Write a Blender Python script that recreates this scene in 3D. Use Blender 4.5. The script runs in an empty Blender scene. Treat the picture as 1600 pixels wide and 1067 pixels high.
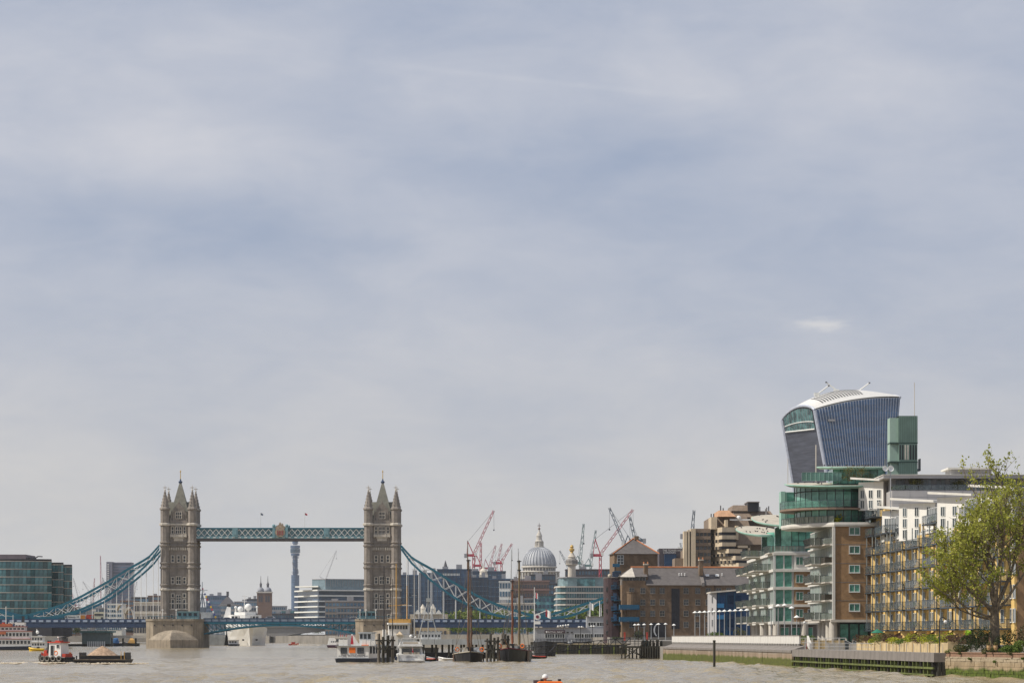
import bpy, bmesh, math, random
import numpy as np
from math import sin, cos, pi, radians, sqrt, atan2, hypot

# ------------------------------------------------------------------ camera, sky, sun, exposure
F, H, YH = 4700.0, 4.0, 995.0          # focal length in photo pixels, eye height in metres, horizon row
SUN_EL, SUN_AZ = 48.0, 258.0           # elevation; azimuth clockwise from +Y (view direction): 270 = from the left
scene = bpy.context.scene
col = scene.collection
cam = bpy.data.cameras.new('camera')
cam.sensor_width = 36.0
cam.lens = 36.0 * F / 1600.0
cam.shift_y = (YH - 533.5) / 1600.0
cam.clip_start, cam.clip_end = 1.0, 40000.0
camo = bpy.data.objects.new('camera', cam)
camo.location = (0, 0, H)
camo.rotation_euler = (pi / 2, 0, 0)
col.objects.link(camo)
scene.camera = camo
scene.view_settings.view_transform = 'Standard'
scene.view_settings.look = 'None'
scene.view_settings.gamma = 1.0
scene.view_settings.use_curve_mapping = False
scene.view_settings.exposure = 0.0
scene.render.engine = 'CYCLES'
scene.cycles.use_denoising = True
scene.cycles.max_bounces = 8
scene.cycles.volume_bounces = 1

world = bpy.data.worlds.new('World')
scene.world = world
world.use_nodes = True
nt = world.node_tree
nt.nodes.clear()
def N(tree, typ, **kw):
    n = tree.nodes.new(typ)
    for k, v in kw.items():
        if k.startswith('i_'):
            n.inputs[k[2:].replace('_', ' ')].default_value = v
        else:
            setattr(n, k, v)
    return n
def math_node(tree, op, a, b=None, clamp=False):
    n = tree.nodes.new('ShaderNodeMath'); n.operation = op; n.use_clamp = clamp
    for i, x in enumerate((a, b)):
        if x is None: continue
        if isinstance(x, (int, float)): n.inputs[i].default_value = x
        else: tree.links.new(x, n.inputs[i])
    return n.outputs[0]
def mix_col(tree, fac, a, b, blend='MIX'):
    n = tree.nodes.new('ShaderNodeMix'); n.data_type = 'RGBA'; n.blend_type = blend
    for sock, x in ((n.inputs[0], fac), (n.inputs[6], a), (n.inputs[7], b)):
        if isinstance(x, (int, float)): sock.default_value = x
        elif isinstance(x, tuple): sock.default_value = x if len(x) == 4 else (*x, 1)
        else: tree.links.new(x, sock)
    return n.outputs[2]
def ramp(tree, x, lo, hi):
    n = tree.nodes.new('ShaderNodeMapRange'); n.interpolation_type = 'SMOOTHSTEP'
    n.inputs['From Min'].default_value = lo; n.inputs['From Max'].default_value = hi
    tree.links.new(x, n.inputs['Value'])
    return n.outputs[0]
L = nt.links.new
sky = N(nt, 'ShaderNodeTexSky', sky_type='NISHITA', sun_disc=False, sun_elevation=radians(SUN_EL), sun_rotation=radians(SUN_AZ),
        altitude=20.0, air_density=1.0, dust_density=2.2, ozone_density=1.2)
tc = N(nt, 'ShaderNodeTexCoord')
def sky_noise(sc, scale, detail, rough, dist=0.0, rot=(0, 0, 0)):
    m = N(nt, 'ShaderNodeMapping'); m.inputs['Scale'].default_value = sc; m.inputs['Rotation'].default_value = rot
    L(tc.outputs['Generated'], m.inputs['Vector'])
    n = N(nt, 'ShaderNodeTexNoise'); n.inputs['Scale'].default_value = scale; n.inputs['Detail'].default_value = detail
    n.inputs['Roughness'].default_value = rough; n.inputs['Distortion'].default_value = dist
    L(m.outputs[0], n.inputs['Vector'])
    return n.outputs['Fac']
def at_dir(px, py, rx, ry):
    # how far a direction lies from the one through (px, py), in units of the given angular radii
    m = N(nt, 'ShaderNodeMapping'); m.vector_type = 'TEXTURE'
    dx, dz = (px - 800) / F, (YH - py) / F
    l = sqrt(1 + dx * dx + dz * dz)
    m.inputs['Location'].default_value = (dx / l, 1 / l, dz / l)
    m.inputs['Scale'].default_value = (rx / F, 1.0, ry / F)
    L(tc.outputs['Generated'], m.inputs['Vector'])
    g = N(nt, 'ShaderNodeVectorMath', operation='LENGTH'); L(m.outputs[0], g.inputs[0])
    return m.outputs[0], g.outputs['Value']
big = ramp(nt, sky_noise((1, 1, 1.7), 7.5, 3.0, 0.5, 0.35, (0, 0.10, 0.4)), 0.32, 0.68)
mid = ramp(nt, sky_noise((1, 1, 2.6), 19.0, 6.0, 0.58, 0.5, (0, -0.14, 1.1)), 0.28, 0.75)
fine = ramp(nt, sky_noise((1, 1, 3.2), 60.0, 5.0, 0.6, 0.3, (0, -0.2, 2.1)), 0.25, 0.8)
cloud = math_node(nt, 'ADD', math_node(nt, 'MULTIPLY', big, 0.34), math_node(nt, 'ADD', math_node(nt, 'MULTIPLY', mid, 0.24), math_node(nt, 'MULTIPLY', fine, 0.09)))
sep = N(nt, 'ShaderNodeSeparateXYZ'); L(tc.outputs['Generated'], sep.inputs[0])
low = ramp(nt, sep.outputs['Z'], 0.15, 0.01)                        # veil thickens towards the horizon all round
fac = math_node(nt, 'ADD', math_node(nt, 'MULTIPLY', cloud, 0.8), math_node(nt, 'ADD', math_node(nt, 'MULTIPLY', low, 0.5), 0.2))
for px, py, rx, ry, k in ((930, 250, 330, 90, -.30), (400, 365, 330, 75, -.26), (640, 20, 330, 70, -.22), (1010, 345, 260, 60, -.2), (170, 235, 420, 75, .30), (700, 330, 260, 50, .12), (1300, 130, 320, 90, .14)):
    fac = math_node(nt, 'ADD', fac, math_node(nt, 'MULTIPLY', ramp(nt, at_dir(px, py, rx, ry)[1], 1.25, 0.0), k))   # breaks and thick places in the high cloud
fac = math_node(nt, 'ADD', fac, 0.0, True)
veil = mix_col(nt, low, (6.45, 6.5, 6.95), (5.85, 5.75, 5.6))
blue = mix_col(nt, 0.82, sky.outputs['Color'], (3.2, 3.85, 5.35))
skyc = mix_col(nt, fac, blue, veil)
# one small cloud puff low in the west, and the thin trace of an old contrail
v_, g_ = at_dir(1285, 508, 60, 15)
n_ = N(nt, 'ShaderNodeTexNoise'); n_.inputs['Scale'].default_value = 1.7; n_.inputs['Detail'].default_value = 6; L(v_, n_.inputs['Vector'])
skyc = mix_col(nt, math_node(nt, 'MULTIPLY', ramp(nt, math_node(nt, 'ADD', g_, math_node(nt, 'MULTIPLY', n_.outputs['Fac'], 1.5)), 1.7, 0.75), 0.55), skyc, (7.6, 7.4, 7.2))
s_ = N(nt, 'ShaderNodeSeparateXYZ'); L(at_dir(840, 127, 1, 1)[0], s_.inputs[0])
off = math_node(nt, 'ABSOLUTE', math_node(nt, 'ADD', s_.outputs['Z'], math_node(nt, 'MULTIPLY', s_.outputs['X'], 0.105)))
trail = math_node(nt, 'MULTIPLY', ramp(nt, off, 7.0, 0.5), ramp(nt, math_node(nt, 'ABSOLUTE', s_.outputs['X']), 330.0, 120.0))
skyc = mix_col(nt, math_node(nt, 'MULTIPLY', trail, 0.09), skyc, (7.4, 7.4, 7.6))
bg = N(nt, 'ShaderNodeBackground'); bg.inputs['Strength'].default_value = 0.1
L(skyc, bg.inputs['Color'])
wo = N(nt, 'ShaderNodeOutputWorld'); L(bg.outputs[0], wo.inputs['Surface'])

sun = bpy.data.lights.new('sun', 'SUN')
sun.energy = 4.8; sun.angle = radians(0.6); sun.color = (1.0, 0.93, 0.82)
suno = bpy.data.objects.new('sun', sun)
el, az = radians(SUN_EL), radians(SUN_AZ)
sdir = (sin(az) * cos(el), cos(az) * cos(el), sin(el))              # towards the sun
from mathutils import Vector, Matrix
suno.rotation_euler = Vector(sdir).to_track_quat('Z', 'Y').to_euler()
suno.location = (-300, 0, 400)
col.objects.link(suno)

# ------------------------------------------------------------------ helpers
RND = random.Random(11)
def PX(px, d): return (px - 800) / F * d
def PZ(py, d): return H + (YH - py) / F * d

class MB:
    def __init__(s): s.v, s.f, s.m = [], [], []
    def add(s, vs, fs, mi=0):
        o = len(s.v); s.v += [tuple(p) for p in vs]
        s.f += [tuple(i + o for i in f) for f in fs]; s.m += [mi] * len(fs); return s
    def box(s, x0, x1, y0, y1, z0, z1, mi=0):
        return s.add([(x0,y0,z0),(x1,y0,z0),(x1,y1,z0),(x0,y1,z0),(x0,y0,z1),(x1,y0,z1),(x1,y1,z1),(x0,y1,z1)],
                     [(0,3,2,1),(4,5,6,7),(0,1,5,4),(1,2,6,5),(2,3,7,6),(3,0,4,7)], mi)
    def prism(s, poly, z0, z1, mi=0):
        n = len(poly); f = lambda z, p: z(*p) if callable(z) else z
        vs = [(x, y, f(z0, (x, y))) for x, y in poly] + [(x, y, f(z1, (x, y))) for x, y in poly]
        return s.add(vs, [tuple(range(n))[::-1], tuple(range(n, 2*n))] + [(i, (i+1) % n, n+(i+1) % n, n+i) for i in range(n)], mi)
    def loft(s, rings, mi=0, cap=True, closed=True):
        n = len(rings[0]); vs = [p for r in rings for p in r]; fs = []
        for k in range(len(rings)-1):
            for i in range(n if closed else n-1):
                j = (i+1) % n
                fs.append((k*n+i, k*n+j, (k+1)*n+j, (k+1)*n+i))
        if cap: fs += [tuple(range(n))[::-1], tuple(range((len(rings)-1)*n, len(rings)*n))]
        return s.add(vs, fs, mi)
    def lathe(s, prof, n=16, c=(0, 0), mi=0, a0=0.0):
        return s.loft([[(c[0]+max(r, 1e-3)*cos(a0+2*pi*i/n), c[1]+max(r, 1e-3)*sin(a0+2*pi*i/n), z) for i in range(n)] for r, z in prof], mi)
    def tube(s, p, q, r, n=6, r2=None, mi=0):
        p, q = Vector(p), Vector(q); a = q - p
        if a.length < 1e-6: return s
        a.normalize(); u = a.orthogonal().normalized() if n != 4 else None
        if u is None:
            u = Vector((0, 0, 1)).cross(a)
            u = u.normalized() if u.length > 1e-3 else Vector((1, 0, 0))
        w = a.cross(u); r2 = r if r2 is None else r2
        o = pi/4 if n == 4 else 0
        ring = lambda c, rr: [tuple(c + (u*cos(o+2*pi*i/n) + w*sin(o+2*pi*i/n))*rr) for i in range(n)]
        return s.loft([ring(p, r), ring(q, r2)], mi)
    def path(s, pts, r, n=6, mi=0):
        for a, b in zip(pts, pts[1:]): s.tube(a, b, r, n, None, mi)
        return s
    def ball(s, c, r, n=10, m=6, mi=0, sz=1.0):
        return s.lathe([(r*sin(pi*k/m), c[2]-r*sz*cos(pi*k/m)) for k in range(m+1)], n, (c[0], c[1]), mi)
    def mesh(s, name, mats, smooth=False, fix=True):
        me = bpy.data.meshes.new(name)
        me.from_pydata(s.v, [], s.f)
        mats = mats if isinstance(mats, (list, tuple)) else [mats]
        for m in mats: me.materials.append(m)
        if len(mats) > 1: me.polygons.foreach_set('material_index', s.m)
        if fix and len(s.f) < 60000:
            bm = bmesh.new(); bm.from_mesh(me); bmesh.ops.recalc_face_normals(bm, faces=bm.faces); bm.to_mesh(me); bm.free()
        if smooth: me.polygons.foreach_set('use_smooth', [True]*len(me.polygons))
        me.update()
        return me
    def build(s, name, mats, parent=None, loc=(0, 0, 0), rz=0.0, smooth=False):
        return put(name, s.mesh(name, mats, smooth), parent, loc, rz)

def put(name, me, parent=None, loc=(0, 0, 0), rz=0.0, scale=None, rot=None):
    o = bpy.data.objects.new(name, me)
    o.location = loc
    if rot: o.rotation_euler = rot
    elif rz: o.rotation_euler = (0, 0, rz)
    if scale: o.scale = scale
    if parent: o.parent = parent
    col.objects.link(o)
    return o
def tag(o, label=None, cat=None, group=None, kind=None):
    if label: o['label'] = label
    if cat: o['category'] = cat
    if group: o['group'] = group
    if kind: o['kind'] = kind
    return o
def thing(name, label, cat, loc=(0, 0, 0), rz=0.0, group=None):
    o = put(name, None, None, loc, rz); o.empty_display_size = 1.0
    return tag(o, label, cat, group)
def dup(o, parent=None, loc=None, rz=None, label=None):
    c = o.copy(); col.objects.link(c)
    if parent: c.parent = parent
    if loc is not None: c.location = loc
    if rz is not None: c.rotation_euler = (0, 0, rz)
    if label: c['label'] = label
    for ch in [x for x in bpy.data.objects if x.parent == o]: dup(ch, c)
    return c

# ------------------------------------------------------------------ materials
MATS = {}
def mat(name, c, rough=0.75, metal=0.0, var=0.14, scale=0.6, bump=0.0, spec=0.4, streak=0.0, rnd=0.0, c2=None, stretch=(1, 1, 1), emit=0):
    """Procedural paint, stone, brick ... : noise in the object's own metres mottles the colour; streak adds rain marks that run down."""
    if name in MATS: return MATS[name]
    m = bpy.data.materials.new(name); m.use_nodes = True
    t = m.node_tree; b = t.nodes['Principled BSDF']
    b.inputs['Roughness'].default_value = rough; b.inputs['Metallic'].default_value = metal
    b.inputs['Specular IOR Level'].default_value = spec
    tcn = t.nodes.new('ShaderNodeTexCoord')
    mp = t.nodes.new('ShaderNodeMapping'); mp.inputs['Scale'].default_value = stretch
    t.links.new(tcn.outputs['Object'], mp.inputs['Vector'])
    nz = t.nodes.new('ShaderNodeTexNoise'); nz.inputs['Scale'].default_value = scale; nz.inputs['Detail'].default_value = 6; nz.inputs['Roughness'].default_value = 0.62
    t.links.new(mp.outputs[0], nz.inputs['Vector'])
    dark = tuple(max(0, x*(1-var)) for x in c); light = tuple(min(1, x*(1+var)) for x in (c2 or c))
    f = ramp(t, nz.outputs['Fac'], 0.3, 0.7)
    out = mix_col(t, f, dark, light)
    if streak:
        mp2 = t.nodes.new('ShaderNodeMapping'); mp2.inputs['Scale'].default_value = (1.6, 1.6, 0.12)
        t.links.new(tcn.outputs['Object'], mp2.inputs['Vector'])
        n2 = t.nodes.new('ShaderNodeTexNoise'); n2.inputs['Scale'].default_value = 1.0; n2.inputs['Detail'].default_value = 5
        t.links.new(mp2.outputs[0], n2.inputs['Vector'])
        s = math_node(t, 'MULTIPLY', ramp(t, n2.outputs['Fac'], 0.42, 0.72), streak)
        out = mix_col(t, s, out, tuple(x*0.35 for x in c))
    if rnd:
        oi = t.nodes.new('ShaderNodeObjectInfo')
        hv = t.nodes.new('ShaderNodeHueSaturation')
        v = math_node(t, 'ADD', math_node(t, 'MULTIPLY', oi.outputs['Random'], 2*rnd), 1-rnd)
        t.links.new(v, hv.inputs['Value']); t.links.new(out, hv.inputs['Color']); out = hv.outputs['Color']
    t.links.new(out, b.inputs['Base Color'])
    if bump:
        bp = t.nodes.new('ShaderNodeBump'); bp.inputs['Strength'].default_value = 0.6; bp.inputs['Distance'].default_value = bump
        n3 = t.nodes.new('ShaderNodeTexNoise'); n3.inputs['Scale'].default_value = scale*7; n3.inputs['Detail'].default_value = 4
        t.links.new(mp.outputs[0], n3.inputs['Vector'])
        t.links.new(n3.outputs['Fac'], bp.inputs['Height']); t.links.new(bp.outputs[0], b.inputs['Normal'])
    if emit:
        b.inputs['Emission Strength'].default_value = emit; t.links.new(out, b.inputs['Emission Color'])
    MATS[name] = m
    return m
def glass(name, c, rough=0.06, var=0.5, scale=0.25, rnd=0.45, spec=0.5, c2=None, metal=0.0, stretch=(1, 1, 1)):
    """Window glass seen from outdoors: dark rooms, blinds and lamps mottle it pane by pane, the surface mirrors the sky."""
    return mat(name, c, rough, metal, var, scale, 0, spec, 0, rnd, c2, stretch)
def clear_glass(name, c, alpha, rough=0.05):
    if name in MATS: return MATS[name]
    m = mat(name, c, rough, 0, 0.2, 0.8, 0, 0.5)
    m.node_tree.nodes['Principled BSDF'].inputs['Alpha'].default_value = alpha
    return m
# ------------------------------------------------------------------ setting: river, banks, far land
def wall_x(d): return 26.9 + (537.0 - d) * 0.0805          # the north river wall: X at distance d

m_bed = mat('river_mud', (0.16, 0.13, 0.09), 0.9, var=0.3, scale=0.05)
m_land = mat('land_paving', (0.20, 0.185, 0.165), 0.85, var=0.25, scale=0.08)
gb = MB(); gb.add([(-8000, -3000, -4), (8000, -3000, -4), (8000, 12000, -4), (-8000, 12000, -4)], [(0, 1, 2, 3)])
tag(gb.build('ground', m_bed), kind='structure')
# water: one sheet, real waves on its near part
def water_material():
    m = bpy.data.materials.new('river_water'); m.use_nodes = True
    t = m.node_tree; b = t.nodes['Principled BSDF']
    b.inputs['Roughness'].default_value = 0.12; b.inputs['IOR'].default_value = 1.33
    b.inputs['Specular IOR Level'].default_value = 0.4
    tcn = t.nodes.new('ShaderNodeTexCoord')
    def nz(sc, scale, det, dist=0.0):
        mp = t.nodes.new('ShaderNodeMapping'); mp.inputs['Scale'].default_value = sc
        t.links.new(tcn.outputs['Object'], mp.inputs['Vector'])
        n = t.nodes.new('ShaderNodeTexNoise'); n.inputs['Scale'].default_value = scale; n.inputs['Detail'].default_value = det
        n.inputs['Distortion'].default_value = dist
        t.links.new(mp.outputs[0], n.inputs['Vector']); return n.outputs['Fac']
    silt = ramp(t, nz((1, 0.22, 1), 0.035, 5, 1.0), 0.3, 0.7)
    c = mix_col(t, silt, (0.24, 0.19, 0.105), (0.31, 0.255, 0.155))
    t.links.new(c, b.inputs['Base Color'])
    h = math_node(t, 'ADD', math_node(t, 'MULTIPLY', nz((1, 0.8, 1), 0.45, 4, 0.6), 1.0), math_node(t, 'MULTIPLY', nz((1, 0.9, 1), 1.9, 4, 0.4), 0.35))
    bp = t.nodes.new('ShaderNodeBump'); bp.inputs['Strength'].default_value = 0.9; bp.inputs['Distance'].default_value = 0.4
    t.links.new(h, bp.inputs['Height']); t.links.new(bp.outputs[0], b.inputs['Normal'])
    return m
m_water = water_material()
def river():
    ys = [-400.0, -100.0, 60.0]
    y = 120.0
    while y < 620: ys.append(y); y += 0.55 + (y - 120) * 0.0032
    while y < 3300: ys.append(y); y += 60
    xs = [-6000.0, -900.0, -320.0] + list(np.arange(-110.0, 62.0, 0.5)) + [90.0, 320.0, 700.0]
    X, Y = np.meshgrid(np.array(xs), np.array(ys))
    rng = np.random.RandomState(5); Z = np.zeros_like(X)
    for k in range(46):
        lam = 1.7 * 1.033 ** k * rng.uniform(0.85, 1.15)
        a = rng.normal(0.35, 0.75); ph = rng.uniform(0, 6.28)
        q = 2*pi/lam
        Z += 0.0082 * lam * np.sin(q*(X*cos(a) + Y*sin(a)) + ph + 0.8*np.sin(X*0.05*rng.uniform(.5, 1.5) + Y*0.021 + ph))
    gust = 0.65 + 0.5*np.sin(X*0.043 + Y*0.011 + 1.3*np.sin(Y*0.017))*np.sin(Y*0.031 + 0.6*np.sin(X*0.03))
    fade = np.clip((Y-120)/20, 0, 1)*np.clip((620-Y)/120, 0, 1)*np.clip((X+110)/8, 0, 1)*np.clip((62-X)/6, 0, 1)
    Z = Z*gust*fade
    me = bpy.data.meshes.new('river')
    ny, nx = X.shape
    V = np.stack([X, Y, Z], -1).reshape(-1, 3).astype(np.float32)
    i = np.arange((ny-1)*(nx-1)); r, c = i//(nx-1), i % (nx-1)
    Q = np.stack([r*nx+c, r*nx+c+1, (r+1)*nx+c+1, (r+1)*nx+c], -1).astype(np.int32)
    me.vertices.add(len(V)); me.vertices.foreach_set('co', V.ravel())
    me.loops.add(Q.size); me.loops.foreach_set('vertex_index', Q.ravel())
    me.polygons.add(len(Q)); me.polygons.foreach_set('loop_start', np.arange(0, Q.size, 4, dtype=np.int32))
    me.update(calc_edges=True)
    me.polygons.foreach_set('use_smooth', np.ones(len(Q), dtype=bool))
    me.materials.append(m_water)
    tag(put('river', me), kind='structure')
river()
# banks: slabs of land with their tops a few metres above the tide
def land(name, poly, z1, m=m_land): return tag(MB().prism(poly, -3.9, z1).build(name, m), kind='structure')
land('north_bank', [(54.5, 150), (700, 150), (700, 735), (27.5, 735), (27.5, 548), (28.6, 540), (38.3, 404), (37.6, 392), (43.6, 306.5), (45.0, 302), (49.9, 283.5), (53.6, 262)], 2.3)
land('terrace', [(56.5, 150.5), (699, 150.5), (699, 560), (42, 560), (42.4, 470), (47.2, 402), (47.2, 322), (51.5, 290), (56.5, 262)], 3.1)
land('quay', [(28.0, 561), (699, 561), (699, 734), (28.0, 734)], 3.3)
land('dock_bank', [(24.0, 738), (900, 738), (900, 1900), (60, 1900), (50, 1190), (24.0, 1000)], 4.0)
land('tower_bank', [(46, 1192), (58, 1902), (400, 1902), (400, 2250), (-190, 2250), (-85, 1750), (-56, 1262), (-10, 1230), (20, 1192)], 5.0)
land('south_bank', [(-1400, 700), (-330, 700), (-222, 1050), (-222, 1240), (-330, 2100), (-470, 2400), (-1400, 2400)], 4.5)
land('city_bank', [(-6000, 2402), (-900, 2402), (-520, 2560), (-230, 2500), (-170, 2252), (5000, 2252), (5000, 11500), (-6000, 11500)], 6.0)
# ------------------------------------------------------------------ the bascule bridge, 1160 m off
DB = 1160.0; SB = F / DB
def bx(px): return (px - 440) / SB
def bz(py): return PZ(py, DB)
m_stone = mat('tower_stone', (0.235, 0.207, 0.182), 0.85, var=0.2, scale=0.35, bump=0.08, streak=0.35)
m_trim = mat('tower_trim', (0.50, 0.46, 0.40), 0.8, var=0.15, scale=0.6, streak=0.2)
m_pier = mat('pier_granite', (0.27, 0.225, 0.17), 0.85, var=0.22, scale=0.3, bump=0.06, streak=0.5)
m_slate = mat('slate_roof', (0.175, 0.17, 0.14), 0.7, var=0.2, scale=0.8)
m_teal = mat('bridge_blue_paint', (0.008, 0.115, 0.175), 0.45, var=0.12, scale=0.3)
m_pale = mat('bridge_pale_blue', (0.16, 0.29, 0.33), 0.5, var=0.12, scale=0.4)
m_navy = mat('bridge_navy_paint', (0.025, 0.05, 0.11), 0.5, var=0.15, scale=0.4)
m_white = mat('white_paint', (0.72, 0.72, 0.70), 0.5, var=0.06, scale=0.5)
m_soffit = mat('walkway_soffit', (0.10, 0.09, 0.10), 0.7)
m_dark = mat('dark_glass_far', (0.025, 0.03, 0.04), 0.12, var=0.4, rnd=0.3)
m_gold = mat('gilding', (0.55, 0.36, 0.10), 0.4, 0.4, var=0.1)
m_darkmetal = mat('dark_metal', (0.03, 0.03, 0.035), 0.5, 0.3)

_wcache = {}
def window_mesh(w, h, nx=1, nz=1, fr=0.12, depth=0.2, frame=None, pane=None, key='', sill=0.0):
    """A window with its frame, glazing bars and panes: x centred, z from 0, front towards -y."""
    k = (round(w, 3), round(h, 3), nx, nz, fr, depth, frame.name, pane.name, sill)
    if k in _wcache: return _wcache[k]
    b = MB()
    b.box(-w/2, w/2, -depth*0.25, depth*0.5, 0, h, 1)
    b.box(-w/2-fr, -w/2, -depth, depth*0.5, -fr, h+fr); b.box(w/2, w/2+fr, -depth, depth*0.5, -fr, h+fr)
    b.box(-w/2, w/2, -depth, depth*0.5, -fr, 0); b.box(-w/2, w/2, -depth, depth*0.5, h, h+fr)
    t = max(0.04, fr*0.45)
    for i in range(1, nx): x = -w/2+w*i/nx; b.box(x-t, x+t, -depth*0.7, -depth*0.2, 0, h)
    for i in range(1, nz): z = h*i/nz; b.box(-w/2, w/2, -depth*0.6, -depth*0.22, z-t, z+t)
    if sill: b.box(-w/2-fr-sill*0.6, w/2+fr+sill*0.6, -depth-sill, depth*0.4, -fr-sill, -fr-0.003)
    _wcache[k] = b.mesh('window', [frame, pane])
    return _wcache[k]

def build_bridge():
    root = thing('bascule_bridge', 'stone twin-towered bascule bridge with blue suspension chains spanning the river', 'bridge', (PX(440, DB), DB, 0))
    z0 = bz(967)
    HW, T, HD = 5.25, 1.75, 6.4                 # corner turret offset, turret radius, half depth
    zs = [z0, bz(921), bz(914), bz(887), bz(880), bz(853), bz(848), bz(820), bz(797)]
    def tower(xc, label):
        b = MB()
        b.box(-HW, HW, -HD, HD, z0, zs[7]+1.6)
        tw = b.build('tower', m_stone, root, (xc, 0, 0)); tw['label'] = label
        for sx in (-1, 1):
            for sy in (-1, 1):
                c = (sx*HW, sy*HD)
                b = MB(); b.lathe([(T+.35, z0), (T+.35, z0+2), (T, z0+2.6), (T, zs[8])], 8, c, 0, pi/8)
                b.build('corner_turret', m_stone, tw)
                s = MB(); s.lathe([(T+.1, zs[8]-.2), (T+.35, zs[8]), (T+.35, zs[8]+.5), (T-.1, zs[8]+.9), (.18, bz(767))], 8, c, 0, pi/8)
                for k in range(8):
                    a = pi/8+2*pi*k/8
                    for q in range(5):
                        r = (T-.1)*(1-(q+.5)/5.4)+.1; z = zs[8]+.9+(bz(767)-zs[8]-.9)*(q+.5)/5.4
                        s.box(c[0]+r*cos(a)-.1, c[0]+r*cos(a)+.1, c[1]+r*sin(a)-.1, c[1]+r*sin(a)+.1, z, z+.3)
                s.build('turret_spire', m_stone, tw)
                f = MB(); x, y = c; zt = bz(767)
                f.tube((x, y, zt-.3), (x, y, zt+1.9), .11, 6); f.box(x-.75, x+.75, y-.12, y+.12, zt+.9, zt+1.15); f.box(x-.12, x+.12, y-.75, y+.75, zt+.9, zt+1.15)
                f.ball((x, y, zt+.1), .35, 8, 5)
                f.build('turret_cross', m_trim, tw)
        # string courses run round body and turrets
        for z, hh, ex in ((zs[1], .55, .35), (zs[2], .4, .3), (zs[3], .5, .35), (zs[4], .4, .3), (zs[5], .5, .4), (zs[6], .35, .3), (zs[7], .7, .5)):
            b = MB(); b.box(-HW-.01, HW+.01, -HD-ex, HD+ex, z-hh/2, z+hh/2); b.box(-HW-ex, HW+ex, -HD+.02, HD-.02, z-hh/2+.01, z+hh/2-.01)
            for sx in (-1, 1):
                for sy in (-1, 1): b.lathe([(T+.05, z-hh/2-.2), (T+ex, z-hh/2), (T+ex, z+hh/2), (T+.05, z+hh/2+.15)], 8, (sx*HW, sy*HD), 0, pi/8)
            b.build('string_course', m_trim if hh > .52 else m_stone, tw)
        # corbel table under the upper stage
        b = MB()
        for i in range(11):
            x = -3.4+6.8*i/10; b.box(x-.16, x+.16, -HD-.45, -HD, bz(860), bz(855.6)); b.box(x-.12, x+.12, HD, HD+.45, bz(860), bz(855.6))
        tag(b.build('corbel_table', m_trim, tw), kind='stuff')
        wins = []
        wins += [(0, 834, 824, 2.1, 3, 2), (-2.3, 834, 824, .65, 1, 2), (2.3, 834, 824, .65, 1, 2)]
        wins += [(dx, 878, 869, .85, 1, 2) for dx in (-2.25, 0, 2.25)]
        wins += [(0, 912, 901.5, 1.6, 2, 2), (-2.25, 911.5, 902.5, .85, 1, 2), (2.25, 911.5, 902.5, .85, 1, 2)]
        wins += [(0, 941.5, 930, 1.6, 2, 3), (0, 950.5, 943.5, 1.6, 2, 1)]
        for dx in (-2.2, 2.2): wins += [(dx, 933, 928, .85, 1, 1), (dx, 942, 937, .8, 1, 1), (dx, 950.5, 943.5, .85, 1, 1)]
        wins += [(-2.6, 965, 960, .7, 1, 1), (2.6, 965, 960, .7, 1, 1)]
        for dx, yb, yt, w, nx, nz in wins:
            me = window_mesh(w, bz(yt)-bz(yb), nx, nz, .28, .3, m_trim, m_dark)
            put('window', me, tw, (dx, -HD, bz(yb)))
            put('window', me, tw, (dx, HD, bz(yb)), pi)
        for zz in (bz(878), bz(911), bz(934), bz(836)):
            for yy in (-2.4, 0, 2.4):
                me = window_mesh(.85, 2.3, 1, 2, .25, .3, m_trim, m_dark)
                put('window', me, tw, (-HW, yy, zz), -pi/2); put('window', me, tw, (HW, yy, zz), pi/2)
        # oriel balcony below the top window, with shields
        b = MB(); b.box(-3.2, 3.2, -HD-.9, -HD, bz(839.5), bz(836)); b.box(-2.2, 2.2, -HD-.6, -HD, bz(841.5), bz(839.5)); b.box(-1.8, 1.8, -HD-.35, -HD, bz(846), bz(841.6))
        for x in (-2.9, -1.4, 1.4, 2.9): b.box(x-.2, x+.2, -HD-1.0, -HD-.01, bz(840), bz(835))
        b.build('balcony', m_trim, tw)
        # white transoms across the lower stage, great arch of the gateway
        b = MB(); b.box(-3.5, 3.5, -HD-.28, -HD, bz(943.2), bz(942)); b.box(-3.5, 3.5, -HD-.28, -HD, bz(952.6), bz(951.4))
        b.build('transom', m_trim, tw)
        # roof: steep central pavilion, stone gables front and back, slate gables to the sides
        b = MB(); zb = zs[7]+1.6; w = 4.15
        b.loft([[(-w, -w, zb), (w, -w, zb), (w, w, zb), (-w, w, zb)], [(-.35, -.35, bz(754)), (.35, -.35, bz(754)), (.35, .35, bz(754)), (-.35, .35, bz(754))]])
        rf = b.build('roof', m_slate, tw)
        b = MB()
        b.add([(-HW, -2.2, zb), (-HW, 2.2, zb), (-HW, 0, bz(784)), (HW, -2.2, zb), (HW, 2.2, zb), (HW, 0, bz(784))], [(0, 1, 2), (3, 5, 4), (0, 2, 5, 3), (1, 4, 5, 2)])
        b.box(-HW, HW, -HD+.6, -HD+.9, zb-1, zb+2.0); b.box(-HW, HW, HD-.9, HD-.6, zb-1, zb+2.0)
        b.build('side_gable', m_slate, tw)
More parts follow.
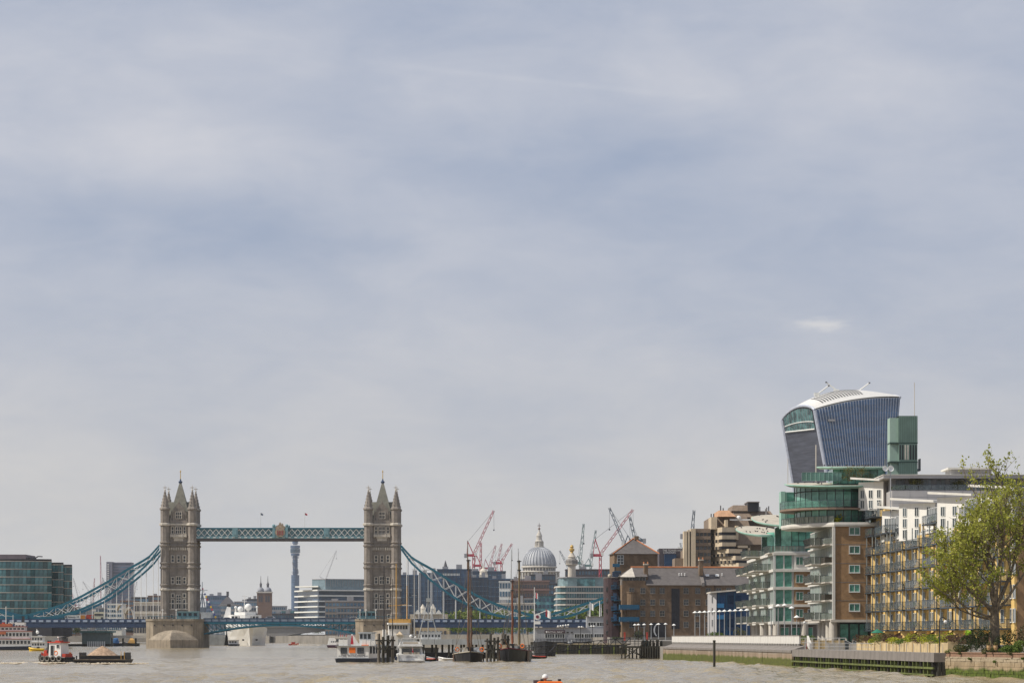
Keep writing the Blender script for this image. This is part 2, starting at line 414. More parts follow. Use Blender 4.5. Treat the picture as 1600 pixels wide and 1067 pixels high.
        for sy in (-1, 1):
            b = MB(); y0, y1 = sy*(HD-.3), sy*(HD-2.5)
            b.add([(-2.3, y0, zb-1.5), (2.3, y0, zb-1.5), (2.3, y0, bz(797)), (0, y0, bz(785)), (-2.3, y0, bz(797)), (-2.3, y1, zb-1.5), (2.3, y1, zb-1.5), (2.3, y1, bz(797)), (0, y1, bz(785)), (-2.3, y1, bz(797))],
                  [(0, 1, 2, 3, 4), (9, 8, 7, 6, 5), (0, 5, 6, 1), (1, 6, 7, 2), (2, 7, 8, 3), (3, 8, 9, 4), (4, 9, 5, 0)])
            b.tube((0, y0, bz(785)-.2), (0, y0, bz(782)), .15, 6)
            b.build('stone_gable', m_stone, tw)
            put('window', window_mesh(2.0, bz(801)-bz(810.5), 3, 2, .25, .3, m_trim, m_dark), tw, (0, sy*(HD-.3), bz(810.5)), 0 if sy < 0 else pi)
            for x in (-2.75, 2.75):
                d = MB(); d.lathe([(.35, zb-1), (.35, bz(803)), (.05, bz(797.5))], 6, (x, sy*(HD-.6))); d.build('pinnacle', m_stone, tw)
        b = MB(); b.lathe([(.5, bz(755)), (.75, bz(753.5)), (.75, bz(752)), (.35, bz(751)), (.2, bz(748))], 8); b.build('finial_cap', m_navy, tw)
        b = MB(); b.lathe([(.16, bz(748)), (.12, bz(738)), (.3, bz(737)), (.03, bz(734))], 6); b.build('finial', m_gold, tw)
        # parapet battlements
        b = MB()
        for x in (-3.9, -3.1, 3.1, 3.9): b.box(x-.25, x+.25, -HD-.2, -HD+.4, zs[7]+1.6, zs[7]+2.3)
        tag(b.build('battlement', m_stone, tw), kind='stuff')
        return tw
    tower(-39.0, 'south stone tower with four corner spires'); tower(39.0, 'north stone tower with four corner spires')
    # piers with pointed cutwaters
    for xc in (-39.9, 39.9):
        w = 10.75
        b = MB(); b.prism([(-w, -13), (-w+3.2, -17.5), (w-3.2, -17.5), (w, -13), (w, 13), (w-3.2, 17.5), (-w+3.2, 17.5), (-w, 13)], -3, z0-.8)
        p = b.build('pier', m_pier, root, (xc, 0, 0))
        b = MB(); b.prism([(-w-.25, -13), (-w+3, -17.8), (w-3, -17.8), (w+.25, -13), (w+.25, 13), (w-3, 17.8), (-w+3, 17.8), (-w-.25, 13)], z0-.8, z0+.02); b.build('pier_coping', m_pier, p)
        for sy in (-1, 1):
            b = MB(); rings = []
            for t, z in ((1.0, -3), (1.0, 2.9), (.86, 4.0), (.6, 5.6), (.28, 6.5), (.0, 6.75)):
                rings.append([(-9.6*t, sy*17.4, z), (-5.0*t, sy*(17.4+4.6*t), z), (0, sy*(17.4+9.5*t), z), (5.0*t, sy*(17.4+4.6*t), z), (9.6*t, sy*17.4, z)])
            b.loft(rings, cap=False); b.build('cutwater', m_pier, p)
        for x in (-7, -3.5, 0, 3.5, 7):
            b = MB(); b.box(x-.25, x+.25, -17.62, -17.4, z0-2.6, z0-2.1); b.build('drain', m_darkmetal, p)
    # bascule operators' cabins on the piers
    for xa, xb in ((-38.5, -30.5), (30.5, 37.0)):
        b = MB(); b.box(xa, xb, -16.5, -11.5, z0+.02, z0+2.6); b.box(xa-.4, xb+.4, -16.9, -11.1, z0+2.6, z0+2.9)
        cb = b.build('control_cabin', m_pale, root)
        n = 4
        for i in range(n):
            x = xa+(xb-xa)*(i+.5)/n; put('window', window_mesh(1.1, 1.0, 1, 1, .1, .12, m_teal, m_dark), cb, (x, -16.5, z0+1.2))
    for px in (262, 283, 566, 590, 575):
        b = MB(); x = bx(px); b.tube((x, -17, z0), (x, -17, z0+3.5), .12, 6); b.box(x-.3, x+.3, -17.2, -16.8, z0+3.2, z0+3.7); b.build('signal_post', m_white, root)
    # railings round the pier decks
    for xa, xb in ((-49.5, -30.2), (30.2, 49.5)):
        b = MB(); b.box(xa, xb, -17.3, -17.2, z0+1.0, z0+1.12)
        for i in range(13): x = xa+(xb-xa)*i/12; b.box(x-.06, x+.06, -17.3, -17.2, z0, z0+1.05)
        b.build('railing', m_teal, root)
    # high walkways
    for yc in (-5.2, 5.2):
        x0, x1 = -33.6, 33.6
        b = MB(); b.box(x0, x1, yc-1.5, yc+1.5, bz(844.8), bz(842)); wk = b.build('walkway', m_soffit, root)
        b = MB(); b.box(x0, x1, yc-1.75, yc+1.75, bz(842)+.003, bz(838.4)); b.build('walkway_girder', m_pale, wk)
        b = MB()
        for i in range(28): x = x0+1.2+(x1-x0-2.4)*i/27; b.box(x-.55, x+.55, yc-1.83, yc-1.76, bz(841), bz(839.8))
        b.build('girder_panel', m_white, wk)
        b = MB(); b.box(x0, x1, yc-1.75, yc+1.75, bz(827.3), bz(825.2)); b.build('walkway_cornice', m_teal, wk)
        b = MB(); b.box(x0, x1, yc-1.3, yc+1.3, bz(838.4), bz(827.3)); b.build('walkway_glazing', mat('walkway_glazing', (0.10, 0.20, 0.235), 0.3), wk)
        lat = MB(); za, zb2 = bz(838.2), bz(827.5); n = 30; st = (x1-x0)/n
        for i in range(n):
            for k in (0, 1):
                xa = x0+st*i; xb = xa+st
                p, q = ((xa, yc-1.62, za), (xb, yc-1.62, zb2)) if k else ((xa, yc-1.68, zb2), (xb, yc-1.68, za))
                lat.tube(p, q, .12, 4)
        lat.build('lattice', m_white, wk)
        for x in (-17.3, 17.8):
            b = MB(); b.box(x-1.1, x+1.1, yc-1.95, yc+1.95, bz(839.5), bz(825.0)); b.box(x-.6, x+.6, yc-2.05, yc-1.95, bz(836), bz(828)); b.build('walkway_pier', m_pale, wk)
        b = MB(); b.box(-2.3, 2.3, yc-2.2, yc+2.2, bz(840), bz(827))
        for x in (-2.5, 2.5): b.box(x-.45, x+.45, yc-2.3, yc+2.3, bz(841), bz(824)); b.ball((x, yc-1.9, bz(822)), .6, 8, 6)
        b.build('crest_frame', m_pale, wk)
        b = MB(); b.lathe([(1.9, -.15), (1.9, .15)], 20); me = b.mesh('crest', mat('crest_stone', (.33, .26, .19), .7, var=.3, scale=1.5)); put('crest', me, wk, (0, yc-2.25, bz(832)), rot=(pi/2, 0, 0))
        b = MB(); b.prism([(-2.0, 0), (2.0, 0), (1.2, 1.1), (.5, 1.5), (0, 2.5), (-.5, 1.5), (-1.2, 1.1)], -.2, .2); me = b.mesh('crest_crown', MATS['crest_stone']); put('crest_crown', me, wk, (0, yc-2.1, bz(826.5)), rot=(pi/2, 0, 0))
        b = MB(); b.tube((0, yc-2.1, bz(821)), (0, yc-2.1, bz(817)), .18, 6); b.box(-.5, .5, yc-2.2, yc-2.0, bz(819), bz(818.3)); b.build('crest_cross', m_gold, wk)
        b = MB()
        for xx in (-.95, -.3, .35, 1.0): b.box(xx-.18, xx+.12, yc-2.5, yc-2.38, bz(836.5), bz(829.5))
        b.build('crest_shield', mat('crest_red', (.28, .05, .06), .5), wk)
    for px, c in ((407, (.16, .18, .22)), (476, (.45, .10, .12))):
        b = MB(); b.tube((bx(px), 0, bz(826)), (bx(px), 0, bz(800.5)), .1, 6); fp = b.build('flagpole', m_white, root)
        b = MB(); x = bx(px); z = bz(801)
        pts = [(x+.1+.32*i, .35*sin(i*1.1), z-.12*i-(.0)) for i in range(4)]
        b.loft([[p, (p[0], p[1]+.05, p[2]), (p[0], p[1]+.05, p[2]-.8), (p[0], p[1], p[2]-.8)] for p in pts]); b.build('flag', mat('flag_%d' % px, c, .8), fp)
    # side spans: deck, parapet, hangers, stiffened chains
    up = [(46.2, 850), (48.6, 866), (51.6, 875), (58.4, 890), (62.2, 900), (66.9, 911.5), (71.4, 921.5), (77.2, 934.5), (83, 944.5), (88.9, 952.5), (93.5, 958), (97.5, 962)]
    lo = [(46.2, 854), (48.6, 873), (51.4, 884.5), (56.3, 902), (62, 920), (67.2, 935), (71.4, 943.6), (77.2, 954), (83, 961), (88.9, 965), (93.5, 965.6), (97.5, 964.5)]
    up2 = [(97.5, 962), (103, 961), (112.6, 949), (124.2, 934), (130, 927)]
    lo2 = [(97.5, 964.5), (103, 965.5), (110.8, 962.5), (118, 952), (124.2, 939), (130, 930)]
    def interp(pl, x):
        for (xa, ya), (xb, yb) in zip(pl, pl[1:]):
            if xa <= x <= xb: return ya+(yb-ya)*(x-xa)/(xb-xa)
        return pl[-1][1]
    for sx in (-1, 1):
        for yc in (-8.2, 8.2):
            ch = None
            for u_, l_, nseg in ((up, lo, 11), (up2, lo2, 7)):
                xa, xb = u_[0][0], u_[-1][0]
                m = 26
                def chord(pl, r):
                    b = MB(); P = []
                    for i in range(m+1):
                        x = xa+(xb-xa)*i/m
                        # smooth the traced points
                        y = sum(interp(pl, min(max(x+k*1.3, xa), xb)) for k in (-1, 0, 1))/3
                        P.append((sx*x, bz(y)))
                    for (p, z), (q, w) in zip(P, P[1:]):
                        b.loft([[(p, yc-.3, z-r), (p, yc+.3, z-r), (p, yc+.3, z+r), (p, yc-.3, z+r)], [(q, yc-.3, w-r), (q, yc+.3, w-r), (q, yc+.3, w+r), (q, yc-.3, w+r)]])
                    return b, P
                b, PU = chord(u_, .48)
                o = b.build('chain', m_teal, root)
                b, PL = chord(l_, .48); b.build('lower_chord', m_teal, o)
                b = MB()
                ip = lambda P, x: next((pz+(qz-pz)*(x-p)/(q-p) for (p, pz), (q, qz) in zip(P, P[1:]) if min(p, q) <= x <= max(p, q)), P[-1][1])
                xs_ = [sx*(xa+(xb-xa)*(i+.5)/nseg) for i in range(nseg)]
                for x, x2 in zip(xs_, xs_[1:]):
                    zu, zl, zu2, zl2 = ip(PU, x), ip(PL, x), ip(PU, x2), ip(PL, x2)
                    if zu-zl > .9: b.tube((x, yc, zl), (x, yc, zu), .14, 4)
                    if max(zu-zl, zu2-zl2) > .9:
                        b.tube((x, yc-.1, zl), (x2, yc-.1, zu2), .14, 4); b.tube((x, yc+.1, zu), (x2, yc+.1, zl2), .14, 4)
                b.build('chain_bracing', m_white, o)
                for x in xs_:
                    zl = ip(PL, x)
                    if zl > z0+1.2:
                        h = MB(); h.tube((x, yc, z0-.2), (x, yc, zl), .13, 6); h.build('hanger', m_white, o)
        # pin joint posts
        b = MB(); b.box(sx*97.5-1.0, sx*97.5+1.0, -9, -7.4, bz(972), bz(960)); b.box(sx*97.5-1.0, sx*97.5+1.0, 7.4, 9, bz(972), bz(960)); b.build('chain_pin', m_teal, root)
        xa, xb = sorted((sx*50.6, sx*132))
        b = MB(); b.box(xa, xb, -8.0, 8.0, bz(977), bz(969.5)); dk = b.build('deck', m_navy, root)
        b = MB(); b.box(xa, xb, -9.2, -8.3, bz(980), bz(973.5)); b.box(xa, xb, 8.3, 9.2, bz(980), bz(973.5)); b.build('edge_girder', m_navy, dk)
        b = MB(); b.box(xa, xb, -9.25, -9.0, bz(973.3), bz(966.8)); b.box(xa, xb, 9.0, 9.25, bz(973.3), bz(966.8)); b.build('parapet', m_navy, dk)
        n = 29
        pm = MB().box(-.85, .85, -.05, .05, 0, .75).mesh('parapet_panel', mat('parapet_panel_blue', (.33, .40, .52), .6))
        for i in range(n): put('parapet_panel', pm, dk, (xa+(xb-xa)*(i+.5)/n, -9.29, bz(971.5)))
        b = MB()
        for i in range(30): x = xa+(xb-xa)*i/29; b.box(x-.15, x+.15, -8.3, 8.3, bz(979.5), bz(977)-.002)
        b.build('cross_beam', m_navy, dk)
    # bascules of the centre span
    for sx in (-1, 1):
        xa, xb = sorted((sx*29.2, sx*.06))
        b = MB(); b.box(xa, xb, -7.6, 7.6, bz(972.5), bz(970)); lf = b.build('bascule', m_navy, root)
        arc = lambda t: bz(990-13.5*(1-(1-t)**2))            # t = 0 at the pier, 1 at midspan
        for yc in (-7.9, 7.9):
            b = MB(); b.box(xa, xb, yc-.25, yc+.25, bz(974.6), bz(971.6))
            n = 9; P = [(sx*(29.2-29.1*i/n), arc(i/n)) for i in range(n+1)]
            for (p, z), (q, w) in zip(P, P[1:]):
                b.loft([[(p, yc-.3, z-.3), (p, yc+.3, z-.3), (p, yc+.3, z+.3), (p, yc-.3, z+.3)], [(q, yc-.3, w-.3), (q, yc+.3, w-.3), (q, yc+.3, w+.3), (q, yc-.3, w+.3)]])
            b.build('bascule_girder', m_teal, lf)
            b = MB()
            for i, ((p, z), (q, w)) in enumerate(zip(P, P[1:])):
                if bz(973)-z > .7:
                    b.tube((p, yc, z), (p, yc, bz(973)), .2, 4); b.tube((p, yc, bz(973)), (q, yc, w), .17, 4)
            b.build('bascule_bracing', m_teal, lf)
            b = MB(); b.box(xa, xb, yc-.12, yc+.12, bz(966.6), bz(965.4)); b.box(xa, xb, yc-.1, yc+.1, bz(971.4), bz(970.4)); b.build('handrail', m_navy, lf)
            pst = MB().box(-.14, .14, -.16, .16, 0, bz(965.4)-bz(971)).mesh('railing_post', m_navy)
            for i in range(11): put('railing_post', pst, lf, (xa+(xb-xa)*i/10, yc, bz(971)))
            b = MB(); b.box(xa, xb, yc-.04, yc+.04, bz(970.4), bz(966.6)); b.build('railing_panel', mat('railing_panel', (.20, .25, .32), .6), lf)
    return root
bridge = build_bridge()
# ------------------------------------------------------------------ north bank: river walls, promenade
def tide_mat(name, c, c_top, algae, z_a, z_b, scale=0.5):
    """Masonry that the tide has stained: weed up to z_a, a brown silt mark up to z_b, clean stone above (world heights)."""
    m = bpy.data.materials.new(name); m.use_nodes = True; t = m.node_tree; b = t.nodes['Principled BSDF']
    b.inputs['Roughness'].default_value = 0.85
    g = t.nodes.new('ShaderNodeNewGeometry'); sp = t.nodes.new('ShaderNodeSeparateXYZ'); t.links.new(g.outputs['Position'], sp.inputs[0])
    mp = t.nodes.new('ShaderNodeMapping'); mp.inputs['Scale'].default_value = (1, 1, 0.35); t.links.new(g.outputs['Position'], mp.inputs['Vector'])
    n = t.nodes.new('ShaderNodeTexNoise'); n.inputs['Scale'].default_value = scale; n.inputs['Detail'].default_value = 7; n.inputs['Roughness'].default_value = .65
    t.links.new(mp.outputs[0], n.inputs['Vector'])
    z = math_node(t, 'ADD', sp.outputs['Z'], math_node(t, 'MULTIPLY', math_node(t, 'SUBTRACT', n.outputs['Fac'], .5), 1.1))
    base = mix_col(t, ramp(t, n.outputs['Fac'], .3, .7), tuple(x*.72 for x in c), tuple(min(1, x*1.25) for x in c))
    up = mix_col(t, ramp(t, z, z_b-.25, z_b+.25), base, c_top)
    n2 = t.nodes.new('ShaderNodeTexNoise'); n2.inputs['Scale'].default_value = 2.6; n2.inputs['Detail'].default_value = 4
    t.links.new(g.outputs['Position'], n2.inputs['Vector'])
    ag = mix_col(t, ramp(t, n2.outputs['Fac'], .35, .7), tuple(x*.55 for x in algae), algae)
    out = mix_col(t, ramp(t, z, z_a+.18, z_a-.18), up, ag)
    t.links.new(out, b.inputs['Base Color'])
    bp = t.nodes.new('ShaderNodeBump'); bp.inputs['Distance'].default_value = .06; t.links.new(n2.outputs['Fac'], bp.inputs['Height']); t.links.new(bp.outputs[0], b.inputs['Normal'])
    return m
m_wall = tide_mat('tidal_concrete', (.24, .18, .125), (.29, .255, .22), (.095, .11, .005), 1.15, 1.8)
m_stonewall = tide_mat('tidal_stone', (.27, .205, .125), (.33, .27, .185), (.085, .12, .006), .9, 1.6, .7)
m_conc = mat('grey_concrete', (.20, .18, .165), .85, var=.16, scale=.5, streak=.35)
m_concl = mat('pale_concrete', (.50, .46, .40), .8, var=.12, scale=.5, streak=.2)
m_whitepanel = mat('white_parapet', (.62, .60, .56), .7, var=.08, scale=.4, streak=.2)
m_timber = mat('wet_timber', (.045, .042, .032), .8, var=.35, scale=1.2, streak=.3)
m_weedtimber = mat('weedy_timber', (.10, .12, .03), .8, var=.4, scale=1.5)
m_redbrick = mat('red_brick', (.22, .13, .085), .85, var=.2, scale=1.2, bump=.02)
m_grey = mat('galvanised_steel', (.33, .34, .35), .5, .2, var=.1)

class Frame:
    """A straight run on the ground: u along it, n to its left-hand outside (towards the river)."""
    def __init__(s, a, b):
        s.a, s.b = a, b; s.len = hypot(b[0]-a[0], b[1]-a[1]); s.t = ((b[0]-a[0])/s.len, (b[1]-a[1])/s.len); s.rz = atan2(s.t[1], s.t[0])
W1 = Frame((27.1, 538), (37.4, 402))                     # far to near, so local -y faces the river
rw = thing('river_wall', 'long concrete river wall with green weed below the tide line', 'wall', (*W1.a, 0), W1.rz)
n = 22
pm = MB().add([(0, 0, -3), (W1.len/n-.06, 0, -3), (W1.len/n-.06, 0, 2.05), (0, 0, 2.05), (0, 1.7, -3), (W1.len/n-.06, 1.7, -3), (W1.len/n-.06, 1.7, 2.05), (0, 1.7, 2.05)],
     [(0, 1, 2, 3), (5, 4, 7, 6), (3, 2, 6, 7), (0, 3, 7, 4), (1, 5, 6, 2), (0, 4, 5, 1)]).mesh('wall_panel', m_wall)
cm = MB().add([(0, -.12, 1.95), (W1.len/n-.05, -.12, 1.95), (W1.len/n-.05, -.12, 2.25), (0, -.12, 2.25), (0, 1.75, 2.06), (W1.len/n-.05, 1.75, 2.06), (W1.len/n-.05, 1.75, 2.85), (0, 1.75, 2.85)],
     [(0, 1, 2, 3), (5, 4, 7, 6), (3, 2, 6, 7), (0, 3, 7, 4), (1, 5, 6, 2), (0, 4, 5, 1)]).mesh('coping_slab', m_conc)
for i in range(n):
    put('wall_panel', pm, rw, (W1.len*i/n, RND.uniform(-.02, .02), 0)); put('coping_slab', cm, rw, (W1.len*i/n, 0, RND.uniform(-.01, .01)))
b = MB(); b.box(0, W1.len-3, 1.76, 2.0, 2.3, 3.02); b.build('recess_shadow', m_timber, rw)  # dark strip standing in for the shadow gap below the parapet
npl = 60; Lp = W1.len-3
ppm = MB().box(0, Lp/npl-.05, 1.5, 1.72, 3.12, 4.18).mesh('parapet_panel', m_whitepanel)
bkm = MB().box(-.1, .1, 1.45, 1.78, 2.86, 3.1).mesh('bracket', m_whitepanel)
for i in range(npl):
    put('parapet_panel', ppm, rw, (Lp*i/npl, RND.uniform(-.01, .01), 0)); put('bracket', bkm, rw, (Lp*(i+.5)/npl, 0, 0))
b = MB(); b.box(-.2, Lp+.2, 1.45, 1.95, 4.183, 4.28); b.build('parapet_cap', m_conc, rw)
b = MB(); b.box(-.4, 0.05, -.05, 8, -3, 2.3); b.build('wall_return', m_wall, rw)
b = MB(); b.add([(0, 0, 2.9), (2.2, 0, 2.2), (2.2, 0, 3.2), (0, 0, 4.2), (0, .25, 2.9), (2.2, .25, 2.2), (2.2, .25, 3.2), (0, .25, 4.2)], [(0, 1, 2, 3), (7, 6, 5, 4), (0, 4, 5, 1), (1, 5, 6, 2), (2, 6, 7, 3), (3, 7, 4, 0)])
b.build('stair_flank', m_whitepanel, rw, (Lp+2.0, 2.2, 0))

# timber fender jetty with a concrete edge beam
W2 = Frame((36.6, 393), (42.5, 303))
jt = thing('timber_jetty', 'timber pile jetty under a grey concrete edge beam beside the planted terrace', 'jetty', (*W2.a, 0), W2.rz)
nb = 9
bm_ = MB().box(0, W2.len/nb-.04, 0, 1.55, 1.5, 2.42).mesh('edge_beam', m_conc)
for i in range(nb): put('edge_beam', bm_, jt, (W2.len*i/nb, RND.uniform(-.015, .015), 0))
pl = MB().box(-.15, .15, .05, .4, -3, 1.49).mesh('pile', m_timber); plw = MB().box(-.15, .15, .02, .4, -3, 1.49).mesh('pile', m_weedtimber)
for i in range(46): put('pile', pl if i % 3 == 0 else plw, jt, (W2.len*(i+.3)/46, RND.uniform(-.05, .05), 0), rz=RND.uniform(-.05, .05))
b = MB(); b.box(0, W2.len, -.12, .04, .78, .98); b.build('waling', m_weedtimber, jt)
b = MB(); b.box(0, W2.len, -.10, .04, .1, .26); b.build('waling', m_weedtimber, jt)
b = MB(); b.box(0, W2.len, .9, 1.5, -3, 1.49); b.build('backing', m_timber, jt)
b = MB()
for i in range(3): b.box(W2.len-.35, W2.len-.02, .45+i*.42, .75+i*.42, -3, 1.49)
b.build('end_pile', m_timber, jt)
for i in range(24):
    if i in (3, 4): continue
    p = MB(); x = W2.len*(i+.5)/24; p.tube((x, 1.3, 2.42), (x, 1.3, 3.3), .03, 4); p.build('rail_post', m_grey, jt)
b = MB(); b.box(0, W2.len*.55, 1.28, 1.32, 3.28, 3.33); b.box(0, W2.len*.55, 1.28, 1.32, 2.85, 2.89); b.build('handrail', m_grey, jt)

# old stone wall with a brick parapet, nearest the camera
for a_, b_, nm, lab in (((43.6, 303.4), (48.9, 284.0), 'stone_wall', 'weathered stone river wall topped with red brick, below the big tree'),
                        ((48.9, 284.0), (54, 255), 'stone_wall', 'weathered stone river wall running on towards the frame edge from the tree')):
    W3 = Frame(a_, b_)
    sw = thing(nm, lab, 'wall', (*W3.a, 0), W3.rz)
    rng = random.Random(3)
    z = -1.2; row = 0
    b = MB(); b.box(0, W3.len, .12, 1.2, -3, 2.05); b.build('wall_core', m_stonewall, sw)
    while z < 1.95:
        hh = min((.36, .46, .30, .52, .34)[row % 5], 2.06-z); x = -.35*(row % 2)
        while x < W3.len:
            ln = rng.uniform(.5, 1.1); xa, xb = max(x, 0), min(x+ln-.015, W3.len)
            if xb-xa > .2:
                k = (round((xb-xa)*4)/4 or .25)
                key = ('stone', round(hh, 2))
                if key not in _wcache: _wcache[key] = MB().add([(0, 0, .01), (1, 0, .01), (1, 0, hh-.01), (0, 0, hh-.01), (-.0, .2, 0), (1, .2, 0), (1, .2, hh), (0, .2, hh)], [(0, 1, 2, 3), (3, 2, 6, 7), (0, 4, 5, 1), (0, 3, 7, 4), (1, 5, 6, 2)]).mesh('stone', m_stonewall)
                put('stone', _wcache[key], sw, (xa, rng.uniform(-.05, .03), z), scale=(xb-xa, 1, 1))
            x += ln
        z += hh; row += 1
    b = MB(); b.box(0, W3.len, .05, .55, 2.05, 2.40); b.build('brick_parapet', m_redbrick, sw)
    b = MB(); b.box(0, W3.len, -.02, .62, 2.403, 2.52); b.build('brick_coping', m_redbrick, sw)

# mooring pole standing in the river
mp_ = MB(); mp_.lathe([(.17, -3), (.17, 3.4), (.2, 3.42), (.2, 3.6), (.05, 3.62)], 10)
tag(mp_.build('mooring_pole', m_timber, None, (PX(1116, 400), 400, 0)), 'dark mooring pole standing alone in the water before the concrete wall', 'pole')

# promenade lamps: white conical hoods on grey posts
def lamp_meshes(h):
    k = ('lamp', h)
    if k not in _wcache:
        a = MB().lathe([(.11, 0), (.09, .6), (.06, h)], 8).mesh('post', m_grey)
        c = MB().lathe([(.05, h+.32), (.42, h+.05), (.44, h), (.06, h)], 12).mesh('lamp_hood', m_white)
        g = MB().lathe([(.14, h-.16), (.18, h-.02)], 8).mesh('lamp_glass', m_concl)
        _wcache[k] = (a, c, g)
    return _wcache[k]
lamps = [(px, 700-i*9, 974-(i % 3)*.5, 'hooded lamp post before the brick warehouse, number %s from its left corner' % w) for i, (px, w) in enumerate(zip((992, 997.5, 1006.5, 1017.5, 1029, 1040, 1053), 'one two three four five six seven'.split()))]
lamps += [(px, 532-i*4.6, 954-i*.45, lab) for i, (px, lab) in enumerate(zip((1086, 1093.5, 1101, 1108.5, 1116, 1124.3, 1132, 1140.7, 1149, 1158, 1167), (
    'hooded lamp post with a white globe at its side, leftmost of the long row', 'second lamp post from the left in the long row by the white parapet', 'third lamp post in the long row by the white parapet',
    'fourth lamp post of the long row, just left of the shrub', 'fifth lamp post of the long row, straight behind the mooring pole', 'lamp post at the left edge of the blue building',
    'second lamp post in front of the blue building', 'lamp post in front of the middle of the blue building', 'fourth lamp post in front of the blue building', 'lamp post at the right edge of the blue building', 'rightmost lamp post of the long row, under the first green balconies'))) ]
lamps += [(px, d, y, lab) for px, d, y, lab in ((1205, 474, 947, 'lamp post before the round columns of the green glass building'), (1216, 466, 944, 'tall lamp post before the corner column of the green glass building'),
    (1226, 457, 943, 'tallest lamp post, in front of the green glass windows'), (1237, 448, 945.5, 'lamp post nearest the brick strip of the green glass building'), (1245, 428, 962, 'short lamp post beside the white stair flank'))]
for px, d, yt, lab in lamps:
    zt = PZ(yt, d); zb = 3.3 if d > 560 else (2.3 if PX(px, d) < 42 else 3.1)
    h = round((zt-zb-.3)*4)/4
    a, c, g = lamp_meshes(h)
    t = thing('lamp_post', lab, 'lamp post', (PX(px, d), d, zb), 0, 'promenade lamp posts')
    put('post', a, t); put('lamp_hood', c, t); put('lamp_glass', g, t)
# swan-neck lamps
def swan(px, d, ytop, z0, lab):
    t = thing('swan_neck_lamp', lab, 'lamp post', (PX(px, d), d, z0), 0, 'swan neck lamps')
    h = PZ(ytop, d)-z0
    b = MB(); b.tube((0, 0, 0), (0, 0, h-.4), .06, 8)
    arc = [(.32-.32*cos(a), 0, h-.4+.36*sin(a)) for a in [pi*k/8 for k in range(9)]]
    b.path(arc, .05, 6); b.build('post', m_darkmetal if z0 < 3 else m_grey, t)
    g = MB(); g.ball((.64, 0, h-.55), .2, 10, 6); g.build('globe', m_white, t)
swan(1250, 420, 966, 2.3, 'swan neck lamp with a white globe beside the stair by the round columns')
swan(1468, 322, 963, 2.3, 'swan neck lamp with a white globe at the end of the jetty')
# raised planters, shrubs
m_planter = mat('planter_render', (.52, .40, .22), .85, var=.18, scale=.6, streak=.35)
W4 = Frame((46.2, 404), (46.2, 318))
pt = thing('planter_wall', 'long ochre planter wall with shrubs, above the timber jetty', 'planter', (*W4.a, 2.3), W4.rz)
for i in range(12):
    b = MB(); x0, x1 = W4.len*i/12, W4.len*(i+1)/12-.25
    b.box(x0, x1, 0, .9, 0, 1.0+.12*(i % 2)); b.build('planter_bay', m_planter, pt)
    b = MB(); b.box(x1, x1+.25, -.12, .9, 0, 1.25); b.build('planter_pillar', m_planter, pt)

def leaves(n, fn, size, rng, droop=0.0, aspect=1.0):
    """n small leaf faces, their centres from fn(); returns numpy verts, quads."""
    V = np.zeros((n, 4, 3)); c = np.array([fn() for _ in range(n)])
    nrm = rng.normal(size=(n, 3)); nrm[:, 2] += .35; nrm /= np.linalg.norm(nrm, axis=1)[:, None]
    t = rng.normal(size=(n, 3)); t -= (t*nrm).sum(1)[:, None]*nrm; t /= np.linalg.norm(t, axis=1)[:, None]
    s = np.cross(nrm, t); sz = size*rng.uniform(.6, 1.3, size=(n, 1))
    V[:, 0] = c-t*sz; V[:, 1] = c-s*sz*.55*aspect+nrm*sz*.15; V[:, 2] = c+t*sz; V[:, 3] = c+s*sz*.55*aspect+nrm*sz*.15
    return V.reshape(-1, 3)
def leaf_mesh(name, V, m):
    me = bpy.data.meshes.new(name); n = len(V)//4
    me.vertices.add(len(V)); me.vertices.foreach_set('co', V.astype(np.float32).ravel())
    me.loops.add(len(V)); me.loops.foreach_set('vertex_index', np.arange(len(V), dtype=np.int32))
    me.polygons.add(n); me.polygons.foreach_set('loop_start', np.arange(0, len(V), 4, dtype=np.int32))
    me.update(calc_edges=True); me.materials.append(m)
    return me
def leaf_mat(name, c, c2, scale=.7, trans=.35):
    if name in MATS: return MATS[name]
    m = bpy.data.materials.new(name); m.use_nodes = True; t = m.node_tree; b = t.nodes['Principled BSDF']
    b.inputs['Roughness'].default_value = .55; b.inputs['Specular IOR Level'].default_value = .3
    g = t.nodes.new('ShaderNodeNewGeometry'); n = t.nodes.new('ShaderNodeTexNoise'); n.inputs['Scale'].default_value = scale; n.inputs['Detail'].default_value = 3
    t.links.new(g.outputs['Position'], n.inputs['Vector'])
    f = math_node(t, 'ADD', math_node(t, 'MULTIPLY', ramp(t, n.outputs['Fac'], .3, .7), .6), math_node(t, 'MULTIPLY', g.outputs['Random Per Island'], .4))
    c_ = mix_col(t, f, c, c2); t.links.new(c_, b.inputs['Base Color'])
    tr = t.nodes.new('ShaderNodeBsdfTranslucent'); t.links.new(c_, tr.inputs['Color'])
    mx = t.nodes.new('ShaderNodeMixShader'); mx.inputs[0].default_value = trans
    t.links.new(b.outputs[0], mx.inputs[1]); t.links.new(tr.outputs[0], mx.inputs[2]); t.links.new(mx.outputs[0], t.nodes['Material Output'].inputs['Surface'])
    MATS[name] = m
    return m
m_leaf = leaf_mat('plane_leaf', (.16, .20, .022), (.50, .49, .09), trans=.42)
m_leafd = leaf_mat('dark_leaf', (.02, .035, .012), (.06, .085, .025))
m_leafg = leaf_mat('fresh_leaf', (.06, .11, .015), (.15, .21, .03))
m_leafy = leaf_mat('yellow_leaf', (.20, .24, .01), (.42, .42, .02))
m_leafp = leaf_mat('purple_leaf', (.05, .025, .015), (.13, .075, .04))
m_leafo = leaf_mat('olive_leaf', (.075, .075, .02), (.17, .16, .05))
m_leaff = leaf_mat('far_leaf', (.08, .12, .02), (.22, .27, .05), .12)
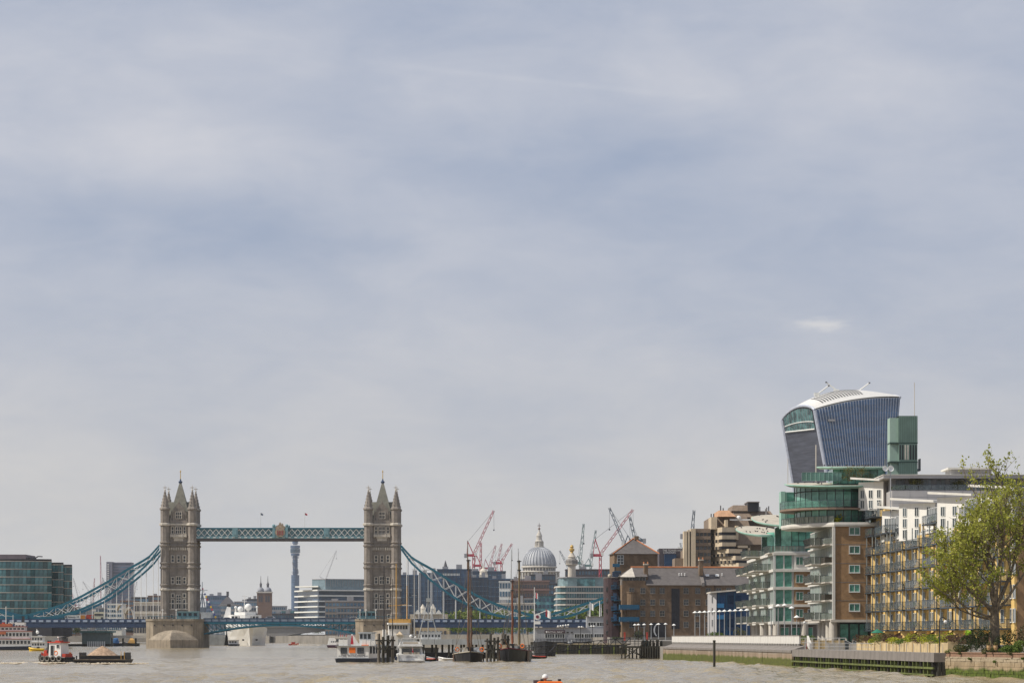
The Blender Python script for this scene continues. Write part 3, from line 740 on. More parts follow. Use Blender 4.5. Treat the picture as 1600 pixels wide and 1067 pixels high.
m_bark = mat('bark', (.16, .125, .085), .9, var=.4, scale=2.5, bump=.05)
def shrub(name, label, cat, loc, rx, ry, h, m, n=420, size=.09, seed=0, group=None, stem=True):
    rng = np.random.RandomState(seed); t = thing(name, label, cat, loc, 0, group)
    lob = [(rng.uniform(-.45, .45), rng.uniform(-.45, .45), rng.uniform(.35, .75), rng.uniform(.35, .6)) for _ in range(6)]
    def fn():
        o = lob[rng.randint(6)]; v = rng.normal(size=3); v /= np.linalg.norm(v); r = o[3]*rng.uniform(.75, 1.02)
        p = np.array([o[0]+v[0]*r, o[1]+v[1]*r, max(.02, o[2]+v[2]*r*.7)])
        return p*np.array([rx, ry, h/1.15])
    put('foliage', leaf_mesh('foliage', leaves(n, fn, size, rng), m), t)
    if stem: MB().tube((0, 0, -.05), (0, 0, h*.5), .05, 5, .02).build('stem', m_bark, t)
    return t
shr = [(1337, m_leafp, 'brown purple'), (1346, m_leafo, 'olive'), (1354, m_leafp, 'russet'), (1363, m_leafy, 'small bright yellow'), (1370, m_leafg, 'green'), (1378, m_leafo, 'pale green'), (1386, m_leafp, 'broad brown'),
       (1397, m_leafy, 'low bright yellow'), (1410, m_leafg, 'small light green'), (1420, m_leafy, 'lime yellow'), (1433, m_leafp, 'dark brown'), (1441, m_leafy, 'bright lime'), (1452, m_leafg, 'large round green'), (1463, m_leafy, 'yellow green'), (1472, m_leafp, 'rusty')]
for i, (px, m, w) in enumerate(shr):
    d = 403-(px-1337)/(1472-1337)*84
    u = .5+.35*((i*7) % 3)/2; hgt = (.75 if w.split()[0] in ('small', 'low') else 1.15)+.15*(i % 2)
    shrub('shrub', '%s shrub in the ochre planter, number %d from its far end' % (w, i+1), 'shrub', (46.2+.45, d, 3.05), 1.0+.3*(i % 3), 2.6, hgt*1.3, m, 520, .1, i, 'shrubs along the planter wall')

# tufts of buddleia and weed rooted in the old stone wall
for i, (f, z, r) in enumerate(((.06, 2.3, .5), (.2, 2.25, .35), (.33, 1.7, .3), (.5, 2.35, .3), (.62, 1.5, .25), (.8, 2.2, .4), (.93, 1.8, .3))):
    x, y = 43.6+5.3*f, 303.4-19.4*f
    shrub('wall_weed', 'weed tuft in the stone river wall, %s' % ('big one at the jetty corner', 'second from the jetty corner', 'low one left of the trunk', 'on the parapet under the trunk', 'low one right of the trunk', 'near the right frame edge', 'rightmost below the parapet')[i], 'plant', (x-.15, y-.1, z), r, .25, r*1.1, m_leafo if i % 2 else m_leafg, 120, .07, 900+i, 'weeds on the stone wall', False)
# ------------------------------------------------------------------ green glass flats, brick flats, yellow flats
m_gglass = glass('green_glass', (.055, .195, .145), .05, var=.5, scale=.35, rnd=.4, c2=(.14, .34, .27))
m_gglass2 = glass('pale_green_glass', (.10, .21, .175), .12, var=.3, scale=.5, rnd=.25)
m_gglassr = glass('green_glass_river', (.035, .13, .10), .1, var=.5, scale=.35, rnd=.5, spec=.12, c2=(.10, .25, .2))
m_tealrim = mat('pale_green_rim', (.27, .45, .375), .5, var=.1)
m_gdark = mat('green_black_frame', (.03, .06, .05), .5)
m_roofb = mat('canopy_top', (.42, .38, .31), .85, var=.2, scale=.7)
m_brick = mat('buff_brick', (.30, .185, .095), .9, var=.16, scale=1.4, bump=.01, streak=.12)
m_cream = mat('cream_concrete', (.62, .60, .55), .7, var=.07, scale=.4, streak=.12)
m_whitefr = mat('white_frame', (.58, .59, .57), .5, var=.05)
m_yellow = mat('yellow_brick', (.65, .45, .165), .85, var=.12, scale=.9, bump=.01, streak=.1)
m_balglass = clear_glass('balcony_glass', (.16, .20, .22), .24)
m_balglass2 = clear_glass('ribbed_balcony_glass', (.31, .345, .30), .62)
m_steel = mat('balcony_steel', (.055, .07, .085), .45, .3, var=.15)
m_steell = mat('pale_balcony_steel', (.34, .37, .36), .5, .2, var=.15)
m_room = glass('room_glass', (.035, .045, .055), .07, var=.6, scale=.5, rnd=.6, c2=(.09, .11, .12))
m_grwall = mat('grey_cladding', (.37, .36, .36), .7, var=.07, scale=.3, streak=.1)
m_whwall = mat('white_render', (.74, .72, .67), .7, var=.05, scale=.4, streak=.08)
m_lead = mat('lead_roof', (.27, .27, .28), .6, var=.12)

def oval(cx, cy, rx, ry, n=36, a0=0, a1=2*pi): return [(cx+rx*cos(a0+(a1-a0)*i/n), cy+ry*sin(a0+(a1-a0)*i/n)) for i in range(n)]
def canopy(root, name, c, rx, ry, tilt, roll, th=.35):
    b = MB(); rings = []
    for k, z in ((.90, -th), (1.0, -.05), (1.0, .1), (.975, .12)):
        rings.append([(rx*k*cos(2*pi*i/40), ry*k*sin(2*pi*i/40), z) for i in range(40)])
    b.loft(rings, cap=False); b.add(rings[0], [tuple(range(40))])
    o = put(name, b.mesh(name, m_tealrim), root, c, rot=(tilt, roll, 0))
    t = MB(); t.add([(rx*.975*cos(2*pi*i/40), ry*.975*sin(2*pi*i/40), .12) for i in range(40)], [tuple(range(40))])
    tp = put('canopy_top', t.mesh('canopy_top', m_roofb), o)
    rg = random.Random(int(rx*100))
    for i in range(14):
        x, y = rg.uniform(-.7, .7)*rx, rg.uniform(-.7, .7)*ry
        put('perched_bird', BIRD, o, (x, y, .13), rg.uniform(0, 6))
    return o
_b = MB(); _b.ball((0, 0, .14), .13, 7, 5, 0, .8); _b.ball((.15, 0, .26), .06, 6, 4); _b.tube((-.1, 0, .12), (-.26, 0, .1), .04, 4, .02)  # small dark birds perched on the canopy roofs
BIRD = _b.mesh('perched_bird', m_darkmetal)

ORD = 'first second third fourth fifth sixth seventh eighth ninth tenth'.split()
def slant_balcony(root, x0, x1, y0, y1, z, side='-x', name='balcony', seed=0, m_slab=None):
    """Balcony on the river side: slab, outward-leaning ribbed glass panels with a rail."""
    sl = MB().box(x0, x1, y0, y1, z-.22, z).build(name, m_slab or m_concl, root)
    h, lean = 1.05, .28
    P = []
    n = max(2, int((y1-y0)/1.15))
    pts = [(x0, y0+(y1-y0)*i/n) for i in range(n+1)]
    for (xa, ya), (xb, yb) in zip(pts, pts[1:]):
        b = MB(); e = .05
        b.loft([[(xa, ya+e, z+.03), (xa, yb-e, z+.03), (xa-lean, yb-e, z+h), (xa-lean, ya+e, z+h)], [(xa+.03, ya+e, z+.03), (xa+.03, yb-e, z+.03), (xa-lean+.03, yb-e, z+h), (xa-lean+.03, ya+e, z+h)]])
        b.build('balustrade_panel', m_balglass2, sl)
    k = max(2, int((x1-x0)/.55))
    for i in range(k):
        xa, xb = x0+(x1-x0)*i/k, x0+(x1-x0)*(i+1)/k; b = MB(); e = .04
        b.loft([[(xa+e-lean*(1-i/k), y0, z+.03), (xb-e-lean*(1-(i+1)/k), y0, z+.03), (xb-e-lean*(1-(i+1)/k), y0-lean*.5, z+h), (xa+e-lean*(1-i/k), y0-lean*.5, z+h)], [(xa+e-lean*(1-i/k), y0+.03, z+.03), (xb-e-lean*(1-(i+1)/k), y0+.03, z+.03), (xb-e-lean*(1-(i+1)/k), y0-lean*.5+.03, z+h), (xa+e-lean*(1-i/k), y0-lean*.5+.03, z+h)]])
        b.build('balustrade_panel', m_balglass2, sl)
    b = MB(); b.tube((x0-lean, y0-lean*.5, z+h), (x0-lean, y1, z+h), .035, 4); b.tube((x0-lean, y0-lean*.5, z+h), (x1, y0-lean*.5, z+h), .035, 4)
    for i in range(n+1): y = y0+(y1-y0)*i/n; b.tube((x0-.02, y, z), (x0-lean-.02, y-(lean*.5 if i == 0 else 0), z+h), .035, 4)
    for i in range(1, k+1): x = x0+(x1-x0)*i/k; b.tube((x, y0, z), (x, y0-lean*.5, z+h), .03, 4)
    b.build('rail', m_steel, sl)
    rg = random.Random(seed)
    if rg.random() < .75:                                    # a pot plant out on the balcony
        rn = np.random.RandomState(seed); o = root.location; c = np.array([0, 0, .65]); r = rg.uniform(.2, .36)
        t = thing('potted_plant', 'potted plant on the %s %s slanted balcony up, %s stack from the corner' % ('green glass flats' if o.y > 480 else 'brick flats', ORD[int((z-5.5)//2.88)], ORD[int(y0//14)]), 'plant', (o.x+rg.uniform(x0+.4, x1-.5), o.y+rg.uniform(y0+.4, y0+(y1-y0)*.8), z), 0, 'plants on the balconies')
        put('foliage', leaf_mesh('foliage', leaves(110, lambda: c+rn.normal(size=3)*r, .11, rn), rg.choice([m_leafg, m_leafd, m_leafo])), t); MB().lathe([(.16, 0), (.22, .4), (.18, .4)], 8).build('pot', m_redbrick, t)
    return sl

# ---- far wing: green glass with oval canopies (corner at 505 m)
def build_far_flats():
    D0 = 505.0; X0 = PX(1211, D0); root = thing('green_glass_flats', 'green glass riverside flats with oval canopy roofs and stacked balconies', 'building', (X0, D0, 0))
    XR = 8.0; YL = 56.0                                   # camera-facing width, river-side length
    zs = [3.1, 6.5, 9.4, 12.3, 15.3, 18.1]
    for k in range(1, 6):
        b = MB(); b.box(-.35, XR, -.35, YL, zs[k]-.32, zs[k]+.12); b.build('floor_slab', m_cream, root)
    b = MB(); b.box(.8, XR-.1, .8, YL, 3.1, 6.2); b.build('undercroft_wall', m_conc, root)
    b = MB(); b.box(.12, XR-.05, .12, YL-.1, 6.2, 18.4); b.build('core', m_whitefr, root)
    for (x, y) in ((.3, .2), (.3, 9), (.3, 18), (.3, 27), (.3, 36), (.3, 46), (5, .2)):
        MB().lathe([(.62, 3.1), (.62, 6.2)], 14, (x, y)).build('column', m_concl, root)
    for k in range(1, 5):
        z, h = zs[k]+.12, zs[k+1]-zs[k]-.44
        for i in range(2):
            put('window', window_mesh(1.22, h-.12, 1, 1, .1, .12, m_whitefr, m_gglass), root, (.75+1.45*i, .05, z+.06))
        MB().box(-.3, .05, -.25, .12, z, z+h).build('corner_post', m_whitefr, root)
        # brick strip further right, with small windows
        MB().box(3.2, XR+3, -.12, .11, z, z+h).build('brick_panel', m_brick if k in (2, 3, 1) else m_whwall, root)
        put('window', window_mesh(1.1, 1.25, 2, 1, .08, .1, m_whitefr, m_gglass), root, (4.1, -.13, z+.75))
        put('window', window_mesh(.9, 1.25, 1, 1, .08, .1, m_whitefr, m_room), root, (6.0, -.13, z+.75))
        for i in range(26):                                 # river side: green panes between white mullions
            put('window', window_mesh(1.7, h-.1, 1 if i % 3 else 2, 1, .12, .14, m_whitefr, m_gglassr), root, (.06, 1.3+2.1*i, z+.05), -pi/2)
    for i, x in enumerate((1.6, 3.6, 5.6)):
        put('window', window_mesh(1.5, 2.2, 1, 1, .1, .12, m_whitefr, m_gglass), root, (x, .78, 3.4))
    for k in range(1, 5):
        for j, (ya, yb, dep) in enumerate(((10, 18, 2.4), (28, 36, 2.6), (44, 52, 2.6))):
            if k == 4 and j == 0: ya, yb, dep = 8, 20, 2.9
            slant_balcony(root, -dep, .1, ya, yb, zs[k]+.12, seed=k*10+j)
    # penthouse under the canopies
    for (xa, ya, yb, h) in ((.8, 2.5, 20, 4.6), (1.2, 35, 52, 4.6)):
        b = MB(); b.prism([(xa+.6, ya+2), (xa+2.2, ya), (XR-.5, ya), (XR-.5, yb), (xa+2.2, yb), (xa+.6, yb-3)], 18.25, 18.25+h); ph = b.build('penthouse', m_gglass, root)
        for x in [xa+2.2+i*1.2 for i in range(5)]: MB().box(x-.05, x+.05, ya-.08, ya-.003, 18.25, 18.25+h).build('mullion', m_gdark, ph)
        MB().box(xa+2.2, XR-.5, ya-.06, ya-.003, 20.2, 20.3).build('transom', m_gdark, ph)
        n = 6
        for i in range(n): y = ya+2+(yb-ya-5)*i/n; MB().box(xa+.5, xa+.597, y-.06, y+.06, 18.25, 18.25+h).build('mullion', m_gdark, ph)
    canopy(root, 'canopy', (1.5, 9, 23.9), 4.7, 11.5, .118, .03)
    canopy(root, 'canopy', (.7, 45, 23.4), 3.9, 10.5, .112, .03)
    slant_balcony(root, -.9, 5.2, .6, 10, 18.25, seed=3)
    slant_balcony(root, -2.8, .6, 26, 36, 18.25, seed=4)
    return root
build_far_flats()

# ---- brick tower of flats with drum penthouse (corner at 461 m)
def build_brick_flats():
    D0 = 461.0; X0 = PX(1301, D0); root = thing('brick_glass_flats', 'brick flats on round columns with curved balconies and a green glass drum penthouse', 'building', (X0, D0, 0))
    XR = 6.4; YL = 36.0; zs = [3.1, 6.65, 9.6, 12.4, 15.3, 18.2, 21.1]
    MB().box(.2, XR, 0, YL, 6.7, 21.1).build('brick_wall', m_brick, root)
    MB().box(1.2, XR+2, 1.2, YL, 3.1, 6.5).build('lobby_wall', m_room, root)
    MB().box(-.3, XR+.3, -.35, YL, 6.3, 6.7).build('floor_slab', m_concl, root)
    MB().box(-.05, .38, -.2, .35, 6.7, 21.1).build('corner_post', m_cream, root)
    for z in (9.6, 12.4, 15.3, 18.2): MB().box(.4, XR, -.025, -.001, z-.04, z+.04).build('brick_joint', m_conc, root)
    for y in (824.5, 853.5, 883.5, 913.5, 943.5):
        z = PZ(y+10, D0)
        put('window', window_mesh(1.45, 1.0, 2, 1, .13, .12, m_whitefr, m_gglass, sill=.05), root, (3.35, 0, z))
    for i, (x, y) in enumerate(((-.2, 0.3), (-.25, 5), (-.3, 10.5), (-.3, 16.5))): MB().lathe([(.66, 3.1), (.62, 6.3)], 16, (x+.35, y+.3)).build('column', m_concl, root)
    for x in (1.9, 3.4, 4.9): put('window', window_mesh(1.2, 2.6, 1, 1, .1, .12, m_gdark, m_gglass), root, (x, 1.18, 3.4))
    # river side: window walls and slanted balconies
    for k in range(1, 6):
        z, h = zs[k]+.12, zs[k+1]-zs[k]-.3
        MB().box(-.28, .2, .3, YL, zs[k]-.14, zs[k]+.12).build('floor_slab', m_cream, root)
        for i in range(14): put('window', window_mesh(1.9, h-.1, 2, 1, .13, .16, m_whitefr, m_gglassr), root, (.15, 1.7+2.45*i, z+.05), -pi/2)
        slant_balcony(root, -2.6, .1, 6.5, 17, zs[k]+.12, seed=50+k)
        MB().box(-1.1, .1, .6, 6.4, zs[k]-.1, zs[k]+.1).build('balcony_ledge', m_concl, root)
        b = MB(); b.box(-1.1, -1.06, .6, 6.4, zs[k]+.15, zs[k]+1.0); b.box(-1.06, .1, .6, .64, zs[k]+.15, zs[k]+1.0); b.build('ledge_glass', m_balglass2 if k not in (2, 4) else mat('dark_screen', (.035, .03, .02), .8, var=.4), root)
    # white wing slab
    b = MB(); poly = [(.2, -.45), (XR+.3, -.45), (XR+.3, 20), (-2, 24), (-5.2, 21), (-6.6, 15), (-5.8, 8.5), (-3.4, 3.5)]
    rings = [[(x*.985, y+.1, 20.95) for x, y in poly], [(x, y, 21.2) for x, y in poly], [(x, y, 21.5) for x, y in poly], [(x*.99, y+.05, 21.56) for x, y in poly]]
    b.loft(rings); b.build('wing_slab', m_cream, root)
    b = MB()
    for p, q in ((0, 1), (7, 0), (6, 7), (5, 6), (4, 5)):
        (xa, ya), (xb, yb) = poly[p], poly[q]; n = 5
        for i in range(n+1):
            x, y = xa+(xb-xa)*i/n, ya+(yb-ya)*i/n; b.tube((x*.97, y+.25, 21.56), (x*.985, y+.12, 22.6), .035, 4)
        b.tube((xa*.985, ya+.12, 22.6), (xb*.985, yb+.12, 22.6), .035, 4)
    b.build('terrace_rail', m_steel, root)
    for p, q in ((7, 0), (6, 7), (5, 6)):
        (xa, ya), (xb, yb) = poly[p], poly[q]; n = 4
        for i in range(n):
            b = MB(); s0, s1 = (i+.06)/n, (i+.94)/n
            P = [(xa+(xb-xa)*s, ya+(yb-ya)*s) for s in (s0, s1)]
            b.loft([[(P[0][0]*.97, P[0][1]+.25, 21.6), (P[1][0]*.97, P[1][1]+.25, 21.6), (P[1][0]*.985, P[1][1]+.12, 22.55), (P[0][0]*.985, P[0][1]+.12, 22.55)], [(P[0][0]*.97+.03, P[0][1]+.28, 21.6), (P[1][0]*.97+.03, P[1][1]+.28, 21.6), (P[1][0]*.985+.03, P[1][1]+.15, 22.55), (P[0][0]*.985+.03, P[0][1]+.15, 22.55)]])
            b.build('terrace_panel', m_balglass2, root)
    # drum penthouse, two storeys of green glass
    cx, cy, r = 1.2, 10.5, 6.0
    n = 30; ring = oval(cx, cy, r, 9.0, n)
    dr = MB().prism(oval(cx, cy, r-.15, 8.85, n), 21.56, 27.5).build('drum', m_gdark, root)
    for i in range(n):
        (xa, ya), (xb, yb) = ring[i], ring[(i+1) % n]; mx_, my_ = (xa+xb)/2, (ya+yb)/2; w = hypot(xb-xa, yb-ya)
        rz = atan2(yb-ya, xb-xa)
        for z, h in ((21.65, 2.2), (24.15, 2.35), (26.6, .85)):
            put('drum_pane', window_mesh(w-.1, h-.08, 1, 1, .045, .08, m_gdark, m_gglass), root, (mx_, my_, z), rz)
    MB().prism(oval(cx-.8, cy-.6, r+1.6, 10.6, 40), 23.55, 23.85).build('drum_balcony', mat('balcony_soffit', (.22, .16, .12), .8), root)
    rl = oval(cx-.8, cy-.6, r+1.55, 10.5, 40); b = MB()
    for i in range(40):
        p, q = rl[i], rl[(i+1) % 40]; b.tube((*p, 23.85), (*p, 25.0), .03, 4); b.tube((*p, 25.0), (*q, 25.0), .035, 4); b.tube((*p, 24.4), (*q, 24.4), .015, 4)
    b.build('drum_rail', m_steel, root)
    for i in range(16, 31):
        p, q = rl[i], rl[(i+1) % 40]; MB().loft([[(*p, 23.9), (*q, 23.9), (*q, 24.95), (*p, 24.95)], [(p[0]*.997, p[1]+.03, 23.9), (q[0]*.997, q[1]+.03, 23.9), (q[0]*.997, q[1]+.03, 24.95), (p[0]*.997, p[1]+.03, 24.95)]]).build('drum_rail_glass', clear_glass('clear_green', (.10, .22, .18), .35), root)
    canopy(root, 'drum_canopy', (cx, cy, 27.85), 7.6, 11.4, .072, 0, .35)
    # roof terrace: glass screen, upper pavilion and its canopy
    for i in range(9):
        x = -4.1+i*.68; put('screen_pane', window_mesh(.6, 1.25, 1, 1, .03, .05, m_tealrim, m_gglass2), root, (x, 2.6+.12*(i-4)**2*.2, 28.1))
    MB().box(1.0, 9.2, 9, 16, 27.95, 30.3).build('upper_pavilion', m_gglass, root)
    for i in range(8): MB().box(1.0+i*1.15, 1.07+i*1.15, 8.9, 8.997, 27.95, 30.3).build('mullion', m_gdark, root)
    canopy(root, 'upper_canopy', (4.2, 11.5, 30.65), 5.6, 6.5, .062, .0, .3)
    # side column of pale green panels
    MB().box(-5.9, -5.2, 22.5, 26, 21.5, 27.4).build('panel_edge', m_tealrim, root)
    put('side_panel', window_mesh(2.2, 5.6, 1, 2, .08, .1, m_tealrim, m_gglass), root, (-3.9, 22.6, 21.6))
    MB().box(-5.2, -2.8, 22.7, 26, 21.5, 27.3).build('panel_core', m_gglass, root)
    for px, yt, yb, dd in ((1275, 695, 752, 6), (1231, 717, 760, 24)):
        x = PX(px, D0+dd)-X0; MB().tube((x, dd, PZ(yb, D0+dd)), (x, dd, PZ(yt, D0+dd)), .09 if dd < 10 else .05, 6).build('flagpole', m_concl, root)
    return root
g2 = build_brick_flats()
X2, D2 = PX(1301, 461.0), 461.0
for i, (px, y, rx, h, m, w) in enumerate(((1290, 757, 1.5, .9, m_leafo, 'low olive hedge at the left of the drum roof terrace'), (1308, 757, 1.6, 1.1, m_leafd, 'dark green hedge in the middle of the drum roof terrace'), (1330, 757, 1.9, 1.3, m_leafo, 'broad olive hedge on the drum roof terrace'), (1352, 757, 1.8, 1.4, m_leafd, 'bushy dark shrub at the right of the drum roof terrace'))):
    d = D2+4; shrub('terrace_hedge', w, 'hedge', (PX(px, d), d, 28.05), rx, 1.2, h, m, 420, .1, 200+i, 'roof terrace plants')
for i, (px, yt) in enumerate(((1327, 729), (1346, 729))):
    d = D2+3.5; t = thing('potted_tree', 'small round tree on the drum roof terrace, %s of two' % ('left' if i == 0 else 'right'), 'tree', (PX(px, d), d, 28.05), 0, 'roof terrace plants')
    h = PZ(yt, d)-28.05; MB().tube((0, 0, 0), (0, 0, h*.6), .06, 5, .03).build('trunk', m_bark, t)
    rn = np.random.RandomState(90+i); put('crown', leaf_mesh('crown', leaves(260, lambda: np.array([0, 0, h*.75])+rn.normal(size=3)*np.array([.45, .45, .32]), .1, rn), m_leafo), t)
shrub('yucca', 'spiky yellow green yucca on the brick flats terrace', 'plant', (PX(1309, 461), 461.3, 21.56), .8, .7, 1.3, m_leafy, 200, .22, 333)
shrub('clipped_bush', 'rounded green bush between the round columns and the stair', 'shrub', (PX(1257, 455), 455, 3.1), 2.2, 1.5, 1.35, m_leafg, 900, .1, 334)

# ---- green clad service tower behind
def build_service_tower():
    D0 = 486.0; z = lambda y: PZ(y, D0)
    root = thing('service_tower', 'tall green panelled rooftop tower with a louvred middle stage', 'tower', (PX(1404, D0), D0, 0))
    w = 3.05; m_gp = mat('green_panel', (.19, .285, .235), .6, var=.1, scale=.4, streak=.15); m_gl = mat('sunlit_green_panel', (.30, .41, .35), .6, var=.08)
    for ya, yb, nm in ((650, 691.5, 'upper_stage'), (692.5, 721, 'louvre_stage'), (722, 745, 'lower_stage')):
        st = MB().box(0, w, 0, 3.5, z(yb), z(ya)).build(nm, m_gp, root)
        MB().box(-1.35, -.003, .5, 3.5, z(yb)+.1, z(ya)-(.25 if ya < 660 else .05)).build('side_bay', m_gl, root)  # paler green: sunlight on the left side put into its colour
        nn = 9
        if nm != 'louvre_stage':
            for i in range(nn+1): MB().box(w*i/nn-.02, w*i/nn+.02, -.05, -.001, z(yb), z(ya)).build('panel_joint', m_gdark, st)
        else:
            for i in range(7): MB().box(w*(i+.6)/7.2-.11, w*(i+.6)/7.2+.11, -.06, -.002, z(yb)+.3, z(ya)-.25).build('louvre_slot', m_darkmetal if i not in (2, 3) else m_concl, st)
    for y in (692, 721.5): MB().box(-1.4, w+.05, -.05, 3.55, z(y)-.1, z(y)+.1).build('shadow_gap', m_gdark, root)
    MB().box(0, w, .02, 3.5, z(652), z(649.5)).build('roof_cap', m_gdark, root)
    MB().tube((w-.35, 1, z(650)), (w-.35, 1, z(597)), .06, 5).build('mast', m_concl, root)
    b = MB(); b.box(w, w+.6, .5, 3, z(735), z(732)); b.box(w+.5, w+.6, .5, 3, z(735), z(716)); b.box(-2.0, -1.36, .5, 3, z(733), z(730)); b.box(-2.0, -1.9, .5, 3, z(733), z(716)); b.build('side_platform', m_steel, root)
    MB().box(0, w+4, .3, 6, 26, z(745)).build('tower_base', m_grwall, root)
build_service_tower()

# ---- yellow brick flats receding along the promenade
def build_yellow_flats():
    A, B = (PX(1361, 466), 466.0), (59.95, 359.0)
    fr = Frame(A, B); root = thing('yellow_brick_flats', 'yellow brick riverside flats with stacked glass balconies behind the tree', 'building', (*A, 0), fr.rz)
    LN = fr.len; zt = 18.3
    MB().box(0, LN, 0, 15, 3.1, zt).build('wall', m_yellow, root)
    nb_ = 8; pitch = LN/nb_
    rg = random.Random(21); BL = 10.8
    world = lambda x, y, z: (A[0]+fr.t[0]*x-fr.t[1]*y, A[1]+fr.t[1]*x+fr.t[0]*y, z)
    zk = [5.1+2.86*k for k in range(6)]
    MB().box(0, 13, .02, 14.9, zt, 23.3).build('upper_wall', m_yellow, root)
    door = window_mesh(1.7, 2.2, 2, 1, .09, .1, m_whitefr, m_room); win = window_mesh(.75, 1.5, 1, 1, .09, .12, m_whitefr, m_room, sill=.04)
    slab = MB().box(0, BL, -1.75, -.003, -.2, 0).mesh('balcony', m_steel)
    def bal_panel(L_): return MB().box(.03, L_-.03, -.012, .012, .1, 1.02).mesh('balustrade_panel', m_balglass)
    bp_, be_ = bal_panel(BL/6), bal_panel(1.7/2)
    rl = MB(); rl.box(0, BL, -1.74, -1.68, 1.04, 1.1); rl.box(0, .06, -1.68, 0, 1.04, 1.1); rl.box(BL-.06, BL, -1.68, 0, 1.04, 1.1)
    for i in range(9): x = .02+(BL-.06)*i/8; rl.box(x-.015, x+.015, -1.73, -1.70, 0, 1.04)
    for i in range(5):
        y = -1.6+1.5*i/4
        for x in (.015, BL-.035): rl.box(x-.015, x+.015, y-.02, y+.02, 0, 1.04)
    rlm = rl.mesh('balustrade_rail', m_steel)
    post = MB().box(-.07, .07, -.07, .07, 0, 2.66).mesh('balcony_post', m_steell)
    for bi in range(nb_):
        x0 = bi*pitch+.8
        for k, z in enumerate(zk+([22.26] if bi < 1 else [])):
            if k == 5 and bi in (2, 3, 5): continue
            s = put('balcony', slab, root, (x0, 0, z))
            for i in range(6): put('balustrade_panel', bp_, s, (BL*i/6, -1.71, 0))
            for x in (0.03, BL-.03):
                for i in range(2): put('balustrade_panel', be_, s, (x, -1.68+.84*i, 0), pi/2)
            put('balustrade_rail', rlm, s)
            if k < 5:
                for x in (.2, 5.2, BL-.2): put('balcony_post', post, s, (x, -1.62, .0))
            for x in (1.4, 4.1, 6.6): put('door', door, root, (x0+x, 0, z+.02))
            rn = np.random.RandomState(bi*10+k)
            where = 'on the yellow flats %s balcony up, %s bay from far end' % (ORD[k], ORD[bi])
            if rg.random() < .8:
                c = np.array([0, 0, .62]); r_ = rg.uniform(.16, .26)
                t = thing('potted_plant', 'potted plant '+where, 'plant', world(x0+rg.uniform(1, 9.6), rg.uniform(-1.4, -.6), z), fr.rz, 'plants on the balconies')
                put('foliage', leaf_mesh('foliage', leaves(90, lambda: c+rn.normal(size=3)*r_, .1, rn), rg.choice([m_leafg, m_leafd, m_leafo, m_leafd])), t); MB().lathe([(.14, 0), (.2, .35), (.17, .35)], 8).build('pot', m_redbrick, t)
            if rg.random() < .45:
                c_, w_ = rg.choice([(m_white, 'white'), (m_white, 'white'), (mat('red_cloth', (.42, .05, .05), .8), 'red'), (m_timber, 'dark')])
                t = thing('balcony_chair', w_+' chair '+where, 'chair', world(x0+rg.uniform(6.5, 9.8), -.9, z), fr.rz, 'chairs on the balconies')
                MB().box(-.25, .25, -.25, .25, .42, .47).build('seat', c_, t); MB().box(-.25, .25, .22, .26, .47, .95).build('backrest', c_, t)
                for dx in (-.22, .22):
                    for dy in (-.22, .22): MB().box(dx-.02, dx+.02, dy-.02, dy+.02, 0, .42).build('leg', c_, t)
        for k, z in enumerate(zk):
            for x in (9.6, 11.0, 12.6): put('window', win, root, (x0+x, 0, z+.75))
        MB().box(x0+9.0, x0+9.25, -.16, -.003, 3.1, zt-.5).build('downpipe', m_steel, root)
        # oblique yellow piers between the bays, turned to the river, a slot window to each floor
        pr = MB().prism([(x0+8.5, -.003), (x0+8.5, -1.5), (x0+10.2, -.003)], 3.1, zt-1.0+.8*(bi % 2)).build('oblique_pier', m_yellow, root)
        for z in zk[:5]: put('slot_window', window_mesh(.42, 1.5, 1, 1, .06, .08, m_whitefr, m_room), pr, (x0+9.35, -.75, z+.7), atan2(1.5, 1.7))
        MB().box(x0+10.0, x0+10.5, -.55, -.003, 3.1, zt-1.2+.6*(bi % 2)).build('pilaster', m_yellow, root)
        for x in (.6, 3.0, 5.6):
            MB().box(x0+x-.35, x0+x-.05, -.2, -.003, 3.1, zk[5]+.5).build('pilaster', m_yellow, root)
    # ground floor terraces: sloping screens
    for i in range(16):
        x = LN*(i+.4)/16; b = MB(); b.add([(x, -.1, 3.1), (x, -3.0, 3.1), (x, -3.0, 3.6), (x, -.1, 4.9), (x+.15, -.1, 3.1), (x+.15, -3.0, 3.1), (x+.15, -3.0, 3.6), (x+.15, -.1, 4.9)], [(0, 1, 2, 3), (7, 6, 5, 4), (0, 4, 5, 1), (1, 5, 6, 2), (2, 6, 7, 3), (3, 7, 4, 0)])
        b.build('terrace_screen', m_redbrick, root)
    MB().box(-.2, LN+.2, -.25, 15.2, zt, zt+.3).build('parapet', m_cream, root)
    # near end wall windows
    for k, z in enumerate(zk):
        for y in (2.5, 6, 9.5): put('window', win, root, (LN+.12, y, z+.7), pi/2)
    # wrap-round balconies at the far corner
    for k, z in enumerate(zk):
        s = MB().box(-3.2, .6, -2.2, 1.4, z-.2, z).build('corner_balcony', m_steel, root)
        for i in range(3): MB().box(-3.1+1.2*i, -1.95+1.2*i, -2.2, -2.16, z+.1, z+1.02).build('balustrade_panel', m_balglass, s)
        for i in range(3): MB().box(.54, .58, -2.1+1.15*i, -1.05+1.15*i, z+.1, z+1.02).build('balustrade_panel', m_balglass, s)
        b = MB(); b.box(-3.2, .6, -2.22, -2.14, z+1.03, z+1.1); b.box(.52, .6, -2.1, 1.4, z+1.03, z+1.1)
        for i in range(8): b.box(-3.2+.53*i, -3.16+.53*i, -2.21, -2.15, z, z+1.03)
        b.build('balustrade_rail', m_steel, s)
        for x, y in ((-3.1, -2.1), (.5, -2.1)): MB().box(x-.06, x+.06, y-.06, y+.06, z, z+2.66).build('balcony_post', m_steell, s)
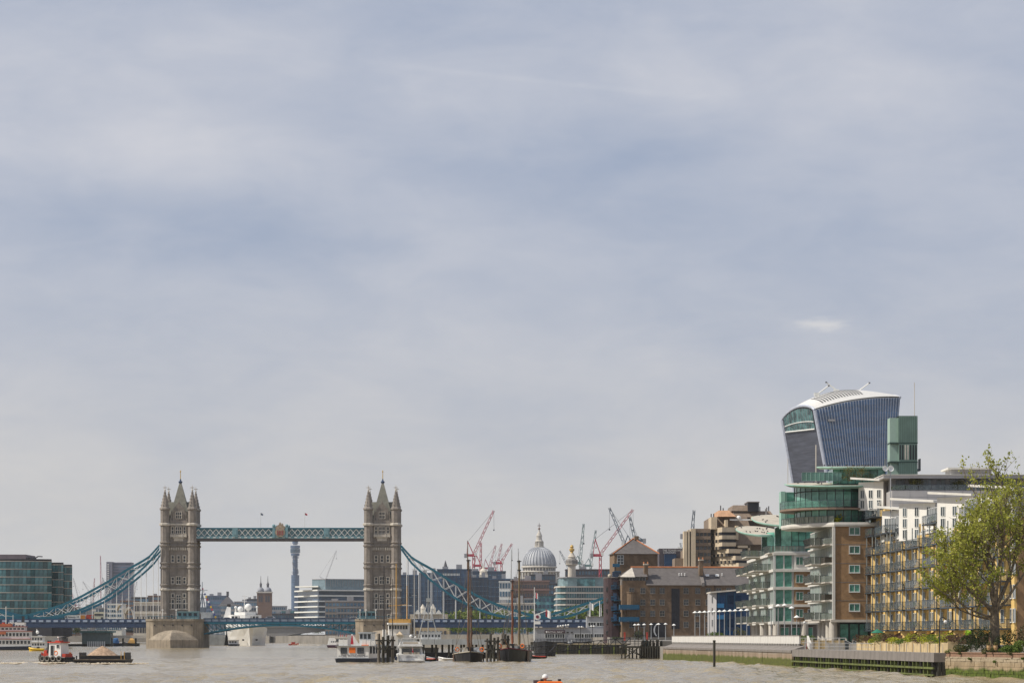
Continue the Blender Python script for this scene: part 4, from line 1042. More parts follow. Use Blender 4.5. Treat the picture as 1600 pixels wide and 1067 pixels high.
    # penthouse storeys: long grey-clad attic, glass balustrade, dark recessed top floor, flat roof
    MB().box(2, LN-.5, 3.5, 14.6, zt+.3, 21.2).build('attic', m_grwall, root)
    for i in range(20): put('window', window_mesh(1.5, 1.7, 2, 1, .08, .1, m_whitefr, m_room), root, (4+LN*i/20.6, 3.5, zt+.7))
    MB().box(LN, LN+.12, .3, 14.9, 3.1, zt).build('end_wall', m_brick, root)  # browner brick than the yellow walls: this end's shade put into its colour
    return root
yf = build_yellow_flats()

def pavilion(label, px_c, d, w1, w2, z0, z1, ang, rise, nwin, deep=None):
    """Roof pavilion turned to the river: lit white flank with window strips, shaded flank coloured grey, oversailing monopitch roof."""
    root = thing('roof_pavilion', label, 'penthouse', (PX(px_c, d), d, z0), radians(ang), 'roof pavilions on the yellow flats')
    h = z1-z0
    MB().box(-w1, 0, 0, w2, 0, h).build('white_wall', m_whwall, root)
    MB().box(.002, .06, .05, w2-.05, 0, h-.05).build('grey_wall', m_grwall, root)  # grey panel over the white wall: shade of this flank as colour
    n = nwin
    for i in range(n):
        x = -w1*(i+.5)/n
        for k in range(int(h/1.55)): put('window', window_mesh(.62, 1.15, 2, 1, .06, .09, m_whitefr, m_room), root, (x, 0, .35+1.55*k))
    b = MB(); e = .9
    b.loft([[(-w1-e, -e, h+rise), (e*.5, -e, h), (e*.5, w2+e, h), (-w1-e, w2+e, h+rise)], [(-w1-e, -e, h+rise+.3), (e*.5, -e, h+.3), (e*.5, w2+e, h+.3), (-w1-e, w2+e, h+rise+.3)]])
    b.build('roof', m_cream, root)
    put('window', window_mesh(1.3, 1.7, 1, 1, .08, .1, m_whitefr, m_room), root, (.062, w2*.5, h-2.3), pi/2)
    return root
pavilion('farthest small roof pavilion on the yellow flats, beside the satellite dishes', 1380, 459, 4.6, 5, 23.4, PZ(752, 459), -42, .5, 3)
pavilion('narrow white roof pavilion with two window strips, in front of the grey attic', 1407, 447, 3.6, 6.5, 18.6, PZ(797, 447), -48, .5, 2)
pavilion('wide white roof pavilion with stacked windows above the yellow brick', 1461, 421, 6.6, 6, 17.6, PZ(785, 421), -48, .6, 3)
pavilion('white roof pavilion half hidden by the tree crown', 1520, 392, 6.0, 6, 16.5, PZ(775, 392), -48, .5, 3)
pavilion('white roof pavilion nearest the camera behind the tree trunk fork', 1585, 366, 5.6, 6, 15.5, PZ(764, 366), -48, .5, 3)

def build_attic_block():
    D0 = 452.0; X = lambda px: PX(px, D0); z = lambda y: PZ(y, D0)
    root = thing('attic_block', 'grey panelled upper storeys with a flat roof behind the white pavilions', 'building', (X(1394), D0, 0))
    w = X(1640)-X(1394)
    MB().box(0, w, 0, 12, 18, z(766)).build('grey_wall', m_grwall, root)
    for i in range(1, 9): MB().box(w*i/9-.02, w*i/9+.02, -.03, -.001, z(800), z(766)).build('cladding_joint', m_lead, root)
    for y in (776, 785): MB().box(0, w, -.02, -.001, z(y)-.02, z(y)+.02).build('cladding_joint', m_lead, root)
    for i in range(12): MB().box(w*i/12+.05, w*(i+1)/12-.05, -.05, -.02, z(765.5), z(757.5)).build('balustrade_panel', m_balglass, root)
    MB().box(0, w, -.06, -.01, z(757.5), z(756.8)).build('handrail', m_steel, root)
    MB().box(.3, w, 3.5, 12, z(766), z(746.5)).build('top_floor', m_lead, root)
    for i in range(11):
        put('window', window_mesh(1.3, 1.5, 2, 1, .06, .1, m_lead, m_room), root, (1.6+w*i/11.5, 3.5, z(763)))
    MB().box(-1.2, w+.5, .8, 12.5, z(746.5), z(741.5)).build('roof', m_grwall, root)
    MB().box(-1.3, w+.6, .6, 12.6, z(741.5), z(740.6)).build('roof_edge', m_cream, root)
    # lift room
    MB().box(X(1492)-X(1394), X(1556)-X(1394), 4, 10, z(741), z(731)).build('lift_room', m_grwall, root)
    MB().box(X(1486)-X(1394), X(1562)-X(1394), 3, 11, z(731), z(728.3)).build('lift_room_roof', m_cream, root)
    for i in range(4): MB().lathe([(.22, z(741)), (.22, z(737.5))], 8, (X(1440)-X(1394)+i*1.6, 6)).build('vent', m_whitefr, root)
build_attic_block()
for i, (px, rx, h, w) in enumerate(((1430, 1.5, 2.3, 'big round olive bush on the grey attic terrace'), (1497, 1.1, 1.9, 'round bush on the attic terrace beside the lift room'), (1408, 1.7, .9, 'low hedge at the left of the attic terrace'))):
    shrub('terrace_bush', w, 'shrub', (PX(px, 453.5), 453.5, PZ(766, 453.5)), rx, 1.0, h, m_leafo if i < 2 else m_leafg, 800, .1, 400+i, 'roof terrace plants')
# satellite dishes and camera globes on a pole
t = thing('dish_pole', 'pole with two white dishes beside the farthest roof pavilion', 'antenna', (PX(1391.5, 448), 448, 20.0))
MB().tube((0, 0, 0), (0, 0, PZ(731, 448)-20), .08, 6).build('pole', m_grey, t)
for dx, r in ((-.85, .42), (0, .46)):
    me = MB().lathe([(.05, -.15), (r*.7, -.08), (r, .08), (r*.96, .1), (.05, -.1)], 14).mesh('dish', m_white); put('dish', me, t, (dx, -.2, PZ(732, 448)-20), rot=(1.4, 0, .3))
MB().tube((-.9, 0, PZ(733, 448)-20), (.3, 0, PZ(733, 448)-20), .05, 5).build('crossarm', m_grey, t)
# garden parasol
t = thing('parasol', 'green garden parasol open on the ground terrace of the yellow flats', 'parasol', (PX(1371, 440), 440, 3.1))
MB().tube((0, 0, 0), (0, 0, 2.0), .04, 6).build('pole', m_white, t); MB().lathe([(1.0, 1.55), (.05, 2.1), (.04, 2.05), (.98, 1.5)], 10).build('canopy', mat('green_canvas', (.02, .17, .11), .8), t)

# terrace edge by the round columns: beige balustrade with posts, two sloping rooflights
t = thing('terrace_balustrade', 'beige balustrade with square posts below the round columns', 'balustrade', (PX(1248, 432), 432, 2.3)); w = PX(1322, 432)-PX(1248, 432)
for i in range(7): MB().box(w*i/7+.12, w*(i+1)/7-.12, 0, .15, 0, 1.25).build('panel', m_planter, t)
for i in range(8): MB().box(w*i/7-.12, w*i/7+.12, -.06, .21, 0, 1.5).build('post', m_concl, t)
b = MB(); b.box(0, w, .04, .1, 1.55, 1.62); b.build('handrail', m_white, t)
for i in range(2):
    t = thing('sloping_rooflight', ('dark sloping rooflight nearest the round columns', 'dark sloping rooflight nearest the first planter shrub')[i], 'rooflight', (PX(1320+i*13, 414), 414, 2.3), 0, 'sloping rooflights')
    b = MB(); b.add([(0, 0, 0), (2.6, 0, 0), (0, 0, 1.3), (0, 1.4, 0), (2.6, 1.4, 0), (0, 1.4, 1.3)], [(0, 1, 2), (5, 4, 3), (0, 3, 4, 1), (1, 4, 5, 2), (2, 5, 3, 0)]); b.build('glazing', m_room, t)
    b = MB(); b.tube((0, -.03, 1.33), (2.65, -.03, .02), .04, 4); b.tube((0, 1.43, 1.33), (2.65, 1.43, .02), .04, 4); b.build('frame', m_white, t)
# ------------------------------------------------------------------ middle distance on the north bank
m_wbrick = mat('warehouse_brick', (.17, .115, .072), .9, var=.22, scale=.8, bump=.02, streak=.2)
m_pbrick = mat('purple_brick', (.05, .031, .035), .85, var=.2, scale=.8, streak=.15)
m_wslate = mat('grey_slate', (.105, .094, .09), .75, var=.16, scale=.9)
m_ridge = mat('terracotta', (.45, .17, .07), .8)
m_blue = mat('blue_steel', (.008, .08, .155), .45, var=.1)
m_deepblue = mat('deep_blue_cladding', (.010, .038, .095), .4, var=.25, scale=.4)
m_blueglass = glass('blue_glass', (.012, .05, .12), .06, var=.5, rnd=.4)
m_sill = mat('stone_sill', (.45, .40, .33), .8)
m_wpane = glass('old_window_glass', (.025, .028, .032), .08, var=.6, rnd=.6, c2=(.075, .08, .085))
def text(name, s, m, parent, loc, size, rot=(pi/2, 0, 0), wide=1.0, align='CENTER'):
    cu = bpy.data.curves.new(name, 'FONT'); cu.body = s; cu.size = size; cu.extrude = .01; cu.align_x = align; cu.space_character = 1.05; cu.materials.append(m)
    tmp = bpy.data.objects.new(name, cu); me = bpy.data.meshes.new_from_object(tmp); bpy.data.objects.remove(tmp)
    return put(name, me, parent, loc, rot=rot, scale=(wide, 1, 1))

def build_warehouse():
    D0 = 752.0; k = F/D0; X = lambda px: (px-972)/k; Z = lambda y: PZ(y, D0)
    root = thing('brick_warehouse', 'brown brick dockside warehouse with long slate roof, chimneys and blue balconies', 'building', (PX(972, D0), D0, 0), radians(4))
    e = Z(913.5); r = Z(885.5); x1 = X(1172); dp = 13.0
    MB().box(0, x1, 0, dp, 3.3, e).build('wall', m_wbrick, root)
    b = MB(); xl = X(1010)
    b.add([(xl, -.5, e-.05), (x1+.4, -.5, e-.05), (x1+.4, dp/2, r), (xl, dp/2, r), (x1+.4, dp+.5, e-.05), (xl, dp+.5, e-.05)], [(0, 1, 2, 3), (3, 2, 4, 5), (0, 3, 5), (1, 4, 2), (0, 5, 4, 1)])
    rf = b.build('roof', m_wslate, root)
    MB().tube((X(990), dp/2, r+.1), (x1, dp/2, r+.1), .22, 6).build('ridge_tiles', m_ridge, rf)
    # left end: roof terrace with glazed lantern and pale hipped roof
    b = MB(); b.add([(X(968.5), -.2, Z(900.5)), (X(1012), -.2, Z(900.5)), (X(1012), dp/2, r), (X(992), dp/2, r), (X(968.5), dp, Z(900.5)), (X(1012), dp, Z(900.5))], [(0, 1, 2, 3), (0, 3, 4), (3, 2, 5, 4), (1, 5, 2), (0, 4, 5, 1)])
    b.build('lantern_roof', m_wslate, root)
    b = MB(); b.add([(X(968.3), -.35, Z(900.8)), (X(992), -.35, Z(900.8)), (X(992), dp/2-.1, r+.08)], [(0, 1, 2)]); b.add([(X(968.3), -.35, Z(900.8)-.15), (X(992), -.35, Z(900.8)-.15), (X(992), -.3, Z(900.8))], [(0, 1, 2)])
    b.build('zinc_hip', m_concl, root)
    MB().box(X(972), X(1010), 1.2, dp-1, Z(913.5), Z(900.6)).build('lantern_wall', m_conc, root)
    for i in range(7): put('window', window_mesh(.75, .95, 1, 1, .06, .1, m_whitefr, m_wpane), root, (X(976.5)+i*.82, 1.2, Z(907.5)))
    MB().box(X(973), X(1009), .05, .3, e, Z(906.5)).build('parapet', m_wbrick, root)
    win = window_mesh(1.15, 1.3, 2, 2, .07, .16, mat('window_dull_frame', (.22, .2, .175), .7), m_wpane, sill=.08)
    for y in (926.5, 944.5, 962, 979.5):
        for px in (987, 1004.5, 1020, 1035, 1072.5, 1091, 1107.5, 1124, 1140):
            if y > 975 and px in (1020, 1035): continue
            put('window', win, root, (X(px), 0, Z(y)))
    b = MB(); b.box(X(1050), X(1062), -.08, .02, Z(982), Z(919)); sl = b.build('glazed_slot', m_darkmetal, root)
    for i in range(1, 12): z = Z(982)+(Z(919)-Z(982))*i/12; MB().box(X(1050), X(1062), -.12, -.081, z-.05, z+.05).build('slot_bar', m_darkmetal, sl)
    for px in (1050, 1056, 1062): MB().box(X(px)-.06, X(px)+.06, -.14, -.081, Z(982), Z(919)).build('slot_post', m_darkmetal, sl)
    MB().box(X(1015), X(1041), -.06, .02, 3.3, Z(972.5)).build('archway', m_darkmetal, root)
    b = MB()
    P = [(X(1029)+1.1*cos(a), -.5, Z(984)+1.6*sin(a)) for a in [pi*.55+pi*.8*i/10 for i in range(11)]]
    for i in range(10): b.tube(P[i], P[i+1], .12+.02*(5-abs(i-5)), 6)
    b.build('crescent_sign', m_white, root)
    # curved bay and blue balconies at the left corner
    MB().lathe([(1.25, 8.0), (1.25, Z(926)), (1.35, Z(926)), (1.35, Z(924.5))], 14, (X(987), .3)).build('curved_bay', m_wbrick, root)
    for y in (951, 970):
        z = Z(y); sl = MB().box(X(967), X(998), -1.7, 0, z-.2, z).build('balcony', m_blue, root)
        MB().box(X(967), X(998), -1.75, -1.68, z+.05, z+1.05).build('balustrade', m_blue, sl)
        MB().box(X(967), X(967)+.06, -1.68, 0, z+.05, z+1.05).build('balustrade', m_blue, sl); MB().box(X(998)-.06, X(998), -1.68, 0, z+.05, z+1.05).build('balustrade', m_blue, sl)
    # chimneys and party wall
    for px, yb, yt in ((1011, 908, 880), (1098, 893, 873)):
        b = MB(); b.box(X(px-3), X(px+3), 1.6, 3.2, Z(yb)-.8, Z(yt+2)); c = b.build('chimney', m_wbrick, root)
        MB().box(X(px-3.6), X(px+3.6), 1.45, 3.35, Z(yt+2), Z(yt)).build('chimney_cap', m_sill, c)
        for dx in (-.5, .5): MB().lathe([(.18, Z(yt)), (.15, Z(yt)+.5)], 8, (X(px)+dx, 2.4)).build('chimney_pot', m_ridge, c)
    b = MB(); x = X(1099); b.add([(x-.35, -.6, e-.3), (x+.35, -.6, e-.3), (x+.35, dp/2, r), (x-.35, dp/2, r), (x-.35, -.6, e+.6), (x+.35, -.6, e+.6), (x+.35, dp/2, r+.6), (x-.35, dp/2, r+.6)], [(0, 3, 2, 1), (4, 5, 6, 7), (0, 1, 5, 4), (1, 2, 6, 5), (2, 3, 7, 6), (3, 0, 4, 7)])
    b.build('party_wall', m_conc, root)
    sk = MB().box(-.45, .45, -.1, .02, 0, .9).mesh('rooflight', m_white)
    a = -(pi/2-atan2(r-e, dp/2+.5))
    for px in (1108.5, 1124): put('rooflight', sk, root, (X(px), 2.6, e+(r-e)*.47+.12), rot=(a, 0, 0))
    for px in (1064, 1068, 1073, 1132): MB().lathe([(.12, 0), (.12, .5), (.2, .55), (.02, .7)], 6).build('roof_vent', m_white, root, (X(px), 3.0, e+(r-e)*.53))
    for px in (1118, 1150): MB().tube((X(px), -.1, 3.3), (X(px), -.1, e), .07, 5).build('downpipe', m_darkmetal, root)
    # taller block behind with hipped roof
    yb = dp+6; D1 = D0+yb; q = D1/D0
    XX = lambda px: (PX(px, D1)-PX(972, D0)); ZZ = lambda y: PZ(y, D1)
    x0, x2 = XX(968), XX(1036)
    MB().box(x0, x2, yb, yb+12, 3.3, ZZ(865)).build('tall_block', m_wbrick, root)
    ap = ((x0+x2)/2, yb+6)
    b = MB(); b.add([(x0-.4, yb-.4, ZZ(865)), (x2+.4, yb-.4, ZZ(865)), (x2+.4, yb+12.4, ZZ(865)), (x0-.4, yb+12.4, ZZ(865)), (*ap, ZZ(840))], [(0, 1, 4), (1, 2, 4), (2, 3, 4), (3, 0, 4), (3, 2, 1, 0)])
    tr = b.build('hipped_roof', m_wslate, root)
    for c in ((x0-.4, yb-.4), (x2+.4, yb-.4)): MB().tube((*c, ZZ(865)+.08), (*ap, ZZ(840)+.08), .16, 6).build('hip_tiles', m_ridge, tr)
    MB().box(ap[0]+.2, ap[0]+1.3, yb+5, yb+6.5, ZZ(842), ZZ(836)).build('chimney', m_wbrick, root)
    put('window', window_mesh(1.5, 2.2, 2, 3, .1, .12, m_whitefr, m_wpane), root, (XX(977.5), yb, ZZ(881)))
    me = MB().lathe([(.7, -.06), (.7, .06)], 16).mesh('round_window', m_wpane); put('round_window', me, root, (XX(1026), yb-.05, ZZ(871)), rot=(pi/2, 0, 0))
    me = MB().lathe([(.72, -.05), (.95, -.05), (.95, .12), (.72, .12)], 16).mesh('round_surround', m_wbrick); put('round_surround', me, root, (XX(1026), yb-.05, ZZ(871)), rot=(pi/2, 0, 0))
    for i, y in enumerate((905, 925, 945, 965)):
        put('window', win, root, (0, 5+3*(i % 2), Z(y)), -pi/2); put('window', win, root, (0, 9, Z(y)), -pi/2)
    for y in (938, 957, 976): MB().box(-1.6, -.02, 2, 6, Z(y), Z(y)+.15).build('side_balcony', m_blue, root)
build_warehouse()

def build_purple_tower():
    D0 = 757.0; k = F/D0; X = lambda px: (px-945)/k; Z = lambda y: PZ(y, D0)
    root = thing('purple_brick_tower', 'dark purple brick stair tower with small blue balconies beside the warehouse', 'building', (PX(945, D0), D0, 0))
    w = X(967)
    poly = [(0, 2.0), (.3, .9), (.9, .25), (1.7, 0), (w, 0), (w, 12), (0, 12)]
    MB().prism(poly, 2.0, Z(902.5)).build('wall', m_pbrick, root); MB().prism([(x*1.02-.05, y-.08) for x, y in poly], Z(902.5), Z(901.5)).build('coping', m_conc, root)
    for y in (918, 935, 952, 969, 986): MB().box(.35, .75, .3, .9, Z(y+5), Z(y-1)).build('slot_window', m_wpane, root)
    for y in (917, 934, 950, 967):
        b = MB(); b.lathe([(1.05, Z(y+3)), (1.05, Z(y+2.4))], 12, (w-.9, 0)); s = b.build('balcony', m_blue, root)
        r = MB(); P = [(w-.9+1.03*cos(a), 1.03*sin(a)) for a in [pi+pi*i/8 for i in range(9)]]
        for p, q in zip(P, P[1:]): r.tube((*p, Z(y-2.5)), (*q, Z(y-2.5)), .07, 4); r.tube((*p, Z(y+2.4)), (*p, Z(y-2.5)), .05, 4)
        r.build('balustrade', m_blue, s)
        MB().box(w-1.4, w-.5, -.06, -.003, Z(y+2.4), Z(y-8)).build('door', m_blueglass, root)
    MB().box(X(957), w+.6, 1, 4, Z(901), Z(893)).build('roof_room', m_blueglass, root); MB().box(X(957)+.3, w+.6, .7, 4.2, Z(893), Z(891.8)).build('roof_slab', m_blue, root)
    MB().box(X(958), w+.3, 2, 4, Z(885), Z(880)).build('sky_sign', m_blue, root); MB().tube((X(962), 3, Z(891)), (X(962), 3, Z(880)), .1, 6).build('sign_post', m_darkmetal, root)
    MB().ball((X(953), 1.5, Z(899)), .5, 10, 6).build('roof_globe', m_sill, root)
build_purple_tower()

def build_blue_block():
    D0 = 640.0; k = F/D0; X = lambda px: (px-1112)/k; Z = lambda y: PZ(y, D0)
    root = thing('blue_glass_block', 'small blue clad block with curved white edge and sloping roof', 'building', (PX(1112, D0), D0, 0))
    w = X(1172); top = lambda x: Z(926.5)+(Z(921)-Z(926.5))*min(1, x/X(1160))
    poly = [(X(1120), 0), (w, 0), (w, 12), (0.4, 12), (0.1, 6), (.35, 3), (.9, .9)]
    b = MB(); b.prism(poly, 3.3, lambda x, y: top(x)); b.build('wall', m_deepblue, root)
    poly2 = [(X(1120)-.02, -.05), (.85, .82), (.28, 2.9), (.02, 6), (.3, 12.1), (-.1, 12.1), (-.3, 6), (0, 2.8), (.6, .5), (X(1120)-.1, -.3)]
    MB().prism(poly2, 3.3, Z(926)).build('white_edge', m_grwall, root)
    b = MB(); b.loft([[(-.3, -.7, top(0)+.02), (w, -.7, top(w)+.02), (w, 12.5, top(w)+.02), (-.3, 12.5, top(0)+.02)], [(-.3, -.7, top(0)+.35), (w, -.7, top(w)+.35), (w, 12.5, top(w)+.35), (-.3, 12.5, top(0)+.35)]]); b.build('roof', m_concl, root)
    for i in range(3):
        for j in range(4):
            x = X(1123)+(X(1160)-X(1123))*(i+.5)/3; z = 3.6+2.5*j
            put('window', window_mesh(1.25, 1.75, 1, 1, .07, .08, m_deepblue, m_blueglass), root, (x, 0, z))
    for j in range(4): put('window', window_mesh(.55, 1.4, 1, 1, .06, .1, m_grwall, m_wpane), root, (.32, 1.6, 3.8+2.5*j), -pi*.38)
    for x in (X(1123), X(1135.5), X(1148)): MB().box(x-.08, x+.08, -.12, -.003, 3.3, Z(926)).build('fin', m_blue, root)
    for y in (949, 967): MB().box(X(1121), X(1131), -.9, -.003, Z(y), Z(y)+.9).build('blue_box', mat('bright_blue', (.02, .14, .30), .5), root)
build_blue_block()
shrub('bush', 'loose green bush at the left foot of the blue block', 'shrub', (PX(1112, 560), 560, 3.1), 3.4, 1.6, 2.3, m_leafg, 1200, .13, 501)
shrub('bush', 'low green hedge before the middle of the blue block', 'shrub', (PX(1138, 555), 555, 3.1), 2.8, 1.2, 1.2, m_leafg, 700, .12, 502)
shrub('bush', 'leafy bush at the right edge of the blue block', 'shrub', (PX(1157, 575), 575, 3.1), 1.6, 1.2, 3.0, m_leafo, 500, .13, 503)
shrub('bush', 'dark bush by the steel landing before the warehouse', 'shrub', (PX(998, 690), 690, 3.3), 1.8, 1.2, 2.6, m_leafd, 500, .13, 504)
shrub('bush', 'small bush on the quay beside the purple tower', 'shrub', (PX(963, 700), 700, 3.3), 1.5, 1.0, 1.2, m_leafd, 300, .13, 505)

# ---- stepped concrete hotel
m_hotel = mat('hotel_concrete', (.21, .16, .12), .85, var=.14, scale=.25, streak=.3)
m_hotell = mat('hotel_pale_sunlit_concrete', (.52, .43, .31), .85, var=.1, scale=.25, streak=.2)  # paler copy of the hotel concrete, sunlit tone put into its colour
def build_hotel():
    D0 = 985.0; k = F/D0; X = lambda px: (px-1110)/k; Z = lambda y: PZ(y, D0)
    root = thing('stepped_concrete_hotel', 'brown concrete hotel block stepping up in bands with angular towers', 'building', (PX(1110, D0), D0, 0))
    B = lambda nm, pa, pb, ya, yb, y0, y1, m=m_hotel: MB().box(X(pa), X(pb), y0, y1, Z(yb), Z(ya)).build(nm, m, root)
    B('main_block', 1113, 1216, 806, 1000, 14, 44); B('left_wing', 1088, 1112.6, 824.5, 1000, 6, 30); B('low_wing', 1070, 1092, 858, 1000, 4, 30); B('far_wing', 1056, 1080, 871, 1000, 6, 30)
    for pa, pb, ya in ((1069.5, 1074.5, 829), (1075.8, 1078.5, 827), (1080.5, 1087.8, 825)): B('lift_shaft', pa, pb, ya, 1000, 3, 10, m_hotell)
    B('shaft_gap', 1074.5, 1080.5, 829, 1000, 5, 11, mat('dark_purple_concrete', (.06, .045, .06), .8))
    for i, y in enumerate((826, 836.5, 847, 857.5, 868, 878.5)):
        B('spandrel', 1088.5 if i < 4 else 1070+(i-4)*0, 1112, y, y+5.2, 4.6, 6.2)
        wb = B('window_band', 1088.5 if i < 4 else 1071, 1112, y+5.4, y+10.3, 5.4, 6.1, m_wpane)
        for j in range(1, 4): MB().box(X(1088.5+6*j)-.15, X(1088.5+6*j)+.15, 5.1, 5.39, Z(y+10.3), Z(y+5.4)).build('mullion', m_hotel, wb)
    # angled bays, their flanks turned to the sun
    for i, (ya, yb, pr) in enumerate(((824, 831.5, 1127), (836.5, 842.5, 1127), (847.5, 853.5, 1127), (858, 864.5, 1136.5), (869, 875.5, 1146.5), (880, 887.5, 1151), (891, 900, 1155))):
        px1 = pr; P = [(X(1111), 14), (X(px1), -4-.18*(px1-1127)), (X(px1+22), -3), (X(px1+26), 14)]
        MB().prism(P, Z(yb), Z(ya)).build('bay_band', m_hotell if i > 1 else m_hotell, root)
        if i < 6:
            P2 = [(X(1112), 14), (X(px1)-.1, -3-.18*(px1-1127)), (X(px1+21), -2), (X(px1+25), 14)]
            y2 = (836.5, 847.5, 858, 869, 880, 891)[i]; MB().prism(P2, Z(y2)-.02, Z(yb)+.02).build('bay_glazing', m_darkmetal, root)
            nm = max(4, int((px1-1111)/5)); (xa, ya_), (xb, yb_) = P[0], P[1]
            for j in range(1, nm): t = j/nm; x, y = xa+(xb-xa)*t, ya_+(yb_-ya_)*t; MB().box(x-.3, x+.3, y-.1, y+1.2, Z(y2), Z(yb)).build('bay_pier', m_hotell, root)
    B('stair_tower', 1112, 1121, 807, 826, 2, 16, m_hotell)
    # upper angular storeys
    def trap(nm, pa, pb, pc, pd, ya, yb, y0, y1, m=m_hotel):
        b = MB(); b.loft([[(X(pa), y0, Z(yb)), (X(pb), y0, Z(yb)), (X(pb), y1, Z(yb)), (X(pa), y1, Z(yb))], [(X(pc), y0+2, Z(ya)), (X(pd), y0+2, Z(ya)), (X(pd), y1, Z(ya)), (X(pc), y1, Z(ya))]]); b.build(nm, m, root)
    trap('chamfered_storey', 1121, 1175, 1123, 1170, 806, 824, 6, 40); trap('penthouse_storey', 1123, 1152, 1125, 1141, 796, 806, 4, 30, mat('hotel_orange_concrete', (.46, .27, .16), .85, streak=.2)); trap('plant_storey', 1148, 1214, 1150, 1208, 796, 806, 9, 40)
    trap('roof_plant', 1147, 1180, 1150, 1177, 786.5, 796, 10, 36); B('lattice_tank', 1172, 1189.5, 782.5, 797, 9, 22, m_darkmetal); B('tank_cap', 1171, 1190, 781.5, 783, 8, 23, m_conc)
    trap('east_storey', 1150, 1200, 1152, 1196, 824, 850, 3, 30, m_hotel)
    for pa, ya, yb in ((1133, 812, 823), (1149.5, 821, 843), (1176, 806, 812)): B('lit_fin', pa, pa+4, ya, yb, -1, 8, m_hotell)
    b = MB(); b.box(X(1152), X(1171), -2, 4, Z(856), Z(852)); b.box(X(1168), X(1171.5), -2, 4, Z(866), Z(852)); b.build('picture_window_frame', m_hotell, root); B('picture_window', 1159, 1168, 857, 866, 1, 3, m_wpane)
    for px in (1115, 1119, 1130, 1134, 1149, 1152, 1192, 1203, 1206): MB().tube((X(px), 12, Z(806 if px < 1122 else 797)), (X(px), 12, Z(800 if px < 1122 else 787+px % 5)), .18, 5).build('aerial', m_darkmetal, root)
    MB().tube((X(1200.5), 9, Z(806)), (X(1200.5), 9, Z(793)), .3, 6).build('flue', m_concl, root)
    MB().ball((X(1156), 5, Z(808)), .8, 8, 6).build('roof_dome', m_white, root)
    n = 16
    for i in range(n): put('roof_lamp', MB().box(-.25, .25, -.2, .2, 0, .5).mesh('roof_lamp', m_white) if i == 0 else bpy.data.meshes['roof_lamp'], root, (X(1143)+i*.42, 5, Z(812)))
build_hotel()
def build_sign_block():
    D0 = 1010.0; k = F/D0; X = lambda px: (px-1030)/k; Z = lambda y: PZ(y, D0)
    root = thing('dark_sign_block', 'low dark block with white rooftop lettering behind the warehouse roof', 'building', (PX(1030, D0), D0, 0))
    MB().box(0, X(1078), 0, 14, 4, Z(856.5)).build('wall', mat('dark_cladding', (.07, .06, .07), .6), root)
    text('lettering', 'THE TOWER HOTEL', m_white, root, (X(1053), -.05, Z(861)), .95, wide=.85)
    text('lettering', 'LONDON', m_white, root, (X(1046), -.05, Z(864.3)), .9)
    MB().box(X(1038), X(1056), -3, -.1, 4, Z(866)).build('scaffold_sheet', m_deepblue, root)
    for i in range(6): MB().box(X(1062+i*3), X(1063.4+i*3), -2, -1.5, 4, Z(879)).build('marquee_post', m_white, root)
    b = MB(); b.add([(X(1058), -4, Z(885)), (X(1070), -4, Z(885)), (X(1070), 0, Z(885)), (X(1058), 0, Z(885)), (X(1064), -2, Z(878))], [(0, 1, 4), (1, 2, 4), (2, 3, 4), (3, 0, 4)]); b.build('tent_roof', m_white, root)
build_sign_block()

# ---- naval reserve building on the quay by the bridge
def build_naval():
    D0 = 905.0; k = F/D0; X = lambda px: (px-834)/k; Z = lambda y: PZ(y, D0)
    root = thing('grey_quay_building', 'low grey quayside building with ribbon windows and a dark name board', 'building', (PX(834, D0), D0, 0))
    m_gq = mat('grey_render', (.33, .335, .345), .75, var=.08, streak=.2)
    MB().box(0, X(951), 0, 12, 2.0, Z(981)).build('wall', m_gq, root); MB().box(X(917), X(951), 2, 12, Z(981), Z(963)).build('upper_storey', m_gq, root)
    MB().box(-.2, X(916.8), -.3, 12.2, Z(981), Z(980)).build('roof_edge', m_conc, root); MB().box(X(916.5), X(951), 1.7, 12.2, Z(963), Z(962)).build('roof_edge', m_conc, root)
    for pa, pb in ((852, 866), (867.5, 882), (898, 912), (914, 926), (929, 943)): put('window', window_mesh(X(pb)-X(pa), Z(990)-Z(996), 4, 1, .12, .14, m_whitefr, m_wpane), root, ((X(pa)+X(pb))/2, 0, Z(996)))
    for pa, pb in ((919.5, 931), (933, 945)): put('window', window_mesh(X(pb)-X(pa), Z(972)-Z(977.5), 3, 1, .12, .14, m_whitefr, m_wpane), root, ((X(pa)+X(pb))/2, 2, Z(977.5)))
    for pa in (887, 893.5): put('window', window_mesh(.6, .35, 1, 1, .06, .1, m_conc, m_wpane), root, (X(pa), 0, Z(988.5)))
    MB().box(X(851), X(883), -.2, -.02, Z(989), Z(984)).build('name_board', mat('maroon_board', (.06, .03, .04), .5), root)
    text('lettering', 'ROYAL NAVY', m_white, root, (X(868.5), -.22, Z(988.1)), .72, wide=1.05)
    me = MB().lathe([(.28, -.02), (.28, .02)], 10).mesh('emblem', m_white); put('emblem', me, root, (X(854), -.22, Z(986.6)), rot=(pi/2, 0, 0))
    for i, px in enumerate((838, 845, 872, 879, 886, 905, 910, 933)): MB().box(X(px)-.4, X(px)+.5, 3, 4, Z(980), Z(978.3)).build('roof_unit', m_concl, root)
    # dark quay wall and fenders below
    MB().box(-1, X(956), -1.5, -.05, -3, 2.6).build('quay_wall', m_timber, root)
    b = MB(); b.box(-1, X(956), -1.6, -1.4, 3.4, 3.5); b.box(-1, X(956), -1.6, -1.4, 2.95, 3.02); b.build('quay_rail', m_darkmetal, root)
    for i in range(24): MB().box(X(835+i*5)-.05, X(835+i*5)+.05, -1.6, -1.45, 2.6, 3.5).build('rail_post', m_darkmetal, root)
build_naval()
